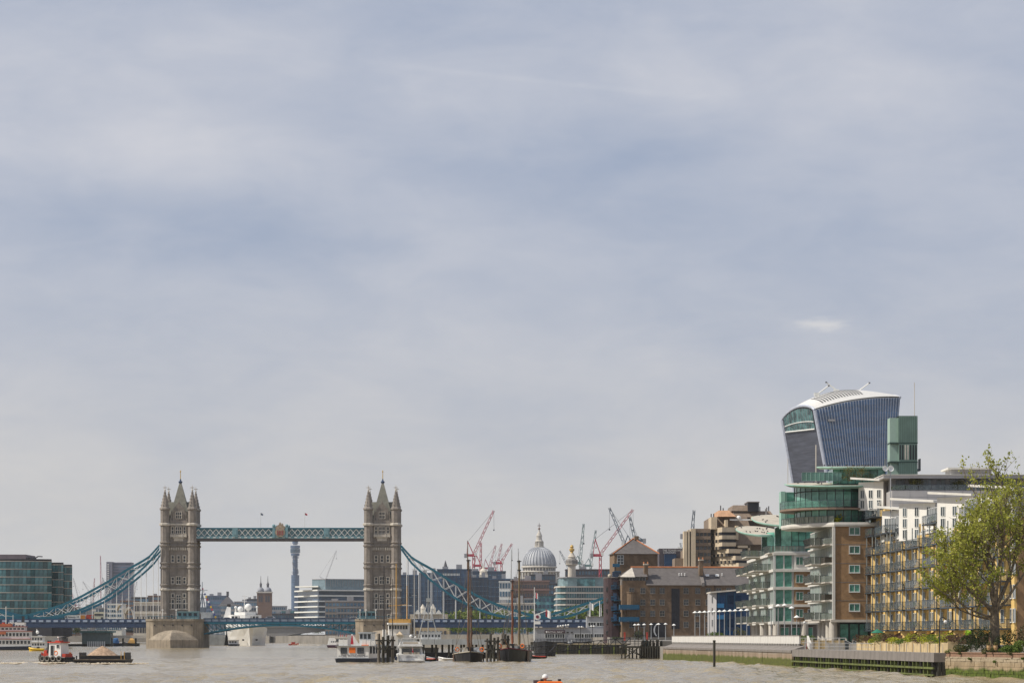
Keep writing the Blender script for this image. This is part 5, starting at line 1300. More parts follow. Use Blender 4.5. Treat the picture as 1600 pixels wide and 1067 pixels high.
# flag mast with gaff, ensign, roundel
def flag_mast(lab, px, d, ytop, ybot, flags, gaff=False):
    t = thing('flag_mast', lab, 'flagpole', (PX(px, d), d, PZ(ybot, d)), 0)
    h = PZ(ytop, d)-PZ(ybot, d)
    MB().tube((0, 0, 0), (0, 0, h), .17, 7, .09).build('pole', m_white, t)
    if gaff: MB().tube((0, 0, h*.47), (3.6, 0, h*.56), .09, 6).build('gaff', m_white, t)
    for i, (x, z, w, hh, c) in enumerate(flags):
        for j, cc in enumerate(c):
            b = MB(); n = 5; w0, w1 = w*j/len(c), w*(j+1)/len(c)
            rings = []
            for q in range(n+1):
                xx = x+w0+(w1-w0)*q/n; yy = .14*sin(3*(xx-x)/w*2); dz = -.5*(xx-x)
                rings.append([(xx, yy, z+dz), (xx, yy+.03, z+dz), (xx, yy+.03, z+dz-hh), (xx, yy, z+dz-hh)])
            b.loft(rings); b.build('flag', cc, t)
    return t
m_fred = mat('flag_red', (.45, .03, .05), .8); m_fblue = mat('flag_blue', (.04, .06, .25), .8)
fm = flag_mast('white flag mast with gaff and naval ensign before the grey quay building', 835, 893, 917, 1000, [(.2, 14.3, .9, 1.7, (m_white, m_fred, m_white)), (3.3, 9.3, 1.6, 2.2, (m_fred, m_white, m_white))], True)
me = MB().lathe([(1.0, -.05), (1.0, .05)], 18).mesh('roundel', m_white); put('roundel', me, fm, (.9, -.2, 7.0), rot=(pi/2, 0, 0))
me = MB().lathe([(.5, -.05), (.5, .07)], 14).mesh('roundel_centre', mat('roundel_maroon', (.16, .02, .05), .6)); put('roundel_centre', me, fm, (.9, -.3, 7.0), rot=(pi/2, 0, 0))
MB().box(.1, 1.8, -.2, -.1, 4.8, 5.7).build('notice_board', m_white, fm)
flag_mast('white flagpole with a plain white flag on the quay building roof', 922, 906, 940, 963, [(.1, 4.2, 1.0, 2.0, (m_white, m_white))])
flag_mast('white pole beside the purple tower on the quay building roof', 937, 906, 938, 963, [])
for i, (px, ys, n_) in enumerate(((880, 978, 5), (907, 979, 2), (926, 978, 2))):
    d = 880; t = thing('quay_lamp', ('five-globe lamp cluster above the name board', 'twin-globe lamp post on the quay', 'twin-globe lamp post near the upper storey of the quay building')[i], 'lamp post', (PX(px, d), d, 2.6))
    h = PZ(ys, d)-2.6; MB().tube((0, 0, 0), (0, 0, h), .08, 6).build('post', m_darkmetal, t)
    for q in range(n_): MB().ball(((q-(n_-1)/2)*.75, 0, h+.1*q*(n_ > 2)), .28, 8, 6).build('globe', m_white, t); 
    MB().box(-.4*n_, .4*n_, -.04, .04, h-.3, h-.22).build('crossarm', m_darkmetal, t)
# ------------------------------------------------------------------ jetties, moorings and boats
m_hullw = mat('white_hull', (.70, .69, .66), .35, var=.06, streak=.12)
m_hulld = mat('black_hull', (.012, .012, .014), .5, var=.3, scale=1.5, streak=.2)
m_hullb = mat('navy_hull', (.02, .03, .06), .45, var=.2)
m_red = mat('red_paint', (.42, .05, .03), .5, var=.15)
m_orange = mat('orange_paint', (.75, .17, .02), .55, var=.1)
m_buff = mat('buff_mast', (.50, .29, .08), .6, var=.12)
m_spar = mat('varnished_spar', (.12, .065, .035), .6, var=.3, scale=1.0)
m_rope = mat('rope', (.10, .085, .065), .9)
m_deck = mat('deck_clutter', (.30, .27, .22), .8, var=.5, scale=1.5)
m_gdeck = mat('grey_deck', (.36, .38, .39), .7, var=.1, streak=.2)
m_yel = mat('yellow_paint', (.70, .45, .02), .5)

def hull(b, L_, beam, z_sheer, z_bow, draft=.6, n=14, full=.6, stern=.85, mi=0, flare=.12):
    rings = []
    for i in range(n+1):
        t = i/n; w = beam/2*(stern+(1-stern)*min(1, t/.35) if t < .35 else (1 if t < full else max(.02, cos((t-full)/(1-full)*pi/2)**.8)))
        s = z_sheer+(z_bow-z_sheer)*max(0, (t-.35)/.65)**2; y = -L_/2+L_*t+(.06*L_*(1 if t == 1 else 0))*0
        k = -draft*(1 if t < .8 else 1-(t-.8)/.2*.6); wl = w*(1-flare*(1+t))
        rings.append([(-w, y, s), (-wl, y, 0.02), (-wl*.75, y, k*.6), (0, y, k), (wl*.75, y, k*.6), (wl, y, .02), (w, y, s)])
    b.loft(rings, mi); return rings
def gunwale(b, L_, beam, z_sheer, z_bow, full=.6, stern=.85, h=.12, out=.05, mi=0, n=14):
    P = []
    for i in range(n+1):
        t = i/n; w = beam/2*(stern+(1-stern)*min(1, t/.35) if t < .35 else (1 if t < full else max(.02, cos((t-full)/(1-full)*pi/2)**.8)))
        P.append((w+out, -L_/2+L_*t, z_sheer+(z_bow-z_sheer)*max(0, (t-.35)/.65)**2))
    for s in (-1, 1):
        for p, q in zip(P, P[1:]): b.tube((s*p[0], p[1], p[2]), (s*q[0], q[1], q[2]), h, 5, None, mi)
    b.tube((-P[0][0], P[0][1], P[0][2]), P[0], h, 5, None, mi)

def tyre_mesh(R_=.42, r=.14):
    b = MB(); rings = []
    for i in range(16):
        a = 2*pi*i/16; rings.append([((R_+r*cos(c))*cos(a), r*.9*sin(c), (R_+r*cos(c))*sin(a)) for c in [2*pi*j/6 for j in range(6)]])
    rings.append(rings[0]); b.loft(rings, 0, False); return b.mesh('tyre', mat('worn_tyre', (.16, .15, .135), .9, var=.5, scale=3))
TYRE = tyre_mesh()

# ---- houseboat
def build_houseboat():
    D0 = 480.0; k = F/D0; X = lambda px: (px-527)/k; Z = lambda y: PZ(y, D0)
    root = thing('houseboat', 'white houseboat with dark hull and an orange panel between its stern windows', 'houseboat', (PX(527, D0), D0, 0), radians(-9))
    w = X(577); LN = 17.0
    b = MB(); b.loft([[(-.1, .1, -.5), (w+.05, .1, -.5), (w+.05, LN, -.5), (-.1, LN, -.5)], [(-.3, -.35, .62), (w+.25, -.35, .62), (w+.25, LN+1, .7), (-.3, LN+1, .7)]]); b.build('hull', m_hullb, root)
    MB().box(0, w, 0, LN-1, .62, Z(1009)).build('cabin', m_hullw, root)
    MB().box(-.25, w+.25, -.3, LN-.5, Z(1009), Z(1008)).build('upper_deck', m_gdeck, root)
    for a_, b_ in ((533, 542), (559.5, 569)): put('window', window_mesh(X(b_)-X(a_), .85, 2, 1, .05, .08, m_hullb, m_wpane), root, ((X(a_)+X(b_))/2, -.02, Z(1020)))
    MB().box(X(546), X(556), -.1, -.002, Z(1019.5), Z(1011)).build('orange_panel', m_orange, root)
    text('lettering', 'THE WYNDHAM', mat('letter_grey', (.12, .12, .14), .6), root, (X(551.5), -.03, Z(1025.6)), .55, wide=.92)
    for a_, b_ in ((529, 532.5), (570, 576)): MB().box(X(a_), X(b_), -.02, -.002, Z(1024.6), Z(1023.8)).build('name_rule', mat('letter_grey', (.12, .12, .14), .6), root)
    MB().box(0, w, -.03, -.002, Z(1027.5), Z(1027)).build('rubbing_strake', m_gdeck, root)
    for i in range(6): put('window', window_mesh(1.2, 1.0, 2, 1, .06, .08, m_hullb, m_wpane), root, (w, 1.6+2.4*i, Z(1020)), pi/2)
    # upper deck screens, raked windbreak, lounge seats, wheelhouse
    zz = Z(1008)
    for i in range(2): MB().box(X(529)+i*.75, X(529)+.7+i*.75, .1, .14, zz, zz+.95).build('screen_panel', m_hullw, root)
    b = MB(); b.add([(X(548.5), .3, zz), (X(562.5), .3, zz), (X(550.5), .3, Z(990)), (X(548.5), .3, Z(990)), (X(548.5), .36, zz), (X(562.5), .36, zz), (X(550.5), .36, Z(990)), (X(548.5), .36, Z(990))], [(0, 1, 2, 3), (7, 6, 5, 4), (0, 4, 5, 1), (1, 5, 6, 2), (2, 6, 7, 3), (3, 7, 4, 0)]); b.build('windbreak', m_hullw, root)
    MB().box(X(542.5), X(548), .5, 1.2, zz, Z(991.5)).build('locker', m_grwall, root)
    for i in range(3): MB().box(X(565)+i*.75, X(565)+.68+i*.75, .5, 1.0, zz, zz+.95-.1*i).build('seat_box', m_hullw, root)
    MB().box(X(565), X(576), .2, .5, zz, zz+.12).build('orange_mat', m_orange, root)
    wh = MB().box(X(554), X(573), 4, 7, zz, Z(989)).build('wheelhouse', m_hullw, root); MB().box(X(552.5), X(574.5), 3.6, 7.4, Z(989), Z(987)).build('wheelhouse_roof', m_gdeck, wh)
    for i in range(3): put('window', window_mesh(.42, .75, 1, 1, .04, .06, m_gdeck, m_wpane), wh, (X(557)+i*.66, 4, Z(997.5)))
    b = MB(); 
    for i in range(7): b.tube((w+.15, .2+i*1.2, zz), (w+.15, .2+i*1.2, zz+.95), .03, 5)
    b.tube((w+.15, .2, zz+.95), (w+.15, 8, zz+.95), .03, 5); b.tube((w+.15, .2, zz+.5), (w+.15, 8, zz+.5), .02, 5); b.build('deck_rail', m_white, root)
    MB().tube((X(551.5), -.2, zz), (X(551.2), -.3, Z(991)), .03, 5).build('ensign_staff', m_white, root)
    b = MB(); rings = []
    for i in range(6): z = Z(992)-(Z(992)-Z(1006))*i/5; ww = .07+.18*(i/5); rings.append([(X(551.2)-ww, -.35, z), (X(551.2)-ww, -.27, z), (X(551.2)+ww, -.24, z), (X(551.2)+ww, -.33, z)])
    b.loft(rings); b.build('ensign', m_fred, root)
build_houseboat()

# ---- motor cruiser, stern on
def build_cruiser():
    D0 = 480.0; k = F/D0; Z = lambda y: PZ(y, D0)
    root = thing('motor_cruiser', 'white motor cruiser moored stern-on between the piles and the dinghies', 'boat', (PX(639, D0), D0+5.5, 0), radians(4))
    b = MB(); hull(b, 12, 4.5, 1.25, 1.9, .5, 14, .5, .97, flare=.06); hl = b.build('hull', m_hullw, root, smooth=False)
    MB().box(-1.9, 1.9, -6.25, -5.98, .25, 1.2).build('transom_panel', m_hullw, hl); MB().box(-2.1, 2.1, -6.9, -6.0, .18, .34).build('swim_platform', m_hullw, hl)
    text('lettering', 'HERMITAGE', mat('letter_pale', (.30, .30, .32), .6), hl, (0, -6.27, .75), .34)
    cb = MB(); cb.loft([[(-1.95, -3.6, 1.2), (1.95, -3.6, 1.2), (1.6, 4, 1.5), (-1.6, 4, 1.5)], [(-1.75, -3.2, 2.5), (1.75, -3.2, 2.5), (1.2, 2.2, 2.5), (-1.2, 2.2, 2.5)]]); c = cb.build('cabin', m_hullw, root)
    MB().box(-1.5, 1.5, -3.75, -3.62, 1.35, 2.2).build('saloon_door', m_wpane, c)
    for s in (-1, 1): MB().loft([[(s*1.93, -2.8, 1.7), (s*1.9, 1.8, 1.8), (s*1.8, 1.5, 2.2), (s*1.84, -2.6, 2.2)], [(s*1.97, -2.8, 1.7), (s*1.94, 1.8, 1.8), (s*1.84, 1.5, 2.2), (s*1.88, -2.6, 2.2)]]).build('side_window', m_wpane, c)
    MB().box(-1.9, 1.9, -4.6, 1.0, 2.52, 2.68).build('flybridge', m_hullw, root)
    b = MB(); b.box(-1.75, -1.65, -4.4, .6, 2.68, 3.15); b.box(1.65, 1.75, -4.4, .6, 2.68, 3.15); b.box(-1.65, 1.65, .5, .6, 2.68, 3.3); b.box(-1.6, 1.6, -4.4, -4.34, 2.68, 3.0); b.build('flybridge_coaming', m_hullw, root)
    MB().box(-1.2, 1.2, -2.8, -1.8, 2.7, 3.2).build('flybridge_seat', mat('tan_cushion', (.38, .30, .2), .8), root)
    b = MB(); b.loft([[(-1.85, -3.6, 2.6), (-1.65, -3.6, 2.6), (-1.65, -3.0, 2.6), (-1.85, -3.0, 2.6)], [(-1.5, -4.2, 3.75), (-1.3, -4.2, 3.75), (-1.3, -3.7, 3.75), (-1.5, -3.7, 3.75)]])
    b.loft([[(1.65, -3.6, 2.6), (1.85, -3.6, 2.6), (1.85, -3.0, 2.6), (1.65, -3.0, 2.6)], [(1.3, -4.2, 3.75), (1.5, -4.2, 3.75), (1.5, -3.7, 3.75), (1.3, -3.7, 3.75)]]); b.box(-1.5, 1.5, -4.2, -3.7, 3.75, 3.88); b.build('radar_arch', m_hullw, root)
    MB().ball((.0, -3.95, 4.15), .28, 10, 7).build('radar_dome', m_white, root); MB().ball((.7, -3.95, 4.0), .16, 8, 6).build('radar_dome', m_white, root)
    for s in (-1, 1):
        b = MB(); b.tube((s*2.1, -5.8, 1.25), (s*2.1, -3.8, 2.0), .03, 5); b.tube((s*2.1, -5.8, 1.25), (s*2.1, -5.8, 1.9), .03, 5); b.build('rail', m_grey, root)
        for y in (-4, -1, 2): MB().lathe([(.02, .3), (.15, .35), (.15, .85), (.02, .9)], 8, (s*2.32, y)).build('fender', m_hullb, root)
    MB().tube((.1, -6.1, 1.2), (.15, -6.5, 2.4), .025, 5).build('ensign_staff', m_white, root); MB().loft([[(.1, -6.4, 2.35), (.12, -6.36, 2.35), (.14, -6.3, 1.6), (.1, -6.3, 1.6)], [(.2, -6.42, 2.3), (.22, -6.38, 2.3), (.3, -6.32, 1.5), (.26, -6.32, 1.5)]]).build('ensign', m_fred, root)
    MB().box(-1.3, 1.3, -5.6, -4.9, 1.2, 1.6).build('cockpit_seat', m_deck, root)
build_cruiser()

# ---- two old sailing barges, bow on
def build_sail_barge(lab, px, beam, hmat, stripe, masts, zb, d=481.0, yaw=0):
    k = F/d; Z = lambda y: PZ(y, d)
    root = thing('sailing_barge', lab, 'boat', (PX(px, d), d+10, 0), radians(180+yaw))
    b = MB(); hull(b, 20, beam, zb-.5, zb, .7, 16, .62, .8, flare=.05); b.build('hull', hmat, root)
    b = MB(); gunwale(b, 20, beam, zb-.45, zb+.05, .62, .8, .1); b.build('gunwale', stripe, root)
    b = MB(); b.box(-1.3, 1.3, -6, -1.5, zb-.4, zb+.55); b.build('cabin_top', m_deck, root); b = MB(); b.box(-1.0, 1.0, 2, 6, zb-.3, zb+.35); b.build('hatch', m_gdeck, root)
    MB().tube((0, 9, zb), (.3, 14.0, zb+1.5), .14, 7, .07).build('bowsprit', m_spar, root)
    MB().box(-.6, .6, 6.8, 7.6, zb-.2, zb+.75).build('windlass', m_darkmetal, root)
    for s in (-1, 1):
        b = MB()
        for i in range(7): b.tube((s*beam*.46, -8+i*2.0, zb-.3), (s*beam*.46, -8+i*2.0, zb+.55), .025, 4)
        b.tube((s*beam*.46, -8, zb+.55), (s*beam*.46, 4, zb+.55), .025, 4); b.build('rail', m_grey, root)
        me = MB(); MB_ = None
        put('lifebuoy', LIFEBUOY, root, (s*beam*.42, 6.5, zb+.4), rz=0.3*s)
        b = MB(); b.add([(s*(beam/2+.05), 0, zb-.3), (s*(beam/2+.05), 2.6, zb-.3), (s*(beam/2+.05), 3.0, .1), (s*(beam/2+.05), -.2, .1), (s*(beam/2+.14), 0, zb-.3), (s*(beam/2+.14), 2.6, zb-.3), (s*(beam/2+.14), 3.0, .1), (s*(beam/2+.14), -.2, .1)], [(0, 1, 2, 3), (7, 6, 5, 4), (0, 4, 5, 1), (1, 5, 6, 2), (2, 6, 7, 3), (3, 7, 4, 0)]); b.build('leeboard', m_spar, root)
    rg = random.Random(px)
    for i in range(9):
        x, y = rg.uniform(-1.6, 1.6), rg.uniform(0, 8.4); s = rg.uniform(.2, .5)
        b = MB(); b.loft([[(x-s, y-s, zb-.1), (x+s, y-s, zb-.1), (x+s, y+s, zb-.1), (x-s, y+s, zb-.1)], [(x-s*.5, y-s*.6, zb+s*1.6), (x+s*.6, y-s*.5, zb+s*1.5), (x+s*.4, y+s*.5, zb+s*1.7), (x-s*.6, y+s*.5, zb+s*1.4)]]); b.build('deck_gear', rg.choice([m_deck, m_deck, mat('tan_canvas', (.34, .26, .17), .9, var=.3), m_gdeck, m_rope]), root)
    for (mx_, my_, ytop, ycap, r, mm) in masts:
        x = -(PX(mx_, d)-PX(px, d)); zc = Z(ycap)
        m1 = MB().tube((x, my_, zb-.3), (x, my_, zc), r, 10, r*.72).build('mast', mm, root)
        MB().tube((x+.16, my_, zc-1.6), (x+.16, my_, Z(ytop)), r*.5, 8, r*.25).build('topmast', m_spar if mm is m_spar else m_gdeck, m1)
        b = MB(); b.box(x-.35, x+.35, my_-.2, my_+.2, zc-.25, zc-.1); b.box(x-.3, x+.3, my_-.2, my_+.2, zc-1.7, zc-1.55); b.build('crosstrees', m_darkmetal, m1)
        b = MB()
        for s in (-1, 1):
            for dy in (-.9, 0, .9): b.tube((x, my_, zc-.2), (s*beam*.48, my_+dy, zb-.2), .018, 3)
        b.tube((x, my_, zc), (0, 9.6, zb), .018, 3); b.tube((x, my_, Z(ytop)-.5), (.2, 13.0, zb+1.2), .015, 3); b.build('rigging', m_rope, m1)
        # furled sail brailed to the mast, with its sprit
        b = MB(); rn = random.Random(int(mx_))
        for i in range(10): z0_, z1_ = zb+.9+(zc-zb-2.5)*i/10, zb+.9+(zc-zb-2.5)*(i+1)/10; b.tube((x+.05*sin(i), my_-.3, z0_), (x+.05*sin(i+1), my_-.3, z1_), (.2+.05*sin(i*2.1))*(1-.04*i), 7, (.2+.05*sin((i+1)*2.1))*(1-.04*(i+1)))
        b.build('furled_sail', mat('red_brown_sail', (.13, .05, .03), .9, var=.3, scale=2), m1)
    return root
lb = MB(); rings = []
for i in range(17):
    a = 2*pi*i/16; rings.append([((.3+.08*cos(c))*cos(a), .08*sin(c), (.3+.08*cos(c))*sin(a)) for c in [2*pi*j/6 for j in range(6)]])
lb.loft(rings, 0, False); LIFEBUOY = lb.mesh('lifebuoy', m_orange)
build_sail_barge('black sailing barge with one tall brown mast and orange lifebuoys', 730, 4.7, m_hulld, mat('pale_gunwale', (.36, .33, .27), .7), [(729.5, 3.2, 842, 872, .2, m_spar), (737.5, -6, 880, 945, .14, m_spar)], 1.65, yaw=3)
build_sail_barge('black sailing barge with maroon strake and two close masts', 805, 4.4, m_hulld, mat('maroon_strake', (.13, .02, .03), .6), [(804, 3.4, 856, 905, .16, mat('red_mast', (.23, .075, .035), .6, var=.2)), (809.5, -2, 853, 872, .2, mat('olive_mast', (.17, .13, .075), .6, var=.2))], 2.2, yaw=-6)

# ---- steamer with buff masts, behind the cruiser
def build_steamer():
    D0 = 575.0; k = F/D0; X = lambda px: PX(px, D0)-PX(622, D0); Z = lambda y: PZ(y, D0)
    root = thing('steam_launch', 'old steam vessel with white wheelhouse and two tall buff masts', 'ship', (PX(622, D0), D0, 0))
    b = MB(); hull(b, 22, 6.4, 2.0, 2.8, .8, 14, .6, .7); b.build('hull', m_hulld, root, (0, 6, 0), radians(150))
    MB().box(X(602), X(641), 0, 8, 1.6, Z(991)).build('deckhouse', m_hullw, root)
    wh = MB().prism([(X(606), .9), (X(608), .2), (X(636), .2), (X(639), .9), (X(639), 6), (X(606), 6)], Z(991), Z(975)).build('wheelhouse', m_hullw, root)
    MB().prism([(X(604.5), .4), (X(607), -.5), (X(637), -.5), (X(640.5), .4), (X(640.5), 6.4), (X(604.5), 6.4)], Z(975), Z(972.5)).build('wheelhouse_roof', m_hullw, wh)
    for i in range(7): put('window', window_mesh(.42, .72, 1, 1, .05, .06, m_hullw, m_wpane), wh, (X(609.5)+i*.52, .2, Z(982.5)))
    MB().box(X(607), X(638.5), 1.5, 5, Z(972.4), Z(967)).build('flying_bridge', m_buff, root)
    b = MB(); b.box(X(607), X(638.5), .4, .45, Z(967), Z(966.3))
    for i in range(8): b.box(X(607)+.55*i, X(607)+.6*i+.04, .4, .45, Z(972.4), Z(966.5))
    b.build('bridge_rail', m_buff, root)
    MB().tube((X(600), 1, 1.5), (X(600), 1, Z(983)), .35, 10).build('ventilator', m_hullw, root)
    b = MB(); b.add([(X(619), -1.6, Z(991.5)), (X(630), -1.6, Z(991.5)), (X(630), .2, Z(991.5)), (X(619), .2, Z(991.5)), (X(624.5), -.6, Z(985.5))], [(0, 1, 4), (1, 2, 4), (2, 3, 4), (3, 0, 4), (3, 2, 1, 0)]); b.build('awning', mat('cream_canvas', (.55, .44, .3), .8), root)
    for px, yt, y_, r in ((618.5, 880, 2, .16), (634.5, 914, 5, .14)):
        m1 = MB().tube((X(px), y_, 2), (X(px), y_, Z(yt)), r, 8, r*.5).build('mast', m_buff, root)
        MB().box(X(px)-.9, X(px)+.9, y_-.05, y_+.05, Z(yt+53 if px < 620 else 945)-.05, Z(yt+53 if px < 620 else 945)+.05).build('crosstree', m_hullw, m1)
        b = MB()
        for s in (-1, 1): b.tube((X(px), y_, Z(yt+8)), (X(px)+s*2.2, y_+1, 2.6), .015, 3)
        b.tube((X(px), y_, Z(yt+3)), (X(660), 12, 4), .015, 3); b.build('stay', m_rope, m1)
    MB().tube((X(606), 2, Z(946)), (X(634), 2, Z(944)), .05, 5).build('derrick', m_buff, root)
build_steamer()
def bare_mast(lab, px, d, ytop, r, m, spread=(), z0=0.5, nm='tall_mast'):
    t = thing(nm, lab, 'mast', (PX(px, d), d, z0-1.5)); h = PZ(ytop, d)-z0+1.5
    MB().tube((0, 0, 0), (0, 0, h), r, 8, r*.55).build('mast_pole', m, t)
    for y in spread: z = PZ(y, d)-z0+1.5; MB().box(-.45, .45, -.04, .04, z-.03, z+.03).build('spreader', m, t)
    b = MB(); b.tube((0, 0, h-.5), (-1.3, 3, 1), .012, 3); b.tube((0, 0, h-.5), (1.3, 3, 1), .012, 3); b.tube((0, 0, h-.2), (0, -3, 1.6), .012, 3); b.build('rigging', m_rope, t)
bare_mast('black pole mast rising before the north bridge tower', 600, 500, 884, .13, m_darkmetal, (893, 903))
bare_mast('dark thin mast just left of the buff masts', 613.5, 520, 904, .1, m_darkmetal, (918,))
bare_mast('pale grey aluminium mast right of the motor cruiser', 647.5, 520, 886, .13, mat('mast_alloy', (.48, .48, .47), .4, .3), (889, 930))

# ---- long grey pontoon with its piles, floats and a low building
def build_pontoon():
    D0 = 556.0; X = lambda px: PX(px, D0)-PX(622, D0); Z = lambda y: PZ(y, D0)
    root = thing('pontoon', 'long grey pontoon on dark piles behind the moored boats', 'pontoon', (PX(622, D0), D0, 0))
    n = 5
    for i in range(n): MB().box(X(622)+(X(765)-X(622))*i/n, X(622)+(X(765)-X(622))*(i+1)/n-.06, 0, 3.4, Z(1006.5), Z(998)).build('deck_section', m_gdeck, root)
    MB().box(X(640), X(832), 1.2, 3, -.6, 1.2).build('float', m_hulld, root)
    for i, px in enumerate(range(628, 832, 9)): MB().lathe([(.2, -3), (.2, Z(1006.5))], 8, (X(px)+.3*sin(px), .5+2.2*(i % 2))).build('pile', m_timber, root)
    b = MB(); b.box(X(622), X(832), .02, .06, Z(991), Z(990.4)); b.build('handrail', m_grey, root)
    for px in range(624, 832, 8): MB().box(X(px)-.02, X(px)+.02, .02, .06, Z(998), Z(990.4)).build('rail_post', m_grey, root)
build_pontoon()
def build_pontoon_cabin():
    D0 = 558.0; X = lambda px: PX(px, D0)-PX(657, D0); Z = lambda y: PZ(y, D0)
    root = thing('pontoon_cabin', 'small white cabin with a row of windows on the pontoon', 'cabin', (PX(657, D0), D0, Z(998)))
    z = lambda y: Z(y)-Z(998)
    MB().box(0, X(689), 0, 2.6, 0, z(987.5)).build('wall', m_hullw, root); MB().box(-.2, X(689)+.2, -.2, 2.8, z(987.5), z(986)).build('roof', m_gdeck, root)
    for i in range(6): put('window', window_mesh(.38, .55, 1, 1, .05, .05, m_hullw, m_wpane), root, (.45+i*.6, 0, z(995)))
build_pontoon_cabin()
def build_tripod():
    D0 = 545.0; X = lambda px: PX(px, D0)-PX(669, D0); Z = lambda y: PZ(y, D0)
    t = thing('tripod_mast', 'white tripod mast with cross brace standing on the pontoon', 'mast', (PX(669, D0), D0, 0))
    for px, y in ((653.5, -.8), (685, -.8)): MB().tube((X(px), y, Z(998)), (0, 0, Z(936)), .08, 8, .06).build('leg', m_gdeck, t)
    MB().tube((0, .6, Z(999)), (0, 0, Z(905)), .09, 8, .06).build('centre_pole', m_gdeck, t); MB().tube((X(660.5), -.4, Z(968)), (X(677.5), -.4, Z(968)), .09, 8).build('cross_brace', m_gdeck, t)
    MB().box(-.35, .35, -.3, .3, Z(940), Z(934)).build('head', m_gdeck, t); MB().tube((X(653.5), -.8, -3), (X(653.5), -.8, Z(998)), .2, 8).build('support_pile', m_timber, t)
build_tripod()
# ---- mooring dolphins
def dolphin(lab, px0, px1, d, ytop, n, seed, sz=.26):
    rg = random.Random(seed); t = thing('mooring_dolphin', lab, 'piles', (PX((px0+px1)/2, d), d, 0), 0, 'timber mooring dolphins')
    w = PX(px1, d)-PX(px0, d)
    for i in range(n):
        x = -w/2+w*(i+.5)/n; h = PZ(ytop+rg.uniform(-3, 5), d); y = rg.uniform(-.6, .8)
        MB().lathe([(sz, -3), (sz, h-.05), (sz*.8, h)], 8, (x, y)).build('pile', m_timber if i % 3 else mat('bleached_timber', (.16, .14, .115), .85, var=.3, scale=1, streak=.4), t)
    for z in (PZ(ytop+9, d), PZ(ytop+22, d)): MB().box(-w/2-.1, w/2+.1, -.75, -.55, z-.12, z+.12).build('waling', m_timber, t)
    MB().tube((-w*.3, -.8, PZ(ytop+8, d)), (w*.1, -.8, PZ(ytop+30, d)), .1, 5).build('brace', m_timber, t); MB().tube((w*.35, -.8, PZ(ytop+6, d)), (-w*.05, -.8, PZ(ytop+28, d)), .1, 5).build('brace', m_timber, t)
dolphin('tall timber piles right beside the white houseboat', 588, 617, 478, 991, 4, 1, .24)
dolphin('dark timber piles between the two sailing barges', 758, 781, 482, 992, 4, 2, .2)
dolphin('bleached timber piles against the second sailing barge', 783, 796, 490, 990, 3, 3, .2)
# ---- dinghies
def dinghy(lab, px, d, L_, yaw, m, outb=True, grp='dinghies by the pontoon'):
    t = thing('dinghy', lab, 'dinghy', (PX(px, d), d, 0), radians(yaw), grp)
    b = MB(); hull(b, L_, 1.5, .42, .7, .2, 10, .55, .9); b.build('hull', m, t); b = MB(); gunwale(b, L_, 1.5, .42, .7, .55, .9, .1, .0); b.build('tube', m_grey if m is m_red else m_red if m is m_hulld else m_hullw, t)
    for y in (-.6, .5): MB().box(-.65, .65, y-.12, y+.12, .38, .43).build('thwart', m_deck, t)
    MB().box(-.15, .15, -L_/2-.25, -L_/2+.05, .1, .85).build('outboard', m_darkmetal, t)
dinghy('dark dinghy heaped with gear behind the motor cruiser', 664, 500, 4.2, 60, m_hulld)
dinghy('red inflatable dinghy with pale tubes left of the first barge', 683, 505, 3.6, 105, m_red)
dinghy('small pale dinghy touching the first sailing barge', 700, 500, 3.2, 80, m_hullw)
dinghy('low dark skiff beside the second sailing barge', 840, 560, 3.0, 90, m_hulld)

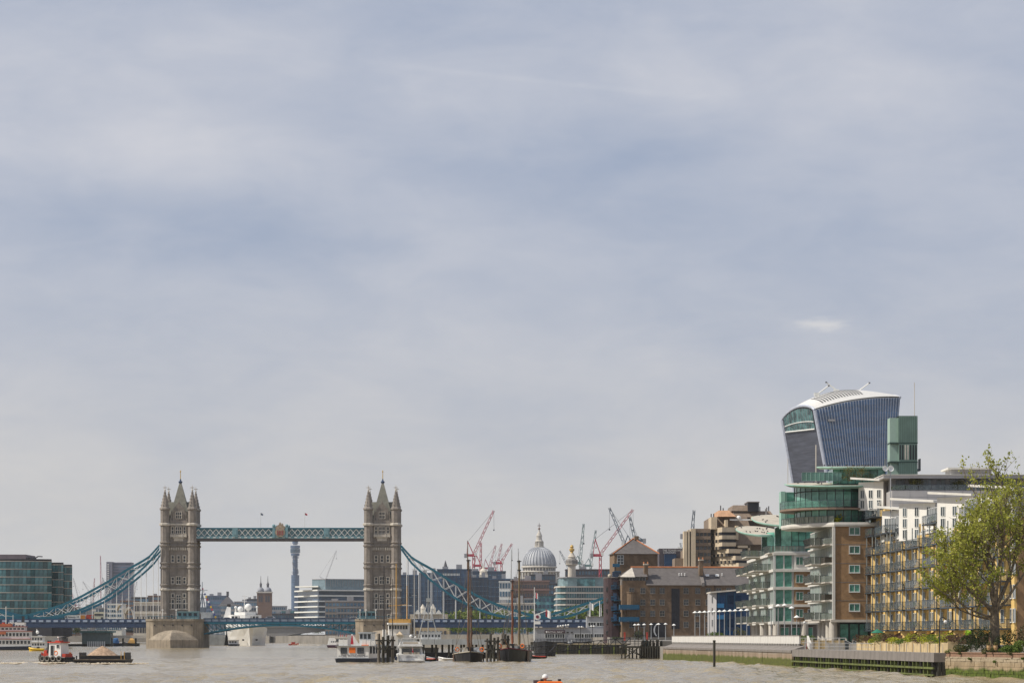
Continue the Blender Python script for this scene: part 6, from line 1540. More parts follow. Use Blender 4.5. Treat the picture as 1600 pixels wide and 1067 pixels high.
# ---- steel footbridge and timber landing stage, black lighter
def build_landing():
    t = thing('footbridge', 'steel truss footbridge sloping from the pontoon to the timber landing stage', 'footbridge', (0, 0, 0))
    A, B = Vector((PX(822, 560), 560, .7)), Vector((PX(985, 575), 575, 2.6)); A2 = A+Vector((0, 2.2, 0)); n = 14
    for o in (Vector((0, 0, 0)), Vector((0, 2.2, 0))):
        b = MB(); b.tube(A+o, B+o, .09, 4); up = Vector((0, 0, 1.35)); b.tube(A+o+up, B+o+up, .08, 4)
        for i in range(n+1): p = A+o+(B-A)*i/n; b.tube(p, p+up, .05, 4); 
        for i in range(n): p, q = A+o+(B-A)*i/n, A+o+(B-A)*(i+1)/n; b.tube(*((p, q+up) if i % 2 else (p+up, q)), .045, 4)
        b.build('truss', m_darkmetal, t)
    b = MB(); b.loft([[tuple(A), tuple(A2), tuple(A2+Vector((0, 0, .1))), tuple(A+Vector((0, 0, .1)))], [tuple(B), tuple(B+Vector((0, 2.2, 0))), tuple(B+Vector((0, 2.2, .1))), tuple(B+Vector((0, 0, .1)))]]); b.build('walkway', m_timber, t)
    t2 = thing('landing_stage', 'dark timber landing stage on close-set piles beside the river wall', 'jetty', (PX(983, 560), 560, 0))
    w = PX(1034, 560)-PX(983, 560)
    MB().box(-1.5, w, 0, 9, 2.0, 2.35).build('deck', m_timber, t2)
    pm_ = MB().lathe([(.16, -3), (.16, 3.3)], 7).mesh('pile', m_timber); ps = MB().lathe([(.14, -3), (.14, 2.0)], 7).mesh('pile', m_timber)
    for i in range(18): put('pile', pm_ if i % 3 else ps, t2, (w*.35+w*.65*i/17, .1+.4*(i % 2), RND.uniform(-.4, .4)))
    for i in range(10): put('pile', ps, t2, (-1.2+i*.7, 5+2*(i % 2), 0))
    b = MB(); b.box(-1.5, w, -.1, 0, 3.2, 3.3); b.box(-1.5, w, -.1, 0, 2.75, 2.82); b.build('handrail', m_darkmetal, t2)
    b = MB(); b.tube((-1, 0, 0), (3.2, 0, 3.2), .14, 4); b.tube((3.2, 0, 0), (0, 0, 2.0), .12, 4); b.tube((-1.5, 0, 2.2), (3, 0, .2), .12, 4); b.build('brace', m_timber, t2)
    c = MB(); 
    for x in (1.1, 1.7, 2.7): MB().tube((x, .5, 2.35), (x, .5, 5.2), .06, 6).build('frame_post', m_darkmetal, t2)
    MB().box(1.0, 2.8, .3, 2, 4.2, 4.4).build('frame_head', m_darkmetal, t2); MB().box(2.4, 3.6, .5, 1.6, 2.35, 3.4).build('control_box', mat('teal_box', (.03, .09, .1), .6), t2)
    for i, (px, c_) in enumerate(((976, m_red), (1011, m_red))):
        q = thing('lifebuoy_post', ('red lifebuoy post at the left end of the warehouse quay', 'red lifebuoy post in front of the warehouse archway')[i], 'post', (PX(px, 640), 640, 3.3)); MB().box(-.18, .18, -.1, .1, 0, 1.6).build('cabinet', c_, q); MB().box(-.22, .22, -.13, .13, 1.6, 1.75).build('cabinet_top', c_, q)
    t3 = thing('quay_fender_wall', 'long dark timber faced quay below the grey quay building', 'wall', (PX(868, 720), 720, 0))
    wl = PX(985, 720)-PX(868, 720); MB().box(0, wl, 0, 14, -3, 2.2).build('facing', m_timber, t3); MB().box(-.2, wl, -.25, .0, 2.2, 2.55).build('kerb', mat('quay_kerb', (.33, .28, .19), .85, var=.2), t3)
    for i in range(26): MB().box(wl*i/26, wl*i/26+.35, -.3, -.003, -3, 2.1).build('fender', m_timber if i % 4 else m_weedtimber, t3)
    t4 = thing('lighter', 'black dumb lighter lying end-on by the quay building', 'boat', (PX(852, 640), 644, 0), radians(180))
    b = MB(); hull(b, 16, 5.2, 2.6, 3.2, .8, 10, .75, .95, flare=.1); b.build('hull', m_hulld, t4); MB().box(-1.8, 1.8, -6, 5, 2.5, 2.9).build('hatch_cover', m_timber, t4)
    for i, (px, c_, w_) in enumerate(((885, m_darkmetal, 'black parked scooter at the left of the quay row'), (892, m_white, 'white parked scooter in the quay row'), (899, m_darkmetal, 'black parked scooter at the right of the quay row'))):
        q = thing('scooter', w_, 'scooter', (PX(px, 722), 722, 2.2), .4); MB().loft([[(-.7, -.15, .3), (-.2, -.2, .3), (-.2, .2, .3), (-.7, .15, .3)], [(-.75, -.12, .8), (-.1, -.15, .75), (-.1, .15, .75), (-.75, .12, .8)]]).build('seat', c_, q)
        b = MB(); b.tube((-.1, 0, .35), (.35, 0, .35), .1, 6); b.tube((.35, 0, .3), (.2, 0, 1.0), .07, 6); b.tube((.2, -.3, 1.0), (.2, .3, 1.0), .03, 5); b.build('frame', c_, q)
        for x in (-.55, .5):
            me = MB().lathe([(.1, -.06), (.26, -.06), (.26, .06), (.1, .06)], 12).mesh('wheel', m_darkmetal); put('wheel', me, q, (x, 0, .26), rot=(pi/2, 0, 0))
build_landing()

# ---- tug and the gravel barge it pulls
def build_tug():
    D0 = 458.0; t = thing('tug', 'small black tug with white wheelhouse, red roof and tyre fenders', 'tug', (PX(86, D0), D0, 0), radians(62))
    b = MB(); hull(b, 5.6, 3.0, .85, 1.35, .5, 14, .5, .85, flare=.05); b.build('hull', m_hulld, t); b = MB(); gunwale(b, 5.6, 3.0, .9, 1.4, .5, .85, .08, .0); b.build('bulwark_rail', m_hulld, t)
    for s in (-1, 1):
        for y in (-1.9, -.8, .3, 1.2): put('tyre', TYRE, t, (s*1.6, y, .75), rot=(0, 0, pi/2), scale=(.85, .85, .85))
    put('tyre', TYRE, t, (0, 2.75, .95), scale=(.85, .85, .85)); put('tyre', TYRE, t, (.75, 2.35, .85), rot=(0, 0, -.6), scale=(.85, .85, .85)); put('tyre', TYRE, t, (-.75, 2.35, .85), rot=(0, 0, .6), scale=(.85, .85, .85))
    wh = MB(); wh.loft([[(-1.05, -1.9, .8), (1.05, -1.9, .8), (1.05, .5, .8), (-1.05, .5, .8)], [(-.95, -1.75, 3.15), (.95, -1.75, 3.15), (.95, .35, 3.15), (-.95, .35, 3.15)]]); w = wh.build('wheelhouse', m_hullw, t)
    MB().box(-1.15, 1.15, -1.95, .6, 3.15, 3.32).build('wheelhouse_roof', m_red, w); MB().box(-.5, .5, -1.2, -.4, 3.32, 3.5).build('roof_hatch', m_red, w)
    for x in (-.55, .45): put('window', window_mesh(.55, .6, 1, 1, .05, .05, m_hullw, m_wpane), w, (x, .4, 2.3), pi)
    for s in (-1, 1):
        put('door', window_mesh(.62, 1.75, 1, 1, .05, .05, m_hullw, m_wpane), w, (s*1.02, -.25, 1.0), s*pi/2); put('window', window_mesh(.5, .55, 1, 1, .05, .05, m_hullw, m_wpane), w, (s*1.0, -1.3, 2.35), s*pi/2)
    for x in (-.45, .1): MB().lathe([(.12, 1.0), (.12, 3.3), (.15, 3.35), (.15, 3.5)], 8, (x, .95)).build('exhaust', m_darkmetal, t)
    b = MB(); b.box(-.85, .6, .75, 1.7, .9, 1.55); b.build('winch_housing', m_red, t); me = MB().lathe([(.3, -.5), (.3, .5)], 12).mesh('winch_drum', m_red); put('winch_drum', me, t, (-.1, 1.4, 1.75), rot=(0, pi/2, 0))
    for x in (-.5, .5): MB().lathe([(.11, 1.1), (.11, 1.6), (.16, 1.62), (.16, 1.7)], 8, (x, 2.1)).build('bollard', m_red, t)
    MB().box(-.9, .9, -2.6, -2.0, .8, 1.5).build('stern_locker', m_red, t); MB().box(.95, 1.15, -2.2, -1.95, 1.0, 1.7).build('fuel_can', m_orange, t)
    MB().tube((0, -.6, 3.3), (0, -.6, 4.1), .04, 5).build('light_mast', m_white, t); MB().box(-.1, .1, -.7, -.5, 3.9, 4.1).build('lamp', m_white, t)
    put('lifebuoy', LIFEBUOY, t, (-.99, -.9, 1.6), rz=pi/2)
build_tug()
def build_gravel_barge():
    D0 = 445.0; t = thing('gravel_barge', 'low black hopper barge heaped with brown gravel behind the tug', 'barge', (PX(158, D0), D0+2.5, 0), radians(-6))
    L2 = 3.95
    b = MB(); b.loft([[(-L2+.6, -2.0, -.4), (L2-.7, -2.0, -.4), (L2-.7, 2.0, -.4), (-L2+.6, 2.0, -.4)], [(-L2, -2.3, .35), (L2-.1, -2.3, .35), (L2-.1, 2.3, .35), (-L2, 2.3, .35)], [(-L2, -2.3, .72), (L2, -2.3, .62), (L2, 2.3, .62), (-L2, 2.3, .72)]]); b.build('hull', m_hulld, t)
    MB().box(-L2-.03, L2+.05, -2.42, 2.42, .62, .74).build('rubbing_band', mat('rust_band', (.15, .12, .085), .8, var=.4, scale=2), t)
    for y0, y1 in ((-1.95, -1.8), (1.8, 1.95)): MB().box(-L2+.9, L2-.4, y0, y1, .74, 1.2).build('coaming', m_hulld, t)
    for x0 in (-L2+.75, L2-.4): MB().box(x0, x0+.15, -1.95, 1.95, .74, 1.75).build('coaming', m_hulld, t)
    b = MB(); b.box(-L2+.9, L2-.4, -2.0, -1.75, 1.18, 1.3); b.box(-L2+.9, L2-.4, 1.75, 2.0, 1.18, 1.3); b.build('coaming_rail', m_timber, t)
    for s in (-1, 1):
        for x in (-L2+.35, L2-.3): MB().lathe([(.1, .74), (.1, 1.15), (.14, 1.17), (.14, 1.25)], 8, (x, s*1.9)).build('bollard', m_darkmetal, t)
    for x in (L2-.75, L2-.25): MB().box(x-.04, x+.04, -2.25, -2.17, .7, 1.9).build('stanchion', m_buff, t)
    # gravel heap: a lumpy cone
    b = MB(); rings = []; rn = random.Random(4); nn = 28
    for k_ in range(9):
        f = k_/8; rings.append([((2.65*(1-f)**.95)*cos(2*pi*i/nn)*(1+.05*rn.random())-.15, (1.75*(1-f)**.95)*sin(2*pi*i/nn)*(1+.06*rn.random()), 1.0+1.95*f*(1-.12*f)+.05*rn.random()) for i in range(nn)])
    b.loft(rings); b.build('gravel_heap', mat('gravel', (.34, .24, .165), .95, var=.3, scale=3, bump=.05), t)
    t2 = bpy.data.objects.get('tug')
build_gravel_barge()

# ---- orange rescue rib with helmeted crew in the foreground
def build_rib():
    D0 = 158.0; t = thing('rescue_boat', 'orange inflatable rescue boat cut by the bottom edge', 'boat', (PX(849, D0), D0, 0), radians(8))
    b = MB()
    P = [(-.95, -2.6, .62), (-1.0, -1, .66), (-1.0, .8, .75), (-.75, 2.0, .92), (-.3, 2.7, 1.05), (.3, 2.7, 1.05), (.75, 2.0, .92), (1.0, .8, .75), (1.0, -1, .66), (.95, -2.6, .62)]
    for p, q in zip(P, P[1:]): b.tube(p, q, .28, 10)
    for p in P: b.ball(p, .28, 10, 6)
    b.build('tube', m_orange, t, smooth=True); b = MB(); hull(b, 5.2, 1.7, .55, .8, .35, 10, .5, .95); b.build('hull', m_hulld, t)
    MB().box(-.4, .4, -.2, .3, .6, 1.55).build('console', m_orange, t); MB().box(-.5, .5, .2, .25, 1.5, 1.75).build('windscreen', m_wpane, t)
    b = MB(); b.loft([[(-.75, -2.5, .7), (.75, -2.5, .7), (.75, -2.0, .7), (-.75, -2.0, .7)], [(-.64, -2.45, 1.66), (.64, -2.45, 1.66), (.64, -2.05, 1.66), (-.64, -2.05, 1.66)], [(-.54, -2.4, 1.73), (.54, -2.4, 1.73), (.54, -2.1, 1.73), (-.54, -2.1, 1.73)]]); b.build('stern_cowl', m_orange, t)
    for x in (-.42, .5): MB().box(x-.07, x+.07, -2.35, -2.15, 1.72, 1.84).build('flood_lamp', m_darkmetal, t)
    MB().box(-.3, .3, -3.1, -2.6, .3, 1.35).build('outboard', m_darkmetal, t); MB().box(-.25, .25, -1.4, -.4, .6, 1.0).build('jockey_seat', m_darkmetal, t)
    # crew member seated astride, hands on the wheel
    pr = thing('person', 'person in orange drysuit and white helmet steering the rescue boat', 'person', (PX(849, D0)+.1, D0-.75, 1.0), radians(8))
    me = bpy.data.meshes.new('body'); J = [(0, 0, .08), (0, .02, .30), (0, .05, .52), (0, .06, .66), (0, .1, .78), (-.2, .05, .52), (-.3, .25, .32), (-.18, .62, .38), (.2, .05, .52), (.3, .25, .32), (.18, .62, .38), (-.16, .1, .05), (-.28, .42, .0), (-.28, .4, -.36), (-.28, .55, -.4), (.16, .1, .05), (.28, .42, .0), (.28, .4, -.36), (.28, .55, -.4)]
    E = [(0, 1), (1, 2), (2, 3), (3, 4), (2, 5), (5, 6), (6, 7), (2, 8), (8, 9), (9, 10), (0, 11), (11, 12), (12, 13), (13, 14), (0, 15), (15, 16), (16, 17), (17, 18)]
    RR = [.17, .15, .18, .07, .06, .09, .06, .045, .09, .06, .045, .11, .08, .06, .05, .11, .08, .06, .05]
    me.from_pydata(J, E, []); ob = put('body', me, pr); me.materials.append(mat('drysuit_orange', (.62, .15, .03), .7, var=.15, scale=3))
    md = ob.modifiers.new('skin', 'SKIN')
    for v, r in zip(me.skin_vertices[0].data, RR): v.radius = (r, r)
    me.skin_vertices[0].data[0].use_root = True
    s = ob.modifiers.new('sub', 'SUBSURF'); s.levels = s.render_levels = 2
    h = MB(); h.ball((0, .12, .86), .105, 14, 10, 0, 1.2); hd = h.build('head', mat('skin_tone', (.46, .27, .19), .6), pr, smooth=True)
    f = MB(); f.ball((0, .225, .85), .022, 8, 6, 0, 1.4); f.build('nose', mat('skin_tone', (.46, .27, .19), .6), hd)
    for s_ in (-1, 1): MB().ball((s_*.04, .21, .885), .014, 8, 6).build('eye', m_darkmetal, hd); MB().ball((s_*.105, .12, .86), .025, 8, 6).build('ear', mat('skin_tone', (.46, .27, .19), .6), hd)
    MB().box(-.03, .03, .215, .222, .795, .803).build('mouth', mat('lip', (.3, .12, .1), .6), hd)
    h = MB(); h.lathe([(.155, .84), (.165, .9), (.15, .98), (.1, 1.05), (.02, 1.075)], 16, (0, .1)); h.build('helmet', m_white, pr, smooth=True)
    MB().box(.02, .16, .2, .27, .86, .93).build('visor', m_darkmetal, pr)
    for s_ in (-1, 1):
        hn = MB(); x = s_*.18
        hn.loft([[(x-.04, .62, .35), (x+.04, .62, .35), (x+.04, .62, .41), (x-.04, .62, .41)], [(x-.045, .7, .36), (x+.045, .7, .36), (x+.045, .7, .41), (x-.045, .7, .41)]])
        for i in range(4): fx = x-.034+.023*i; L_ = (.04, .05, .048, .036)[i]; hn.tube((fx, .7, .4), (fx, .7+L_, .385), .01, 6); hn.tube((fx, .7+L_, .385), (fx, .7+L_-.01, .345), .009, 6)
        hn.tube((x-s_*.045, .64, .39), (x-s_*.06, .7, .37), .012, 6); hn.build('hand', m_darkmetal, pr)
build_rib()

# ---- passenger boats at the left edge
def tier_boat(name, lab, px0, px1, d, tiers, hullm, yaw=0, trim=None, extra=None, grp=None):
    k = F/d; w = (px1-px0)/k; root = thing(name, lab, 'boat', (PX(px0, d), d, 0), 0, grp); Z = lambda y: PZ(y, d)
    b = MB(); b.loft([[(.6, .3, -.5), (w-.9, .3, -.5), (w-.9, 5.4, -.5), (.6, 5.4, -.5)], [(0, 0, .5), (w-.3, 0, .5), (w-.3, 5.7, .5), (0, 5.7, .5)], [(-.1, -.1, 1.0), (w+.2, -.1, 1.25), (w+.2, 5.8, 1.25), (-.1, 5.8, 1.0)]]); b.build('hull', hullm, root)
    for i, (a, b_, yt, yb, nw) in enumerate(tiers):
        xa, xb = (a-px0)/k, (b_-px0)/k; tr = MB().box(xa, xb, .2+.25*i, 5.5-.25*i, Z(yb), Z(yt)).build('deck_house', m_hullw, root)
        MB().box(xa-.3, xb+.3, -.05+.25*i, 5.75-.25*i, Z(yt), Z(yt)+.18).build('deck_edge', trim or m_hullw, tr)
        hh = (Z(yt)-Z(yb))*.42
        for j in range(nw): put('window', window_mesh((xb-xa)/nw*.68, hh, 1, 1, .06, .06, m_hullw, m_wpane), tr, (xa+(xb-xa)*(j+.5)/nw, .2+.25*i, Z(yb)+(Z(yt)-Z(yb))*.38))
    if extra: extra(root, lambda px: (px-px0)/k, Z)
    return root
def ex1(root, X, Z):
    MB().box(X(-3), X(16), .8, 4.5, Z(978), Z(974)).build('orange_awning', mat('faded_awning', (.42, .13, .06), .7), root); MB().lathe([(.5, Z(984)), (.5, Z(972))], 10, (X(3), 3)).build('funnel', m_red, root)
    MB().tube((X(8.5), 1, Z(975)), (X(8.5), 1, Z(947)), .12, 6).build('mast', m_white, root); MB().tube((X(19.5), 1, Z(975)), (X(19.5), 1, Z(960)), .08, 6).build('mast', m_white, root)
    w = MB().box(X(22.5), X(37.5), 1, 4, Z(981), Z(972)).build('wheelhouse', m_hullw, root)
    for j in range(3): put('window', window_mesh(.65, .7, 1, 1, .06, .06, m_hullw, m_wpane), w, (X(25)+j*.95, 1, Z(979.5)))
    MB().box(X(33), X(36), 1.5, 3, Z(972), Z(962)).build('exhaust_stack', m_darkmetal, root); MB().box(X(-8), X(9), -.02, .15, Z(990.5), Z(986.5)).build('name_panel', mat('faded_awning', (.42, .13, .06), .7), root)
    for i in range(6): MB().ball((X(13)+i*.45, 1.2, Z(973)+.1*(i % 2)), .22, 7, 5).build('life_raft', m_white, root)
tier_boat('river_steamer', 'white triple-deck passenger boat with red trim at the left frame edge', -22, 50, 940, [(-20, 48, 998, 1010, 12), (-20, 46, 986, 998, 12), (-18, 38, 979, 986, 9)], m_hullb, trim=mat('dull_red_trim', (.30, .07, .06), .6), extra=ex1)
def ex2(root, X, Z):
    MB().ball((X(57), 2, Z(987)), .5, 8, 6).build('radar_dome', m_white, root); b = MB(); b.loft([[(X(64), .3, .9), (X(71), 1.5, .9), (X(71), 4, .9), (X(64), 5.4, .9)], [(X(58), 1, Z(992)), (X(62), 2, Z(992)), (X(62), 4, Z(992)), (X(58), 5, Z(992))]]); b.build('raked_front', m_hullw, root)
    MB().tube((X(56), 2, Z(990)), (X(56), 2, Z(982)), .1, 5).build('mast', m_white, root)
tier_boat('tour_boat', 'white two-tier tour boat with raked windows beside the red trimmed boat', 49, 73, 925, [(49, 70, 1003, 1011, 5), (49, 66, 994, 1003, 4)], m_hullw, extra=ex2)
t = thing('yellow_rib', 'yellow inflatable boat lying under the tour boat', 'boat', (PX(57, 868), 868, 0), radians(95))
b = MB(); hull(b, 4.2, 1.9, .5, .85, .3, 10, .5, .9); b.build('hull', m_yel, t); b = MB(); gunwale(b, 4.2, 1.9, .55, .9, .5, .9, .26, -.05); b.build('tube', m_yel, t); MB().box(-.4, .4, -.9, -.1, .5, 1.2).build('console', m_darkmetal, t); MB().tube((0, -.5, 1.2), (0, -.5, 3.2), .05, 5).build('mast', m_darkmetal, t)
# ---- boats beyond the bridge
def build_superyacht():
    D0 = 1446.0; k = F/D0; X = lambda px: (px-384)/k; Z = lambda y: PZ(y, D0)
    root = thing('white_cruise_yacht', 'large white cruise yacht lying bow-on behind the bridge', 'ship', (PX(384, D0), D0, 0), radians(5.1))
    b = MB(); rings = []
    for t, w, zz in ((0, 1.0, Z(978)), (.08, 4.0, Z(978)), (.2, 7.4, Z(979)), (.4, 9.4, Z(980)), (1, 9.6, Z(981))):
        y = 70*t; xo = 3.5*(1-t)-1.0; lo = w*(.35+.6*min(1, t*2.2))
        rings.append([(xo-w, y-(2 if t < .1 else 0), zz), (xo-(w+lo)/2, y+1, zz*.5), (xo-lo, y+3*(1-t), -.5), (xo+lo, y+3*(1-t), -.5), (xo+(w+lo)/2, y+1, zz*.5), (xo+w, y-(2 if t < .1 else 0), zz)])
    b.loft(rings); b.build('hull', m_hullw, root, smooth=False)
    for i, (pa, pb, ya, yb, y0) in enumerate(((353, 411, 966.5, 979, 22), (357, 409, 959.5, 966.5, 26), (366, 400, 955, 959.5, 30))):
        dk = MB().prism([(X(pa)+2, y0), ((X(pa)+X(pb))/2, y0-2.5), (X(pb)-2, y0), (X(pb), y0+3), (X(pb), y0+30), (X(pa), y0+30), (X(pa), y0+3)], Z(yb), Z(ya)).build('superstructure', m_hullw, root)
        if i == 1:
            for j in range(8): x = X(361)+(X(405)-X(361))*(j+.5)/8; put('window', window_mesh(1.3, .95, 1, 1, .1, .1, m_hullw, m_wpane), dk, (x, y0-2.0+abs(j-3.5)*.42, Z(964.8)))
    for px, y, r in ((388, 947, 1.75), (375.5, 950.5, 1.5), (368, 947.5, .7), (402, 947, .6)): MB().ball((X(px), 34, Z(y)), r, 14, 9).build('radar_dome', m_white, root); MB().tube((X(px), 34, Z(957)), (X(px), 34, Z(y)), .4, 6).build('dome_stand', m_hullw, root)
    b = MB(); b.loft([[(X(348), 36, Z(966)), (X(360), 36, Z(966)), (X(360), 46, Z(966)), (X(348), 46, Z(966))], [(X(354), 38, Z(946)), (X(360), 38, Z(947)), (X(360), 45, Z(947)), (X(354), 45, Z(946))]]); b.build('funnel', m_hullw, root); MB().box(X(354), X(360), 38, 45, Z(946.5), Z(942)).build('funnel_top', m_darkmetal, root)
    m1 = MB().tube((X(382), 34, Z(955)), (X(382), 34, Z(928)), .25, 6, .1).build('mast', m_white, root)
    for y in (930, 934, 938): MB().box(X(382)-1.3, X(382)+1.3, 33.9, 34.1, Z(y)-.12, Z(y)+.12).build('yard', m_white, m1)
    MB().box(X(353), X(413), 20, 20.3, Z(985.5), Z(984.8)).build('blue_line', m_blue, root)
    for px in (380, 401): MB().box(X(px)-.5, X(px)+.5, .2+5, 6.2, Z(1000.5), Z(998)).build('hawse_anchor', m_darkmetal, root)
build_superyacht()
def build_warship():
    D0 = 1490.0; k = F/D0; X = lambda px: (px-320)/k; Z = lambda y: PZ(y, D0)
    root = thing('grey_warship', 'grey museum warship with dressed mast showing beside the south tower', 'ship', (PX(320, D0), D0, 0))
    m_ws = mat('warship_grey', (.30, .33, .36), .6, var=.2, scale=.4, streak=.2); m_wd = mat('warship_dark', (.10, .13, .17), .6, var=.2)
    b = MB(); b.loft([[(X(296), 0, -.5), (X(350), 0, -.5), (X(350), 16, -.5), (X(296), 16, -.5)], [(X(294), -1, Z(990)), (X(352), -1, Z(991)), (X(352), 17, Z(991)), (X(294), 17, Z(990))]]); b.build('hull', m_ws, root)
    for nm, pa, pb, ya, yb, m in (('deckhouse', 298, 346, 982, 990, m_ws), ('bridge_house', 302, 334, 968, 982, m_wd), ('bridge_top', 306, 328, 956, 968, m_ws), ('director', 308, 318, 948, 956, m_wd), ('after_house', 334, 350, 975, 983, m_wd)): MB().box(X(pa), X(pb), 3, 13, Z(yb), Z(ya)).build(nm, m, root)
    m1 = MB().tube((X(313.5), 8, Z(950)), (X(313.5), 8, Z(908)), .35, 6, .15).build('mast', m_wd, root)
    for s in (-5, 4.5): MB().tube((X(313.5+s), 10, Z(952)), (X(313.5), 8, Z(925)), .25, 5).build('mast_leg', m_wd, m1)
    for y, w in ((921, 2.6), (928, 2.0), (934, 2.8), (941, 1.8)): MB().box(X(313.5)-w, X(313.5)+w, 7.8, 8.2, Z(y)-.12, Z(y)+.12).build('yard', m_wd, m1)
    cs = [m_fred, m_white, m_fblue, m_yel]
    for i in range(14):
        t = i/13; x, z = X(314+24*t), Z(918+52*t); MB().box(x-.4, x+.4, 7.9, 7.95, z-1.0, z).build('signal_flag', cs[i % 4], root)
    for i, (px, y) in enumerate(((338, 992), (344, 994))): MB().lathe([(1.5, Z(990)), (1.5, Z(986)), (1.0, Z(985))], 10, (X(px), 2)).build('gun_turret', m_ws, root)
build_warship()
t = thing('river_ferry', 'small white ferry head-on below the cruise yacht bow', 'boat', (PX(363.5, 1380), 1380, 0)); MB().loft([[(-1.8, 0, -.3), (1.8, 0, -.3), (2.2, 10, -.3), (-2.2, 10, -.3)], [(-2.2, -.5, .9), (2.2, -.5, .9), (2.4, 10, .9), (-2.4, 10, .9)]]).build('hull', m_hullb, t); w = MB().box(-2.0, 2.0, .5, 9, .9, 2.6).build('cabin', m_hullw, t); MB().box(-2.3, 2.3, 0, 9.3, 2.6, 2.85).build('roof', m_hullw, t)
for i in range(3): put('window', window_mesh(.9, .8, 1, 1, .08, .08, m_hullw, m_wpane), w, (-1.25+1.25*i, .5, 1.4))
def ex3(root, X, Z):
    b = MB(); b.loft([[(X(511), 0, .6), (X(526), 0, .6), (X(526), 5, .6), (X(511), 5, .6)], [(X(514), .5, Z(996)), (X(526), .5, Z(996)), (X(526), 4.5, Z(996)), (X(514), 4.5, Z(996))]]); b.build('raked_bow', m_hullw, root)
    for i in range(3): MB().box(X(517+i*3), X(518.5+i*3), .2, .5, Z(1003), Z(1001)).build('port', m_wpane, root)
    for i in range(10): MB().box(X(528+i*3), X(529+i*3), 2, 2.4, Z(994), Z(991)).build('seat_back', m_fred if i % 3 else m_hullb, root)
tier_boat('cruise_boat', 'white sightseeing boat passing left of the houseboat', 511, 575, 1150, [(524, 575, 996, 1006, 8)], mat('purple_hull', (.08, .03, .07), .5), extra=ex3)
t = thing('speedboat', 'small red speedboat with a white wake beyond the bridge', 'boat', (PX(459, 1500), 1500, 0), radians(-80)); b = MB(); hull(b, 5, 2.4, .7, 1.1, .3, 10, .5, .9); b.build('hull', m_red, t); MB().box(-.8, .8, -1.2, .6, .7, 1.6).build('cockpit', m_red, t); MB().box(-.7, .7, .6, .7, 1.2, 1.9).build('windscreen', m_wpane, t)
def moored(lab, px, d, w, hm, cabm, cabh, grp='boats moored beyond the south span'):
    t = thing('moored_boat', lab, 'boat', (PX(px, d), d, 0), radians(90), grp); b = MB(); hull(b, w, 3.6, 1.3, 2.0, .5, 10, .55, .9); b.build('hull', hm, t)
    b = MB(); b.loft([[(-1.2, -w*.25, 1.2), (1.2, -w*.25, 1.2), (1.2, w*.2, 1.4), (-1.2, w*.2, 1.4)], [(-1.0, -w*.2, 1.2+cabh*.6), (1.0, -w*.2, 1.2+cabh*.6), (1.0, w*.1, 1.2+cabh*.6), (-1.0, w*.1, 1.2+cabh*.6)], [(-.3, -.6, 1.2+cabh), (.3, -.6, 1.2+cabh), (.3, .2, 1.2+cabh), (-.3, .2, 1.2+cabh)]]); c = b.build('cabin', cabm, t)
    for i in range(3): put('window', window_mesh(.7, .6, 1, 1, .06, .06, cabm, m_wpane), c, (1.22, -w*.2+i*1.3, 1.5), pi/2)
moored('blue boat with a peaked blue cover beyond the south span', 180, 1350, 6.5, m_hullb, mat('blue_cover', (.05, .18, .42), .7), 3.4)
moored('dark workboat with a small cream cabin beyond the south span', 205, 1360, 7.5, m_hulld, m_buff, 2.6)

# broken water round the tug and barge, and the speedboat's wake
m_foam = mat('foam', (.62, .55, .44), .8, var=.15, scale=2)
def foam(lab, x0, x1, y0, dy, n, seed, sz=.35):
    rg = random.Random(seed); b = MB()
    for i in range(n):
        x = rg.uniform(x0, x1); y = y0+rg.gauss(0, dy); w = rg.uniform(.3, 1.0)*sz*2; l = rg.uniform(.4, 1.0)*sz; z = .07+.12*rg.random()
        b.add([(x-w, y-l*.4, z-.05), (x-w*.2, y-l, z), (x+w, y-l*.2, z-.05), (x+w*.3, y+l, z-.03)], [(0, 1, 2, 3)]); b.add([(x-w*.7, y, z-.04), (x+w*.5, y-l*.5, z-.02), (x+w*.1, y-l*.2, z+rg.uniform(.05, .16))], [(0, 1, 2)])
    return tag(b.build('foam', m_foam), kind='stuff')
foam('', PX(0, 452), PX(75, 452), 449, 1.6, 260, 1); foam('', PX(60, 455), PX(118, 455), 453.6, .5, 120, 2, .22); foam('', PX(118, 444), PX(232, 444), 443.4, .7, 200, 3, .25); foam('', PX(455, 1490), PX(500, 1490), 1498, 3, 70, 4, .8)
# ------------------------------------------------------------------ the city beyond the bridge
m_cglass = glass('city_glass', (.035, .075, .12), .08, var=.4, scale=.08, rnd=.4, c2=(.07, .13, .19))
m_navyglass = glass('navy_glass', (.018, .042, .085), .08, var=.5, scale=.06, rnd=.35, c2=(.04, .075, .13))
m_tglass = glass('teal_glass', (.03, .095, .115), .05, var=.5, scale=.15, rnd=.6, c2=(.075, .19, .21))
m_lime = mat('portland_stone', (.55, .51, .44), .8, var=.12, scale=.1, streak=.2)
m_brownc = mat('brown_cladding', (.19, .125, .10), .8, var=.15, scale=.1)
m_greyc = mat('city_grey', (.28, .28, .29), .8, var=.15, scale=.08, streak=.15)
m_slabw = mat('white_slab', (.68, .68, .64), .6, var=.05)
m_cdark = mat('city_dark', (.07, .07, .08), .7, var=.2, scale=.1)

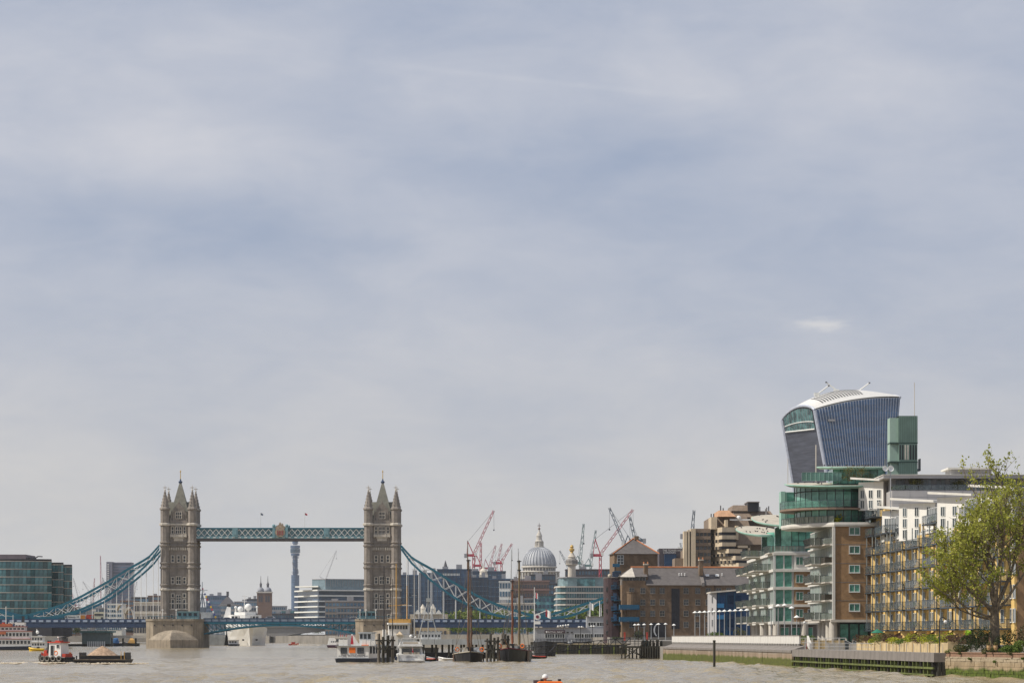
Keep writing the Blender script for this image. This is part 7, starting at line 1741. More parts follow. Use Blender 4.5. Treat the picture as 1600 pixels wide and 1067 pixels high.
def office(lab, px0, px1, ytop, d, wallm, glassm, floors, bays, z0=5.0, depth=25, name='office_block', rz=0, frac=.55, plant=0, cat='building', trim=None, grp=None):
    """A block with one ribbon of windows to each floor, mullions, roof edge and plant room."""
    w = (px1-px0)/F*d; root = thing(name, lab, cat, (PX(px0, d), d, 0), radians(rz), grp); h = PZ(ytop, d)
    MB().box(0, w, 0, depth, z0, h).build('wall', wallm, root)
    fh = (h-z0)/floors; vis = max(z0, 9)
    for k in range(floors):
        z = z0+fh*k+fh*.25
        if z+fh < vis: continue
        b = MB(); n = bays
        for i in range(n): b.box(w*(i+.14)/n, w*(i+.86)/n, -.12, .05, z, z+fh*frac)
        o = b.build('window_row', glassm, root); o['kind'] = 'stuff'
        b = MB()
        for i in range(2): b.box(-.12, .05, depth*(i+.2)/2, depth*(i+.8)/2, z, z+fh*frac)
        o = b.build('window_row', glassm, root); o['kind'] = 'stuff'
        if trim: MB().box(-.25, w+.25, -.4, -.125, z-fh*.25, z-fh*.08).build('floor_band', trim, root)
    MB().box(-.3, w+.3, -.3, depth+.3, h, h+.6).build('roof_edge', trim or wallm, root)
    for i in range(plant):
        x = w*(i+.6)/(plant+.5); MB().box(x-w*.09, x+w*.07, 4, 12, h+.6, h+2.2+1.3*((i*7) % 3)).build('roof_plant', m_greyc, root)
    return root
# ---- curved glass office at the left edge
def build_glass_office():
    D0 = 1290.0; Z = lambda y: PZ(y, D0); root = thing('curved_glass_office', 'curved teal glass office with white floor lines at the left edge', 'building', (PX(0, D0), D0, 0))
    X = lambda px: PX(px, D0)-PX(0, D0)
    for pa, pb, yt, yo, bulge, n in ((-70, 78, 874, 0, 9, 24), (64, 89.5, 878, 10, .6, 6), (76, 101, 881, 14, .6, 6)):
        f = lambda t: (X(pa)+(X(pb)-X(pa))*t, yo+8-bulge*sin(pi*(.12+.76*t)))
        P = [f(i/n) for i in range(n+1)]
        core = MB().prism([(x, y+.5) for x, y in P]+[(X(pb)-9, yo+40), (X(pa), yo+40)], 4.5, Z(yt)).build('core', m_cdark, root)
        nf = 8; zt = Z(yt)-.5; fh = (zt-Z(974))/nf
        for k in range(nf):
            z = Z(974)+fh*k
            b = MB(); b.prism([(x, y-.25) for x, y in P]+[(x, y+.4) for x, y in P[::-1]], z+fh-.28, z+fh); b.build('floor_edge', m_concl, root)
            for i in range(n):
                (xa, ya), (xb, yb) = P[i], P[i+1]; wd = hypot(xb-xa, yb-ya)
                key = ('gpane', round(wd, 2), round(fh, 2))
                if key not in _wcache: _wcache[key] = MB().box(.06, wd-.06, -.1, .3, .05, fh-.33).mesh('pane', m_tglass)
                put('pane', _wcache[key], root, (xa, ya, z), atan2(yb-ya, xb-xa))
        MB().prism([(x, y-.1) for x, y in P]+[(X(pb)-9, yo+40), (X(pa), yo+40)], Z(yt), Z(yt)+.35).build('roof_edge', m_cdark, root)
    MB().box(X(-70), X(38), 4, 30, Z(873), Z(865.5)).build('plant_screen', mat('plum_screen', (.16, .13, .14), .7), root)
    b = MB(); b.tube((X(48), 8, Z(872)), (X(55), 8, Z(868)), .3, 5); b.tube((X(55), 8, Z(868)), (X(62), 8, Z(868.5)), .25, 5); b.box(X(41), X(50), 6, 12, Z(873), Z(869.5)); b.build('cleaning_cradle', m_cdark, root)
build_glass_office()
# ---- tower blocks and rooftops south and west
t = office('slim grey tower block with a slotted flank, above the south chain', 176.5, 205, 879, 3600, mat('mauve_grey', (.14, .14, .19), .7, var=.06), m_cglass, 26, 14, 6, 24, frac=.4)
MB().box(-7.4, -.3, -4, 22, 6, PZ(877.5, 3600)).build('lift_core', mat('core_grey', (.15, .15, .185), .7), t)
for i in range(17): MB().box(-6.0, -4.3, -4.4, -3.9, PZ(881+i*3.4, 3600)-1.2, PZ(881+i*3.4, 3600)).build('core_slot', m_slabw, t)
t = office('white colonnaded riverside building left of the south tower', 209, 257, 941.5, 1900, m_lime, m_cdark, 3, 11, 5, 20, frac=.5, trim=m_lime)
for i in range(12): MB().box(i*1.76-.25, i*1.76+.3, -1.2, -.42, 12, 16.8).build('pillar', m_lime, t)
for i, (pa, pb, yt, d, m, fl, ba) in enumerate(((205, 232, 933.5, 2300, m_cdark, 7, 9), (231, 256, 931, 2500, m_brownc, 8, 8), (100, 118, 949, 1850, m_brownc, 5, 6), (118, 136, 952, 1900, m_greyc, 5, 6), (134, 150, 945, 2200, m_lime, 6, 5), (150, 168, 950, 2000, m_greyc, 6, 6), (168, 190, 944, 1950, m_slabw, 7, 7), (188, 212, 939, 2150, m_brownc, 8, 7),
        (322, 353, 931, 2700, mat('slate_blue_block', (.13, .16, .23), .7), 9, 9), (345, 372, 945, 2500, m_greyc, 6, 8), (366, 404, 940, 2800, m_greyc, 7, 10), (384, 405, 936, 2900, m_cdark, 7, 6), (424, 446, 947, 2900, m_greyc, 7, 7), (440, 470, 955, 2500, m_tglass, 5, 9), (425, 463, 959, 2420, m_cdark, 4, 9))):
    words = ('dark low block behind the colonnade', 'brown stepped block touching the south tower', 'brown low block just right of the glass office', 'grey low block behind the truck', 'pale stone block behind the bridge truck', 'grey rooftops below the slim tower', 'white block at the foot of the slim tower', 'brown block between slim tower and colonnade',
             'blue grey flat block right of the south tower', 'low grey block behind the cruise yacht funnel', 'wide grey block behind the cruise yacht domes', 'dark block left of the twin domed towers', 'grey block right of the twin domed towers', 'teal glass roofline below the telecom tower', 'dark low riverside range under the telecom tower')[i]
    office(words, pa, pb, yt, d, m, m_cglass if m is not m_tglass else m_navyglass, fl, ba, 5, 22, plant=i % 3, grp='far riverside rooftops')
b = MB(); d = 2600; b.add([(-8, 0, 0), (8, 0, 0), (8, 14, 0), (-8, 14, 0), (0, 7, 9.5)], [(0, 1, 4), (1, 2, 4), (2, 3, 4), (3, 0, 4), (3, 2, 1, 0)]); t = thing('pyramid_roof', 'dark pyramid roof rising behind the grey warship', 'roof', (PX(354.5, d), d, PZ(947, d))); b.build('slope', m_cdark, t); MB().box(-1, 1, 6, 8, 9, 13).build('vent', m_cdark, t)
t = thing('arched_canopy', 'pale double-arched canopy below the south chain', 'canopy', (PX(195, 1800), 1800, 5))
for i in range(2):
    b = MB(); P = [(-3.5+9*i*0+6.5*cos(a)*.55+i*5.5, 0, 4+ (15-2*i)*sin(a)) for a in [pi*.12+pi*.6*k/8 for k in range(9)]]
    for p, q in zip(P, P[1:]): b.loft([[(p[0], -1, p[2]), (p[0], 8, p[2]), (p[0]+.8, 8, p[2]-1), (p[0]+.8, -1, p[2]-1)], [(q[0], -1, q[2]), (q[0], 8, q[2]), (q[0]+.8, 8, q[2]-1), (q[0]+.8, -1, q[2]-1)]])
    b.build('arch', m_lime, t)
# ---- concrete road bridge upstream
def build_road_bridge():
    D0 = 2150.0; X = lambda px: PX(px, D0)-PX(400, D0); Z = lambda y: PZ(y, D0); root = thing('concrete_road_bridge', 'long low grey concrete road bridge upstream, seen under the bascule span', 'bridge', (PX(400, D0), D0, 0))
    m = mat('bridge_concrete', (.26, .255, .255), .8, var=.08, scale=.05, streak=.2); xs = [90, 250, 434, 600, 740]
    for a, b_ in zip(xs, xs[1:]):
        n = 18; top = [(X(a+(b_-a)*i/n), Z(979.5)) for i in range(n+1)]; bot = [(X(a+(b_-a)*i/n), Z(996.5-11*sin(pi*i/n)**.8 if 0 < i < n else 997)) for i in range(n+1)]
        b = MB(); ring = top+bot[::-1]; b.loft([[(x, 0, z) for x, z in ring], [(x, 32, z) for x, z in ring]]); b.build('span', m, root)
    MB().box(X(88), X(742), -.8, 32.8, Z(979.5), Z(977)).build('parapet', m, root)
    for px in xs: MB().box(X(px-6.5), X(px+6.5), 1, 31, -3.9, Z(996)).build('pier', m, root)
    for i in range(9): MB().tube((X(120+i*70), 2, Z(977)), (X(120+i*70), 2, Z(969)), .15, 5).build('lamp', m_concl, root)
build_road_bridge()
# ---- twin domed station towers
def station_tower(lab, px, d, w):
    t = thing('domed_tower', lab, 'tower', (PX(px, d), d, 5), 0, 'twin domed towers'); z = lambda y: PZ(y, d)-5; m = mat('station_brick', (.17, .11, .085), .85, var=.15, scale=.15)
    MB().box(-w, w, -w, w, 0, z(926)).build('shaft', m, t); MB().box(-w-.6, w+.6, -w-.6, w+.6, z(926), z(924.3)).build('cornice', m_lime, t)
    for s in (-1, 1): MB().box(s*w*.32-.8, s*w*.32+.8, -w-.15, -w+.1, z(940), z(931)).build('arch_opening', m_cdark, t)
    MB().lathe([(w*.95, z(924.3)), (w*.92, z(921.5)), (w*.75, z(919)), (w*.4, z(917.5)), (w*.22, z(917))], 16).build('dome', mat('lead_dome', (.24, .25, .28), .6), t, smooth=True)
    MB().lathe([(w*.3, z(917)), (w*.28, z(913.5)), (w*.38, z(913)), (w*.1, z(909)), (.12, z(899))], 8).build('spirelet', m_cdark, t)
station_tower('left of the twin brick towers with lead domes', 407.5, 2780, 3.3); station_tower('right of the twin brick towers with lead domes', 418.5, 2740, 3.7)
# ---- telecom tower
def build_telecom():
    d = 5800.0; z = lambda y: PZ(y, d)-5; t = thing('telecom_tower', 'slim blue telecom tower with aerial galleries under the high walkway', 'tower', (PX(461.3, d), d, 5)); m = mat('telecom_blue', (.055, .095, .17), .5, var=.12, scale=.05)
    MB().lathe([(7.8, 0), (7.8, z(898))], 24).build('shaft', m, t)
    for i in range(9): MB().lathe([(7.9, z(934)+4.9*i), (7.9, z(934)+4.9*i+1.2)], 24).build('shaft_band', m_cglass, t)
    MB().lathe([(4.6, z(898)), (4.6, z(868))], 16).build('core', m, t)
    for i, y in enumerate((896, 893.5, 889, 885.5, 882, 878.5, 875, 872, 870)): MB().lathe([((6.4, 6.9, 5.4, 6.0, 5.6, 5.9, 5.2, 6.4, 7.4)[i], z(y)), ((6.4, 6.9, 5.4, 6.0, 5.6, 5.9, 5.2, 6.4, 7.4)[i], z(y)+1.1)], 16).build('aerial_gallery', m, t)
    rg = random.Random(2)
    for i in range(16): a = rg.uniform(0, 6.28); zz = z(895)+i*1.9; MB().lathe([(.9, zz), (1.1, zz+1.6)], 8, (5.6*cos(a), 5.6*sin(a))).build('dish', m_greyc, t)
    for ya, yb, r in ((868, 864, 8.3), (863.5, 857, 9.6), (856.5, 852, 9.2), (851, 849.5, 4.5), (849, 843, 5.6)): MB().lathe([(r*.95, z(ya)), (r, z(ya)+.8), (r, z(yb)-.5), (r*.96, z(yb))], 24).build('head_storey', m if yb != 857 else m_cglass, t)
    MB().lathe([(3, z(843)), (1.5, z(838)), (.3, z(828))], 8).build('mast', m, t)
build_telecom()
# ---- white slab office
def build_slab_office():
    A, B, C = (PX(463, 2110), 2110), (PX(497, 2060), 2060), (PX(576, 2078), 2078); root = thing('white_slab_office', 'stepped glass office with bright white floor slabs left of the north tower', 'building', (B[0], B[1], 0)); L_ = lambda p: (p[0]-B[0], p[1]-B[1]); a, b_, c = L_(A), (0, 0), L_(C); Z = lambda y: PZ(y, 2070)
    back = [(c[0], c[1]+40), (a[0]+6, a[1]+40)]
    def ring(off): return [(a[0]-off, a[1]-off*.3), (b_[0]-off*.2, b_[1]-off), (c[0], c[1]-off)]+back
    for k, y in enumerate((921, 929.5, 938, 946.3, 954.5, 962.5, 970.5)):
        MB().prism(ring(1.4), Z(y+2.0), Z(y)).build('floor_slab', m_slabw, root)
        if k < 6: MB().prism(ring(-1.2), Z(y+8.3), Z(y+2.05)).build('glazing', m_navyglass, root)
    up = [(PX(487, 2070)-B[0], 14), (PX(507, 2055)-B[0], 6), (c[0], c[1]+6), (c[0], c[1]+38), (PX(487, 2070)-B[0], 38)]
    MB().prism(up, Z(921), Z(905)).build('roof_storey', mat('plant_glass', (.16, .22, .25), .3, var=.15), root); n = 18
    for i in range(n): x = up[1][0]+(up[2][0]-up[1][0])*i/n; y = up[1][1]+(up[2][1]-up[1][1])*i/n; MB().box(x-.15, x+.15, y-.3, y-.02, Z(916), Z(905)).build('roof_fin', m_greyc, root)
    MB().prism([(p[0]*1.01, p[1]-.4) for p in up], Z(905), Z(904)).build('roof_edge', m_greyc, root); MB().prism([(up[0][0]-12, 18), (up[1][0]-5, 4), (up[1][0]-5, 30), (up[0][0]-12, 30)], Z(917), Z(915)).build('canopy_slab', m_slabw, root)
build_slab_office()
office('brown concrete office with deep windows beside the north tower', 508, 569, 940, 1960, mat('brown_precast', (.23, .20, .18), .8, var=.1, scale=.1), m_cglass, 6, 11, 5, 20, plant=2)
office('lower brown office wing in front of the white slab office', 527, 562, 949, 1940, mat('brown_precast', (.23, .20, .18), .8), m_cglass, 5, 7, 5, 15, trim=m_greyc)
# ---- dark blue glass group
for i, (pa, pb, yt, d, fl, ba, lab) in enumerate(((623, 662, 899, 1850, 13, 12, 'dark blue glass block right of the north tower'), (655, 690, 896, 1830, 13, 11, 'dark blue glass block behind the tripod mast'), (683, 737, 890, 1900, 15, 16, 'tall dark blue block with a pale louvred crown'), (733, 768, 903, 1860, 12, 11, 'dark blue block below the red crane'), (764, 800, 905, 1840, 12, 11, 'dark blue block left of the white framed office'), (728, 790, 893, 2150, 13, 14, 'grey blue block under the red cranes'))):
    t = office(lab, pa, pb, yt, d, m_navyglass, m_cglass, fl, ba, 5, 40, frac=.18, plant=2, grp='dark blue glass offices')
    w = (pb-pa)/F*d
    for j in range(ba//2): MB().box(w*(j*2+.9)/ba-.12, w*(j*2+.9)/ba+.12, -.3, -.13, 9, PZ(yt, d)).build('fin', m_cdark, t)
    if i == 2:
        for j in range(13): MB().box(w*.1+j*.95, w*.1+j*.95+.5, -.6, -.32, PZ(899, d), PZ(895.5, d)).build('crown_louvre', m_slabw, t)
def steeple(lab, px, d, yb, yt, r, m, cup=False):
    t = thing('church_steeple', lab, 'steeple', (PX(px, d), d, PZ(yb, d)-20)); z = lambda y: PZ(y, d)-PZ(yb, d)+20
    MB().box(-r, r, -r, r, 0, z(yb-(yb-yt)*.35)).build('tower', m, t)
    if cup: MB().lathe([(r*.9, z(yb-(yb-yt)*.35)), (r*.85, z(yb-(yb-yt)*.55)), (r*.95, z(yb-(yb-yt)*.57)), (r*.6, z(yb-(yb-yt)*.72)), (r*.3, z(yb-(yb-yt)*.78)), (.1, z(yt))], 10).build('cupola', m, t)
    else: MB().lathe([(r*1.1, z(yb-(yb-yt)*.35)), (.1, z(yt))], 8).build('spire', m, t)
steeple('thin dark church spire above the dark blue offices', 696, 2300, 893, 875, 1.6, m_cdark); steeple('white church cupola between the red cranes', 755.5, 2050, 905, 883, 3.0, m_lime, True)
t = office('white framed office block left of the barge masts', 780, 798, 909, 1760, m_slabw, m_cglass, 5, 4, 12, 18, frac=.62)
office('brown banded office behind the barge masts', 798, 858, 908, 1780, m_brownc, m_cdark, 6, 14, 5, 30, frac=.4, plant=3, trim=mat('plum_band', (.24, .15, .13), .8))
for i, (pa, pb, yt, d, m, lab) in enumerate(((792, 826, 905, 2300, m_greyc, 'grey block under the left edge of the cathedral dome'), (828, 868, 898, 2350, m_cdark, 'dark roofs directly under the cathedral dome'), (856, 892, 912, 2000, m_cdark, 'dark plant roofs left of the column monument'), (884, 953, 890, 2140, mat('plum_block', (.075, .06, .065), .7), 'wide plum brown block behind the column monument'), (772, 836, 943, 1620, m_lime, 'cream stone range behind the barge masts'), (834, 872, 932, 1640, m_tglass, 'teal glass corner block below the cathedral'), (800, 838, 936, 1660, m_greyc, 'grey green roofed range below the cathedral'))):
    office(lab, pa, pb, yt, d, m, m_cglass, (9, 10, 9, 10, 4, 6, 5)[i], (8, 9, 8, 14, 14, 6, 8)[i], 5, 25, plant=(i+1) % 3, grp='city blocks below the cathedral')
# ---- curved layered office
def build_layered():
    D0 = 1500.0; X = lambda px: PX(px, D0)-PX(868, D0); Z = lambda y: PZ(y, D0); root = thing('layered_curved_office', 'curved glass office with cream floor bands left of the purple tower', 'building', (PX(868, D0), D0, 0))
    P = [(X(868), 16), (X(868.5), 9), (X(871), 4), (X(876), 1), (X(884), 0), (X(952), 4), (X(952), 40), (X(868), 40)]
    for y in (916, 925.5, 934.8, 944, 953, 962): MB().prism([(x*1.004-.25, y_-.4) for x, y_ in P], Z(y+1.3), Z(y-.8)).build('floor_band', m_lime, root); MB().prism(P, Z(y+8), Z(y+1.32)).build('glazing', m_tglass, root)
    Q = [(x*.86+X(884)*.14+1, y_+5) for x, y_ in P]; MB().prism(Q, Z(915.2), Z(902)).build('top_storey', mat('pale_glazing', (.17, .25, .27), .25, var=.2), root); MB().prism([(x*1.02-.4, y_-.8) for x, y_ in Q], Z(902), Z(900.6)).build('roof_edge', m_greyc, root)
    for y in (916, 925.5, 934.8, 944, 953):
        b = MB()
        for i in range(18): x = X(884)+(X(952)-X(884))*(i+.5)/18; b.box(x-.1, x+.1, -.15+4*(x-X(884))/(X(952)-X(884)), .1+4*(x-X(884))/(X(952)-X(884)), Z(y+8), Z(y+1.32))
        o = b.build('mullion', m_greyc, root); o['kind'] = 'stuff'
    MB().box(X(884), X(930), 6, 10, Z(915), Z(904)).build('roof_columns', m_tglass, root)
build_layered()
# ---- cathedral
def build_cathedral():
    d = 3000.0; z = lambda y: PZ(y, d)-10; t = thing('domed_cathedral', 'pale stone cathedral dome with lantern and cross above the rooftops', 'cathedral', (PX(842.5, d), d, 10)); ml = mat('cathedral_stone', (.46, .43, .38), .8, var=.15, scale=.1, streak=.3); md = mat('cathedral_lead', (.33, .345, .37), .55, var=.12, scale=.15)
    b = MB(); prof = [(16.4, z(884)), (16.6, z(881)), (16.3, z(877)), (15.4, z(871.5)), (13.6, z(866)), (11.0, z(861)), (7.8, z(857.5)), (4.6, z(855.2))]; b.lathe(prof, 48); b.build('dome', md, t, smooth=True)
    for i in range(32):
        b = MB(); a = 2*pi*i/32; P = [((r+.12)*cos(a), (r+.12)*sin(a), zz) for r, zz in prof]; b.path(P, .55, 5); b.build('rib', md, t)
    MB().lathe([(17.6, z(887)), (17.9, z(886)), (17.9, z(885)), (16.8, z(884))], 40).build('balustrade', ml, t); MB().lathe([(16.2, z(893)), (16.2, z(887))], 40).build('attic', ml, t)
    for i in range(32): a = 2*pi*(i+.5)/32; put('attic_window', MB().box(-.7, .7, -.15, .1, 0, 2.6).mesh('attic_window', m_cdark) if i == 0 else bpy.data.meshes['attic_window'], t, (16.25*cos(a), 16.25*sin(a), z(891.3)), a+pi/2)
    MB().lathe([(20.5, z(894)), (21.0, z(893.2)), (20.6, z(892.4)), (16.3, z(892.4))], 40).build('gallery', ml, t); MB().lathe([(16.5, z(912)), (16.5, z(894))], 40).build('drum', ml, t)
    cm_ = MB().lathe([(.75, z(911)), (.65, z(894))], 8).mesh('column', ml)
    for i in range(32): a = 2*pi*i/32; put('column', cm_, t, (19.6*cos(a), 19.6*sin(a), 0))
    MB().lathe([(21.5, z(930)), (21.5, z(911))], 40).build('base', ml, t); MB().box(-62, 45, 6, 40, 0, z(915)).build('nave', ml, t); MB().box(-26, 26, -22, 0, 0, z(915)).build('transept', ml, t)
    MB().lathe([(4.8, z(856)), (5.2, z(855)), (5.2, z(853.5)), (3.6, z(853)), (3.4, z(846)), (4.2, z(845.5)), (3.0, z(843)), (2.6, z(838)), (3.1, z(837.5)), (2.2, z(834)), (1.0, z(830)), (.7, z(827.5))], 12).build('lantern', ml, t)
    for i in range(8): a = 2*pi*i/8; MB().tube((3.9*cos(a), 3.9*sin(a), z(853)), (3.9*cos(a), 3.9*sin(a), z(846)), .5, 6).build('lantern_column', ml, t)
    MB().ball((0, 0, z(825.8)), 1.2, 10, 8).build('ball', m_brownc, t); b = MB(); b.box(-.3, .3, -.3, .3, z(825), z(817)); b.box(-1.7, 1.7, -.3, .3, z(821.5), z(820.5)); b.build('cross', m_brownc, t)
build_cathedral()
def build_column():
    d = 2040.0; z = lambda y: PZ(y, d)-8; t = thing('column_monument', 'tall pale stone column topped by a gilded urn', 'monument', (PX(893.5, d), d, 8)); ml = mat('monument_stone', (.50, .45, .38), .8, var=.15, scale=.2, streak=.3)
    MB().box(-4, 4, -4, 4, 0, 10).build('pedestal', ml, t); MB().lathe([(3.1, 10), (2.6, z(884))], 20).build('shaft', ml, t); MB().lathe([(2.7, z(884)), (3.6, z(882.3)), (4.2, z(881.5)), (4.2, z(880.3))], 16).build('capital', ml, t)
    b = MB(); b.lathe([(4.1, z(880.3)), (4.1, z(875)), (4.0, z(875)), (2.8, z(872.5))], 12); b.build('viewing_cage', mat('cage_mesh', (.20, .185, .17), .6), t); MB().lathe([(2.6, z(874)), (2.4, z(870.5)), (2.8, z(870)), (1.6, z(866)), (1.1, z(863.5))], 14).build('drum_top', ml, t)
    MB().lathe([(1.2, z(863.5)), (.8, z(862)), (1.7, z(860)), (1.8, z(857.5)), (.9, z(856)), (1.3, z(854)), (.9, z(852)), (.1, z(850.5))], 12).build('gilded_urn', m_gold, t)
build_column()
# ---- flaring glass tower
def build_flared():
    d = 2020.0; k = F/d; c28, s28 = cos(radians(28)), sin(radians(28)); root = thing('flared_glass_tower', 'top-heavy curved glass skyscraper with white fins and vaulted roof', 'skyscraper', (PX(1291.5, d), d, 8)); Bx = lambda zz: (PX(1291.5-19.0*((zz-113)/44.0)**1.0 if zz > 60 else 1314, d)-PX(1291.5, d))
    def par(zz): q = max(0, (zz-60)/100); return 46+24*q**1.35, 43-2*q
    u, v = (c28, s28), (-s28, c28)
    def P(t, w, zz): L_, W_ = par(zz); x0 = Bx(zz); bow = 2.2*sin(pi*t); return (x0+u[0]*L_*t+v[0]*W_*w+bow*s28*(1 if w == 0 else 0), u[1]*L_*t+v[1]*W_*w-bow*c28*(1 if w == 0 else 0), zz-8)
    edge = lambda t: 156.1+10.8*(1-(1-t)**1.9); zs = lambda t, f, w: 14+(edge(t)-3.8*w-14)*f
    n, m = 24, 14
    b = MB(); b.loft([[P(i/n, 0, zs(i/n, j/m, 0)) for j in range(m+1)] for i in range(n+1)], cap=False, closed=False); b.build('east_glazing', glass('sky_tower_glass', (.028, .075, .165), .06, var=.35, scale=.05, rnd=0, c2=(.05, .115, .23), stretch=(1, 1, 4)), root)
    b = MB(); b.loft([[P(0, i/8, zs(0, j/m, i/8)) for j in range(m+1)] for i in range(9)], cap=False, closed=False); b.build('south_louvres', mat('louvre_grey', (.055, .06, .08), .5, var=.35, scale=.4, stretch=(.2, .2, 2)), root)
    b = MB(); b.loft([[P(1, i/4, zs(1, j/m, i/4)) for j in range(m+1)] for i in range(5)], cap=False, closed=False); b.loft([[P(i/n, 1, zs(i/n, j/m, 1)) for j in range(m+1)] for i in range(n+1)], cap=False, closed=False); b.build('north_glazing', m_navyglass, root)
    for i in range(31):
        t = (i+.5)/31; b = MB(); Q = [P(t, 0, zs(t, j/m, 0)) for j in range(m+1)]
        b.loft([[(x-.13*u[0], y-.13*u[1], z), (x+.13*u[0], y+.13*u[1], z), (x+.13*u[0]+.45*s28, y+.13*u[1]-.45*c28, z), (x-.13*u[0]+.45*s28, y-.13*u[1]-.45*c28, z)] for x, y, z in Q]); b.build('fin', mat('fin_white', (.52, .57, .64), .4), root)
    for j in range(1, 34):
        f = j/34; b = MB(); Q = [P(i/n, 0, zs(i/n, f, 0)) for i in range(n+1)]; b.loft([[(x+.15*s28, y-.15*c28, z), (x+.15*s28, y-.15*c28, z+.55)] for x, y, z in Q], cap=False, closed=False); b.build('floor_line', mat('floor_line_blue', (.05, .09, .17), .4), root)
    roof = lambda t, w: (lambda p: (p[0], p[1], p[2]+(5.4+5.0*sin(pi*t))*(1-.3*t)*(4*w*(1-w))**.8))(P(t, w, zs(t, 1, w)))
    R_ = [[roof(i/n, j/12) for j in range(13)] for i in range(n+1)]; b = MB(); b.loft(R_, cap=False, closed=False); b.loft([[(x, y, z+1.2) for x, y, z in r] for r in R_], cap=False, closed=False); rf = b.build('vaulted_roof', mat('roof_white', (.62, .61, .58), .5, var=.05), root)
    for e in (0, n):
        b = MB(); Q = R_[e]
        for p, q in zip(Q, Q[1:]): b.tube((p[0], p[1], p[2]+.4), (q[0], q[1], q[2]+.4), 1.0, 6)
        b.build('roof_rim', mat('rim_grey', (.42, .45, .52), .5), root)
    for w in (0, 1):
        b = MB(); Q = [P(0, w, zs(0, j/m, w)) for j in range(m+1)]; b.path(Q, 1.15, 6); b.build('corner_rib', mat('rim_grey', (.42, .45, .52), .5), root)
    sl = 15
    for i in range(sl):
        t0, t1 = .12+.5*i/sl, .12+.5*(i+.45)/sl; b = MB()
        A_ = [roof(t0, .06+.36*j/5) for j in range(6)]; B_ = [roof(t1, .06+.36*j/5) for j in range(6)]
        b.loft([[(x, y, z+1.32) for x, y, z in A_], [(x, y, z+1.32) for x, y, z in B_]], cap=False, closed=False); b.build('roof_louvre', m_darkmetal, rf)
    # glazed garden arch in the south face
    n8 = 12; base = [P(0, .07+.86*i/n8, zs(0, .925, .5)) for i in range(n8+1)]; top = [roof(0, .07+.86*i/n8) for i in range(n8+1)]; o = lambda p, e: (p[0]-e*c28, p[1]-e*s28, p[2])
    b = MB(); b.loft([[o(p, .5) for p in base], [o((q[0], q[1], q[2]-1.4), .5) for q in top]], cap=False, closed=False); sg = b.build('garden_glazing', glass('garden_glass', (.02, .06, .065), .06, var=.5, scale=.3, rnd=0, c2=(.07, .15, .15)), root)
    for f in (.0, .35): b = MB(); Q = [o((p[0]+(q[0]-p[0])*f, p[1]+(q[1]-p[1])*f, p[2]+(q[2]-p[2])*f), .8) for p, q in zip(base, top)]; b.path(Q, .55 if f == 0 else .35, 5); b.build('garden_beam', m_slabw, sg)
    for i in range(1, n8): b = MB(); b.tube(o(base[i], .7), o(top[i], .7), .14, 4); b.build('garden_mullion', m_greyc, sg)
    for t, w, a in ((.24, .5, 1), (.52, .62, -1), (.76, .6, 1)):
        x, y, z = roof(t, w); cr = MB(); cr.box(x-2.4, x+1.2, y-1.5, y+1.5, z+1, z+3.2); cr = cr.build('cradle_crane', m_slabw, rf); MB().tube((x, y, z+2.5), (x+a*7.5, y, z+8.0), .45, 6).build('crane_arm', m_slabw, cr); MB().box(x+a*7.5-.6, x+a*7.5+.6, y-.5, y+.5, z+7.6, z+8.5).build('crane_head', m_cdark, cr)
    x, y, z = P(.17, 0, 150); MB().box(x-2.5, x+2.5, y-2.6, y-1.2, z-1, z+.4).build('window_cradle', m_greyc, root)
build_flared()
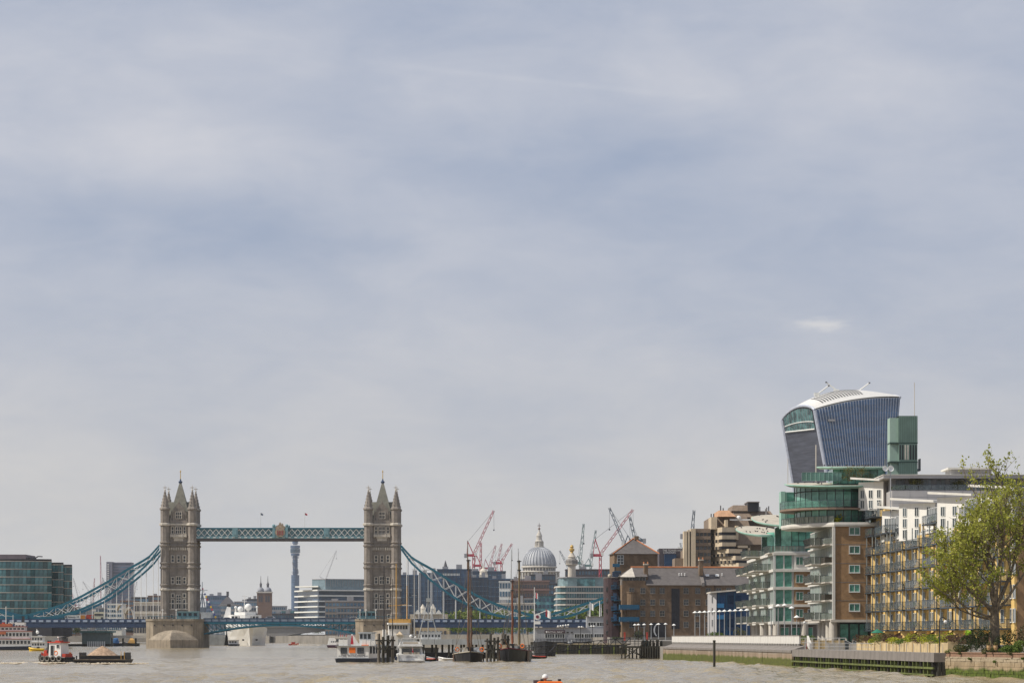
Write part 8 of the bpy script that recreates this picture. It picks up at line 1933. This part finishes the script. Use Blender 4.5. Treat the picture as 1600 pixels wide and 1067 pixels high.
# ---- cranes
def crane(lab, d, m, mast, jib, back=None, yb=None, wide=1.0, grp='tower cranes on the skyline'):
    """Luffing tower crane. mast = (px, y of the slewing ring), jib = (px, y) of the tip, back = (px, y) of the A-frame top."""
    px, ys = mast; t = thing('tower_crane', lab, 'crane', (PX(px, d), d, 6), 0, grp); X = lambda p: PX(p, d)-PX(px, d); Z = lambda y: PZ(y, d)-6; s = wide
    def lattice(nm, p, q, w, mm=m):
        p, q = Vector(p), Vector(q); ax = (q-p); L_ = ax.length; ax.normalize(); uu = Vector((0, 1, 0)); vv = ax.cross(uu).normalized(); b = MB(); nseg = max(4, int(L_/(w*2.2)))
        for a_, c_ in ((-1, -1), (1, -1), (1, 1), (-1, 1)): b.tube(p+(uu*a_+vv*c_)*w/2, q+(uu*a_+vv*c_)*w/2*.7, w*.13, 4)
        for i in range(nseg):
            p0, p1 = p+ax*L_*i/nseg, p+ax*L_*(i+1)/nseg; sg = 1 if i % 2 else -1
            b.tube(p0+(-uu+vv*sg)*w/2, p1+(-uu-vv*sg)*w/2, w*.09, 3); b.tube(p0+(uu-vv*sg)*w/2, p1+(uu+vv*sg)*w/2, w*.09, 3)
        b.build(nm, mm, t)
    lattice('mast', (0, 0, 0), (0, 0, Z(ys)), 2.0*s); lattice('jib', (0, 0, Z(ys)+1), (X(jib[0]), 0, Z(jib[1])), 1.7*s)
    sg = 1 if jib[0] >= px else -1; MB().box(min(-sg*6*s, sg*1.5*s), max(-sg*6*s, sg*1.5*s), -1.3, 1.3, Z(ys)-.6, Z(ys)+1.3*s).build('machinery_deck', m, t); MB().box(-sg*6*s-1, -sg*6*s+1, -1.5, 1.5, Z(ys)-1.5*s, Z(ys)+1.6*s).build('counterweight', m_greyc, t); MB().box(sg*1.4-.9, sg*1.4+.9, -2.6, -1.3, Z(ys), Z(ys)+2.2).build('cab', m_slabw, t)
    bx_, bz_ = (X(back[0]), Z(back[1])) if back else (-sg*3.5*s, Z(ys)+9*s)
    b = MB(); b.tube((0, 0, Z(ys)+1), (bx_, 0, bz_), .45*s, 4); b.tube((-sg*5*s, 0, Z(ys)+1), (bx_, 0, bz_), .35*s, 4); b.build('a_frame', m, t)
    b = MB(); b.tube((bx_, 0, bz_), (X(jib[0]), 0, Z(jib[1])), .12*s, 3); b.tube((X(jib[0]), 0, Z(jib[1])), (X(jib[0])+.2, 0, Z(jib[1])-14*s), .1*s, 3); b.build('pendant', m_cdark, t); MB().box(X(jib[0])-.4, X(jib[0])+.6, -.4, .4, Z(jib[1])-15*s, Z(jib[1])-14*s).build('hook', m_cdark, t)
mr = mat('crane_red', (.40, .045, .07), .5, var=.1); mrp = mat('crane_pale_red', (.36, .10, .13), .6); mg = mat('crane_green', (.13, .21, .21), .6); mgd = mat('crane_dark', (.09, .12, .15), .6); mw = mat('crane_white', (.42, .42, .43), .6)
crane('tall red crane left of the cathedral with jib raised right', 2250, mr, (740, 868), (771.5, 797.5), (731, 846)); crane('thin upright red crane just right of the tallest red crane', 2500, mr, (751, 884), (751.6, 847)); crane('pale red crane with a short steep jib, left of three', 2900, mrp, (764, 888), (774.5, 852)); crane('pale red crane with a steep jib, middle of three', 2800, mrp, (775, 892), (784, 849)); crane('red crane nearest the cathedral dome', 2600, mr, (783.5, 880), (800, 849), (779.5, 874))
crane('green crane with upright jib right of the column monument', 2200, mg, (906.5, 880), (912, 818), (903, 868)); crane('pale green thin crane beside the upright green crane', 2500, mg, (923, 884), (931, 828), (920, 872)); crane('large red crane right of the column monument', 2100, mr, (938, 868), (989, 796), (930, 842)); crane('dark crane with jib leaning left behind the large red crane', 2000, mgd, (976, 852), (952, 793), (981, 836)); crane('small dark teal crane above the warehouse gable', 1900, mgd, (992, 845), (984, 807), (996, 838))
crane('grey crane with jib leaning left beside the cathedral', 2700, mgd, (890, 893), (874.5, 860), (893, 885), wide=.8); crane('grey crane standing behind the concrete hotel', 1500, mgd, (1081, 838), (1084.5, 797), (1079, 830), wide=.8); crane('tiny dark crane left of the hotel', 1400, mgd, (1066, 862), (1062.5, 848), wide=.4); crane('thin grey crane above the white slab office', 3000, mw, (509, 907), (525.5, 860), (499, 900), wide=.55)
for i, (a, b_, c_, lab) in enumerate((((157.5, 915), (157, 868), mrp, 'tall thin crane left of the slim tower'), ((123, 938), (114.5, 903), mw, 'thin pale crane leaning left near the glass office'), ((118, 945), (110.5, 922), mrp, 'small crane lowest beside the glass office'), ((142, 930), (129.5, 908), mw, 'thin crane leaning left above the chain'), ((146, 930), (147.8, 903), mrp, 'upright thin crane left of the tall one'), ((165, 915), (160, 902), mgd, 'short dark crane touching the slim tower'), ((210, 925), (214, 908), mw, 'small pale crane right of the slim tower'))): crane(lab, 3800, c_, a, b_, wide=.7, grp='small cranes above the south chain')
# ---- trees
def far_tree(lab, px, d, wpx, ytop, z0, m=None, n=650, grp='trees beyond the bridge', name='tree'):
    w = wpx/F*d; h = PZ(ytop, d)-z0; t = thing(name, lab, 'tree', (PX(px, d), d, z0), 0, grp); rn = np.random.RandomState(int(px*7+d)); MB().tube((0, 0, 0), (0, 0, h*.55), .035*h, 7, .015*h).build('trunk', m_bark, t)
    lob = [(rn.uniform(-.32, .32)*w, rn.uniform(-.3, .3)*w, h*rn.uniform(.42, .8), rn.uniform(.2, .33)) for _ in range(9)]
    def fn(): o = lob[rn.randint(9)]; q = rn.normal(size=3); q /= np.linalg.norm(q); r = o[3]*rn.uniform(.6, 1.05); return np.array([o[0]+q[0]*r*w, o[1]+q[1]*r*w, min(h, max(h*.12, o[2]+q[2]*r*h*.75))])
    put('crown', leaf_mesh('crown', leaves(n, fn, max(.3, h*.045), rn), m or m_leaff), t)
T = (('first tree behind the north chain, by the stone building', 697, 26, 953), ('second tree behind the north chain', 716, 26, 949), ('third tree behind the north chain', 734, 24, 951), ('fourth tree right of the first barge mast', 752, 26, 949), ('fifth tree behind the north chain', 769, 26, 951), ('sixth tree left of the second barge masts', 787, 24, 953), ('rounded tree right of the second barge masts', 824, 24, 949), ('tree behind the roundel sign', 848, 24, 956), ('tree below the cathedral, left of the ensign', 862, 22, 953), ('tree left of the layered office corner', 880, 28, 948), ('tree in front of the layered office', 900, 28, 944), ('tall tree under the rising chain', 920, 30, 938), ('tallest tree touching the purple tower', 938, 30, 931))
for i, (lab, px, w, y) in enumerate(T): far_tree(lab, px, 1290+((i*37) % 60), w, y, 5.0, m_leaff if i % 3 else m_leafg)
for i in range(10): far_tree('low riverside tree below the north span deck, %s' % ('first', 'second', 'third', 'fourth', 'fifth', 'sixth', 'seventh', 'eighth', 'ninth', 'tenth')[i]+' from the stone range', 704+i*13.5, 1262+(i % 3)*5, 20, 973+(i % 2)*2, 4.6, m_leaff if i % 2 else m_leafg, 420, 'low trees below the north span')
for i, (px, w, y) in enumerate(((66, 20, 972), (84, 22, 970), (101, 20, 974), (118, 18, 978))): far_tree('dark tree under the south span, %s' % ('nearest the passenger boats', 'second from the passenger boats', 'third from the passenger boats', 'nearest the pier hall')[i], px, 1420, w, y, 4.5, m_leafd, 500, 'dark trees under the south span')
for i, (px, w, y) in enumerate(((446, 18, 985), (463, 18, 984), (480, 20, 983), (497, 18, 985), (424, 16, 988))): far_tree('far tree on the quay below the road bridge, %s' % ('under the twin towers side', 'second of the row', 'tallest of the row', 'right end of the row', 'left end of the row')[i], px, 2420, w, y, 6.0, m_leafd, 400, 'trees below the road bridge')
# ---- old fortress range and gate by the north span
def build_fortress():
    D0 = 1275.0; X = lambda px: PX(px, D0)-PX(640, D0); Z = lambda y: PZ(y, D0); root = thing('stone_riverside_range', 'low yellowish stone range with arches and dormers under the north span', 'building', (PX(640, D0), D0, 0)); ms = mat('sandstone', (.48, .38, .24), .85, var=.12, scale=.2, streak=.2)
    MB().box(0, X(702), 0, 14, 4, Z(980)).build('wall', ms, root); MB().box(0, X(699), 3, 13, Z(980), Z(959)).build('upper_wall', mat('pale_sandstone', (.46, .41, .33), .85, streak=.2), root)
    for i in range(9): MB().box(X(644+i*6.2), X(647.5+i*6.2), -.12, .05, 5, Z(985)).build('arch', m_cdark, root)
    for i in range(8): put('window', window_mesh(.8, 1.6, 1, 2, .15, .15, m_slabw, m_cdark), root, (X(646+i*7), 3, Z(972)))
    for i in range(4): x = X(652+i*11); b = MB(); b.add([(x-1.5, 2.5, Z(959)), (x+1.5, 2.5, Z(959)), (x, 2.5, Z(952)), (x-1.5, 7, Z(959)), (x+1.5, 7, Z(959)), (x, 7, Z(952))], [(0, 1, 2), (5, 4, 3), (0, 2, 5, 3), (1, 4, 5, 2)]); b.build('gable', m_slabw, root)
    for px in (660, 676): MB().lathe([(1.2, Z(960)), (1.2, Z(951)), (1.3, Z(950)), (.1, Z(943))], 10, (X(px), 6)).build('turret', m_lime, root)
build_fortress()
# embankment wall and pier sheds under the bridges
t = thing('far_quay_wall', 'pale far quay wall below the road bridge with yellow hoardings', 'wall', (PX(420, 2395), 2395, 0)); w = PX(560, 2395)-PX(420, 2395); MB().box(0, w, 0, 5, -3, PZ(997, 2395)).build('facing', m_lime, t)
for i in range(18): MB().box(w*i/18, w*i/18+.7, -.4, -.003, -3, PZ(996, 2395)).build('buttress', m_greyc, t)
for px in (466, 505): MB().box(PX(px, 2395)-PX(420, 2395), PX(px+6, 2395)-PX(420, 2395), 1, 4, PZ(997, 2395), PZ(992, 2395)).build('hoarding', m_yel, t)
t = thing('river_pier_hall', 'dark low pier hall with a white picket float under the south span', 'pier', (PX(105, 1330), 1330, 0)); X = lambda px: PX(px, 1330)-PX(105, 1330)
MB().box(X(128), X(172), 0, 10, 1.0, 6.0).build('hall', mat('pier_grey_green', (.12, .16, .16), .6), t); MB().box(X(124), X(176), -1, 11, 6.0, 6.8).build('roof', mat('pier_teal_roof', (.06, .15, .15), .6), t); MB().box(X(95), X(172), 2, 12, -.4, 1.0).build('float', m_hulld, t)
for i in range(10): MB().box(X(137+i*2.9), X(138.6+i*2.9), -1.4, -1.1, -.4, 2.2).build('picket', m_white, t)
MB().box(X(166), X(236), 4, 7, 3.6, 4.8).build('gangway', m_concl, t)
for px in (172, 190, 210, 228): MB().tube((X(px), 5, -3), (X(px), 5, 3.6), .4, 7).build('gangway_pile', m_timber, t)
for i in range(9): MB().ball((X(100+i*12)+.4*sin(i*3), 4, PZ(982+1.2*sin(i*2), 1330)), .45, 7, 5).build('lamp_globe', m_white, t)
# ---- traffic on the bridge
def vehicle(name, lab, cat, px0, px1, yt, m, parts=(), d=DB-4.5, nose=0):
    z0 = bz(969.5); w = (px1-px0)/F*d; t = thing(name, lab, cat, (PX(px0, d), d, z0)); h = PZ(yt, d)-z0; me = MB().lathe([(.15, -.15), (.48, -.15), (.48, .15), (.15, .15)], 12).mesh('wheel', m_darkmetal)
    for x in ((.16, .84) if w < 7 else (.12, .72, .86)): put('wheel', me, t, (w*x, -.95, .48), rot=(pi/2, 0, 0)); put('wheel', me, t, (w*x, .95, .48), rot=(pi/2, 0, 0))
    if nose == 0: MB().box(0, w, -1.1, 1.1, .5, h).build('body', m, t)
    else:
        P = [(0, .45), (w, .45), (w, h*.62), (w*.9, h*.66), (w*.74, h), (w*.3, h), (w*.12, h*.66), (0, h*.6)]; b = MB(); b.loft([[(x, -.9, z) for x, z in P], [(x, .9, z) for x, z in P]]); bd = b.build('body', m, t); MB().box(w*.26, w*.76, -.93, .93, h*.68, h*.94).build('side_window', m_wpane, bd)
    for nm, xa, xb, za, zb, mm in parts: MB().box(w*xa, w*xb, -1.16, 1.16, h*za, h*zb).build(nm, mm, t)
    return t, w, h
t, w, h = vehicle('box_lorry', 'white box lorry with an orange panel crossing the south span', 'truck', 102, 134.5, 960.5, m_slabw, (('orange_panel', .74, .97, .2, .97, mat('lorry_orange', (.55, .22, .03), .6)), ('cab_window', .02, .1, .5, .85, m_wpane)))
text('lettering', 'beauty 10', m_cdark, t, (w*.42, -1.13, h*.55), 1.0)
vehicle('red_van', 'red van between the white lorry and the coach', 'van', 135.5, 147, 960, m_red, (('window', .6, .95, .55, .85, m_wpane),)); vehicle('coach', 'cream double-deck coach on the south span', 'bus', 147, 163, 955.8, mat('coach_cream', (.60, .57, .42), .5), (('upper_window', .08, .92, .58, .82, m_wpane), ('lower_window', .7, .92, .2, .42, m_wpane)))
vehicle('silver_car', 'silver hatchback car in the middle of the bascule span', 'car', 413, 431, 962, mat('car_silver', (.42, .43, .45), .35, .3), nose=1); vehicle('white_car', 'white car near the north tower on the bascule span', 'car', 544, 560, 963, m_slabw, nose=1); vehicle('dark_car', 'dark car above the cruise yacht on the bascule span', 'car', 347, 362, 964, mat('car_dark', (.03, .035, .05), .35), nose=1)
# ------------------------------------------------------------------ the big plane tree and the planting at its foot
def big_tree(lab, loc, H_, spread, seed, nleaf, lean=0.0):
    rg = random.Random(seed); rn = np.random.RandomState(seed); t = thing('plane_tree', lab, 'tree', loc); b = MB(); tips = []
    def limb(p, dr, L_, r, depth):
        n = 4; q = p
        for i in range(n):
            dr = (dr+Vector((rg.uniform(-.16, .16), rg.uniform(-.16, .16), .07 if depth < 3 else rg.uniform(-.12, .1)))).normalized(); q2 = q+dr*L_/n
            b.tube(q, q2, r*(1-.14*i), 7 if depth < 2 else 5, r*(1-.14*(i+1))); q = q2
            if depth >= 2: tips.append((q.copy(), .45+.12*depth))
            if depth < 4 and i >= 1 and rg.random() < (.85 if depth else 1):
                a = rg.uniform(0, 6.28); s = Vector((cos(a), sin(a), rg.uniform(.05, .65))).normalized(); limb(q, (dr*.55+s*.75).normalized(), L_*rg.uniform(.5, .72), r*.5, depth+1)
        if depth < 4:
            for k in range(2): a = rg.uniform(0, 6.28); s = Vector((cos(a)*.6, sin(a)*.6, rg.uniform(.2, .8))); limb(q, (dr*.8+s*.6).normalized(), L_*rg.uniform(.52, .7), r*.48, depth+1)
        else: tips.append((q.copy(), .8))
    base = Vector((0, 0, -.2)); fork = Vector((lean*.3, 0, H_*.27)); b.tube(base, base+Vector((0, 0, .9)), .85, 12, .62); b.tube(base+Vector((0, 0, .9)), fork, .62, 12, .5)
    for i, (dx, dy, dz, k) in enumerate(((-.22, .1, .95, .38), (.22, -.1, 1.0, .55), (.55, .15, .9, .54), (-.85, -.15, .6, .37), (.8, -.25, .75, .44), (.1, .5, .9, .46), (-.55, .3, .8, .38), (-1.1, -.3, .22, .36), (-.9, .35, .05, .30), (.38, -.4, .95, .5))):
        limb(fork-Vector((0, 0, .18*i)), Vector((dx*spread, dy*spread, dz)).normalized(), H_*k*.72, .3-.018*i, 1)
    b.build('trunk', m_bark, t)
    zmax = max(p.z for p, r in tips); sc = (H_-.6)/zmax
    tp = [(p, r*rg.uniform(.5, 1.0)) for p, r in tips if p.z > H_*.2 and rg.random() < .42]
    def fn(): p, r = tp[rn.randint(len(tp))]; v = rn.normal(size=3)*r*.36; return np.array([p.x+v[0], p.y+v[1], min(p.z+v[2], 99)])
    put('crown', leaf_mesh('crown', leaves(nleaf, fn, .165, rn, aspect=1.25), m_leaf), t); return t
big_tree('tall plane tree with yellow green leaves before the yellow flats', (PX(1556, 300), 300.5, 2.3), 19.6, 1.0, 12, 14500, -.2).scale = (.84, .84, .9)
for i, (px, d, rx, h, m, lab) in enumerate(((1517, 301, 1.7, 2.6, m_leafd, 'dark bush left of the plane tree trunk'), (1534, 299, 1.5, 3.2, m_leafd, 'tall dark evergreen bush touching the plane tree trunk'), (1503, 303, 1.1, 1.0, m_leafo, 'low pale shrub on the wall end near the jetty'), (1545, 296, .9, .7, m_leafo, 'small dry shrub below the plane tree'), (1575, 299, 1.8, 2.9, m_leafd, 'dark bush right of the plane tree trunk'), (1593, 296, 1.4, 1.7, m_leafg, 'fresh green bush at the right frame edge'), (1576, 293, 1.2, 1.0, m_leafg, 'low green shrub on top of the stone wall'), (1610, 298, 2.0, 3.2, m_leafd, 'dark bush beyond the right frame edge'))):
    shrub('garden_bush', lab, 'shrub', (PX(px, d), d, 2.35), rx, 1.1, h, m, 1300, .085, 700+i, 'bushes under the plane tree')
shrub('lime_flower_bush', 'bright lime flowering bush by the dark bush', 'shrub', (PX(1514, 299), 299, 4.2), .55, .5, .55, leaf_mat('lime_leaf', (.24, .45, .02), (.45, .7, .05)), 200, .07, 790)
for i, px in enumerate((1545, 1555.5)):
    t = thing('terracotta_pot', 'round pale terracotta pot on the stone wall, %s of two' % ('left' if i == 0 else 'right'), 'pot', (PX(px, 292), 292, 2.75)); MB().lathe([(.12, 0), (.22, .25), (.2, .45), (.24, .5), (.2, .5), (.18, .4)], 12).build('pot', mat('terracotta_pale', (.42, .28, .14), .8), t); rn = np.random.RandomState(i); put('plant', leaf_mesh('plant', leaves(60, lambda: np.array([0, 0, .62])+rn.normal(size=3)*.1, .07, rn), m_leafo), t)
# someone walking on the promenade
def walker(lab, px, d, z0, c, c2):
    t = thing('person', lab, 'person', (PX(px, d), d, z0), radians(70)); me = bpy.data.meshes.new('body')
    J = [(0, 0, .95), (0, 0, 1.2), (0, .02, 1.42), (0, .02, 1.52), (-.18, 0, 1.4), (-.24, -.05, 1.12), (-.22, .1, .9), (.18, 0, 1.4), (.24, .06, 1.12), (.22, .22, .92), (-.1, 0, .9), (-.11, .16, .5), (-.11, .12, .06), (-.11, .26, .03), (.1, 0, .9), (.11, -.06, .5), (.11, -.26, .1), (.11, -.14, .03)]
    E = [(0, 1), (1, 2), (2, 3), (2, 4), (4, 5), (5, 6), (2, 7), (7, 8), (8, 9), (0, 10), (10, 11), (11, 12), (12, 13), (0, 14), (14, 15), (15, 16), (16, 17)]; RR = [.15, .14, .15, .06, .08, .055, .04, .08, .055, .04, .1, .075, .05, .04, .1, .075, .05, .04]
    me.from_pydata(J, E, []); o = put('body', me, t); me.materials.append(c); o.modifiers.new('skin', 'SKIN')
    for v, r in zip(me.skin_vertices[0].data, RR): v.radius = (r, r)
    me.skin_vertices[0].data[0].use_root = True; s = o.modifiers.new('sub', 'SUBSURF'); s.levels = s.render_levels = 1
    MB().ball((0, .03, 1.64), .1, 12, 8, 0, 1.2).build('head', mat('skin_tone', (.46, .27, .19), .6), t, smooth=True); MB().ball((0, .0, 1.68), .108, 12, 8, 0, 1.1).build('hair', c2, t, smooth=True)
walker('person in a dark red coat walking on the promenade by the columns', 1262, 405, 2.3, mat('red_coat', (.22, .03, .05), .8), m_darkmetal)
# ------------------------------------------------------------------ summer haze: one closed box of even, thin air round everything
def build_haze():
    hz = MB().box(-8100, 8100, -3100, 12100, -5.0, 214).build('haze', None)
    m = bpy.data.materials.new('haze'); m.use_nodes = True; t = m.node_tree; t.nodes.clear(); o = t.nodes.new('ShaderNodeOutputMaterial'); v = t.nodes.new('ShaderNodeVolumePrincipled')
    v.inputs['Color'].default_value = (.86, .92, 1.0, 1); v.inputs['Density'].default_value = 0.000026; v.inputs['Anisotropy'].default_value = 0.2
    t.links.new(v.outputs[0], o.inputs['Volume']); hz.data.materials.clear(); hz.data.materials.append(m); tag(hz, kind='stuff')
build_haze()
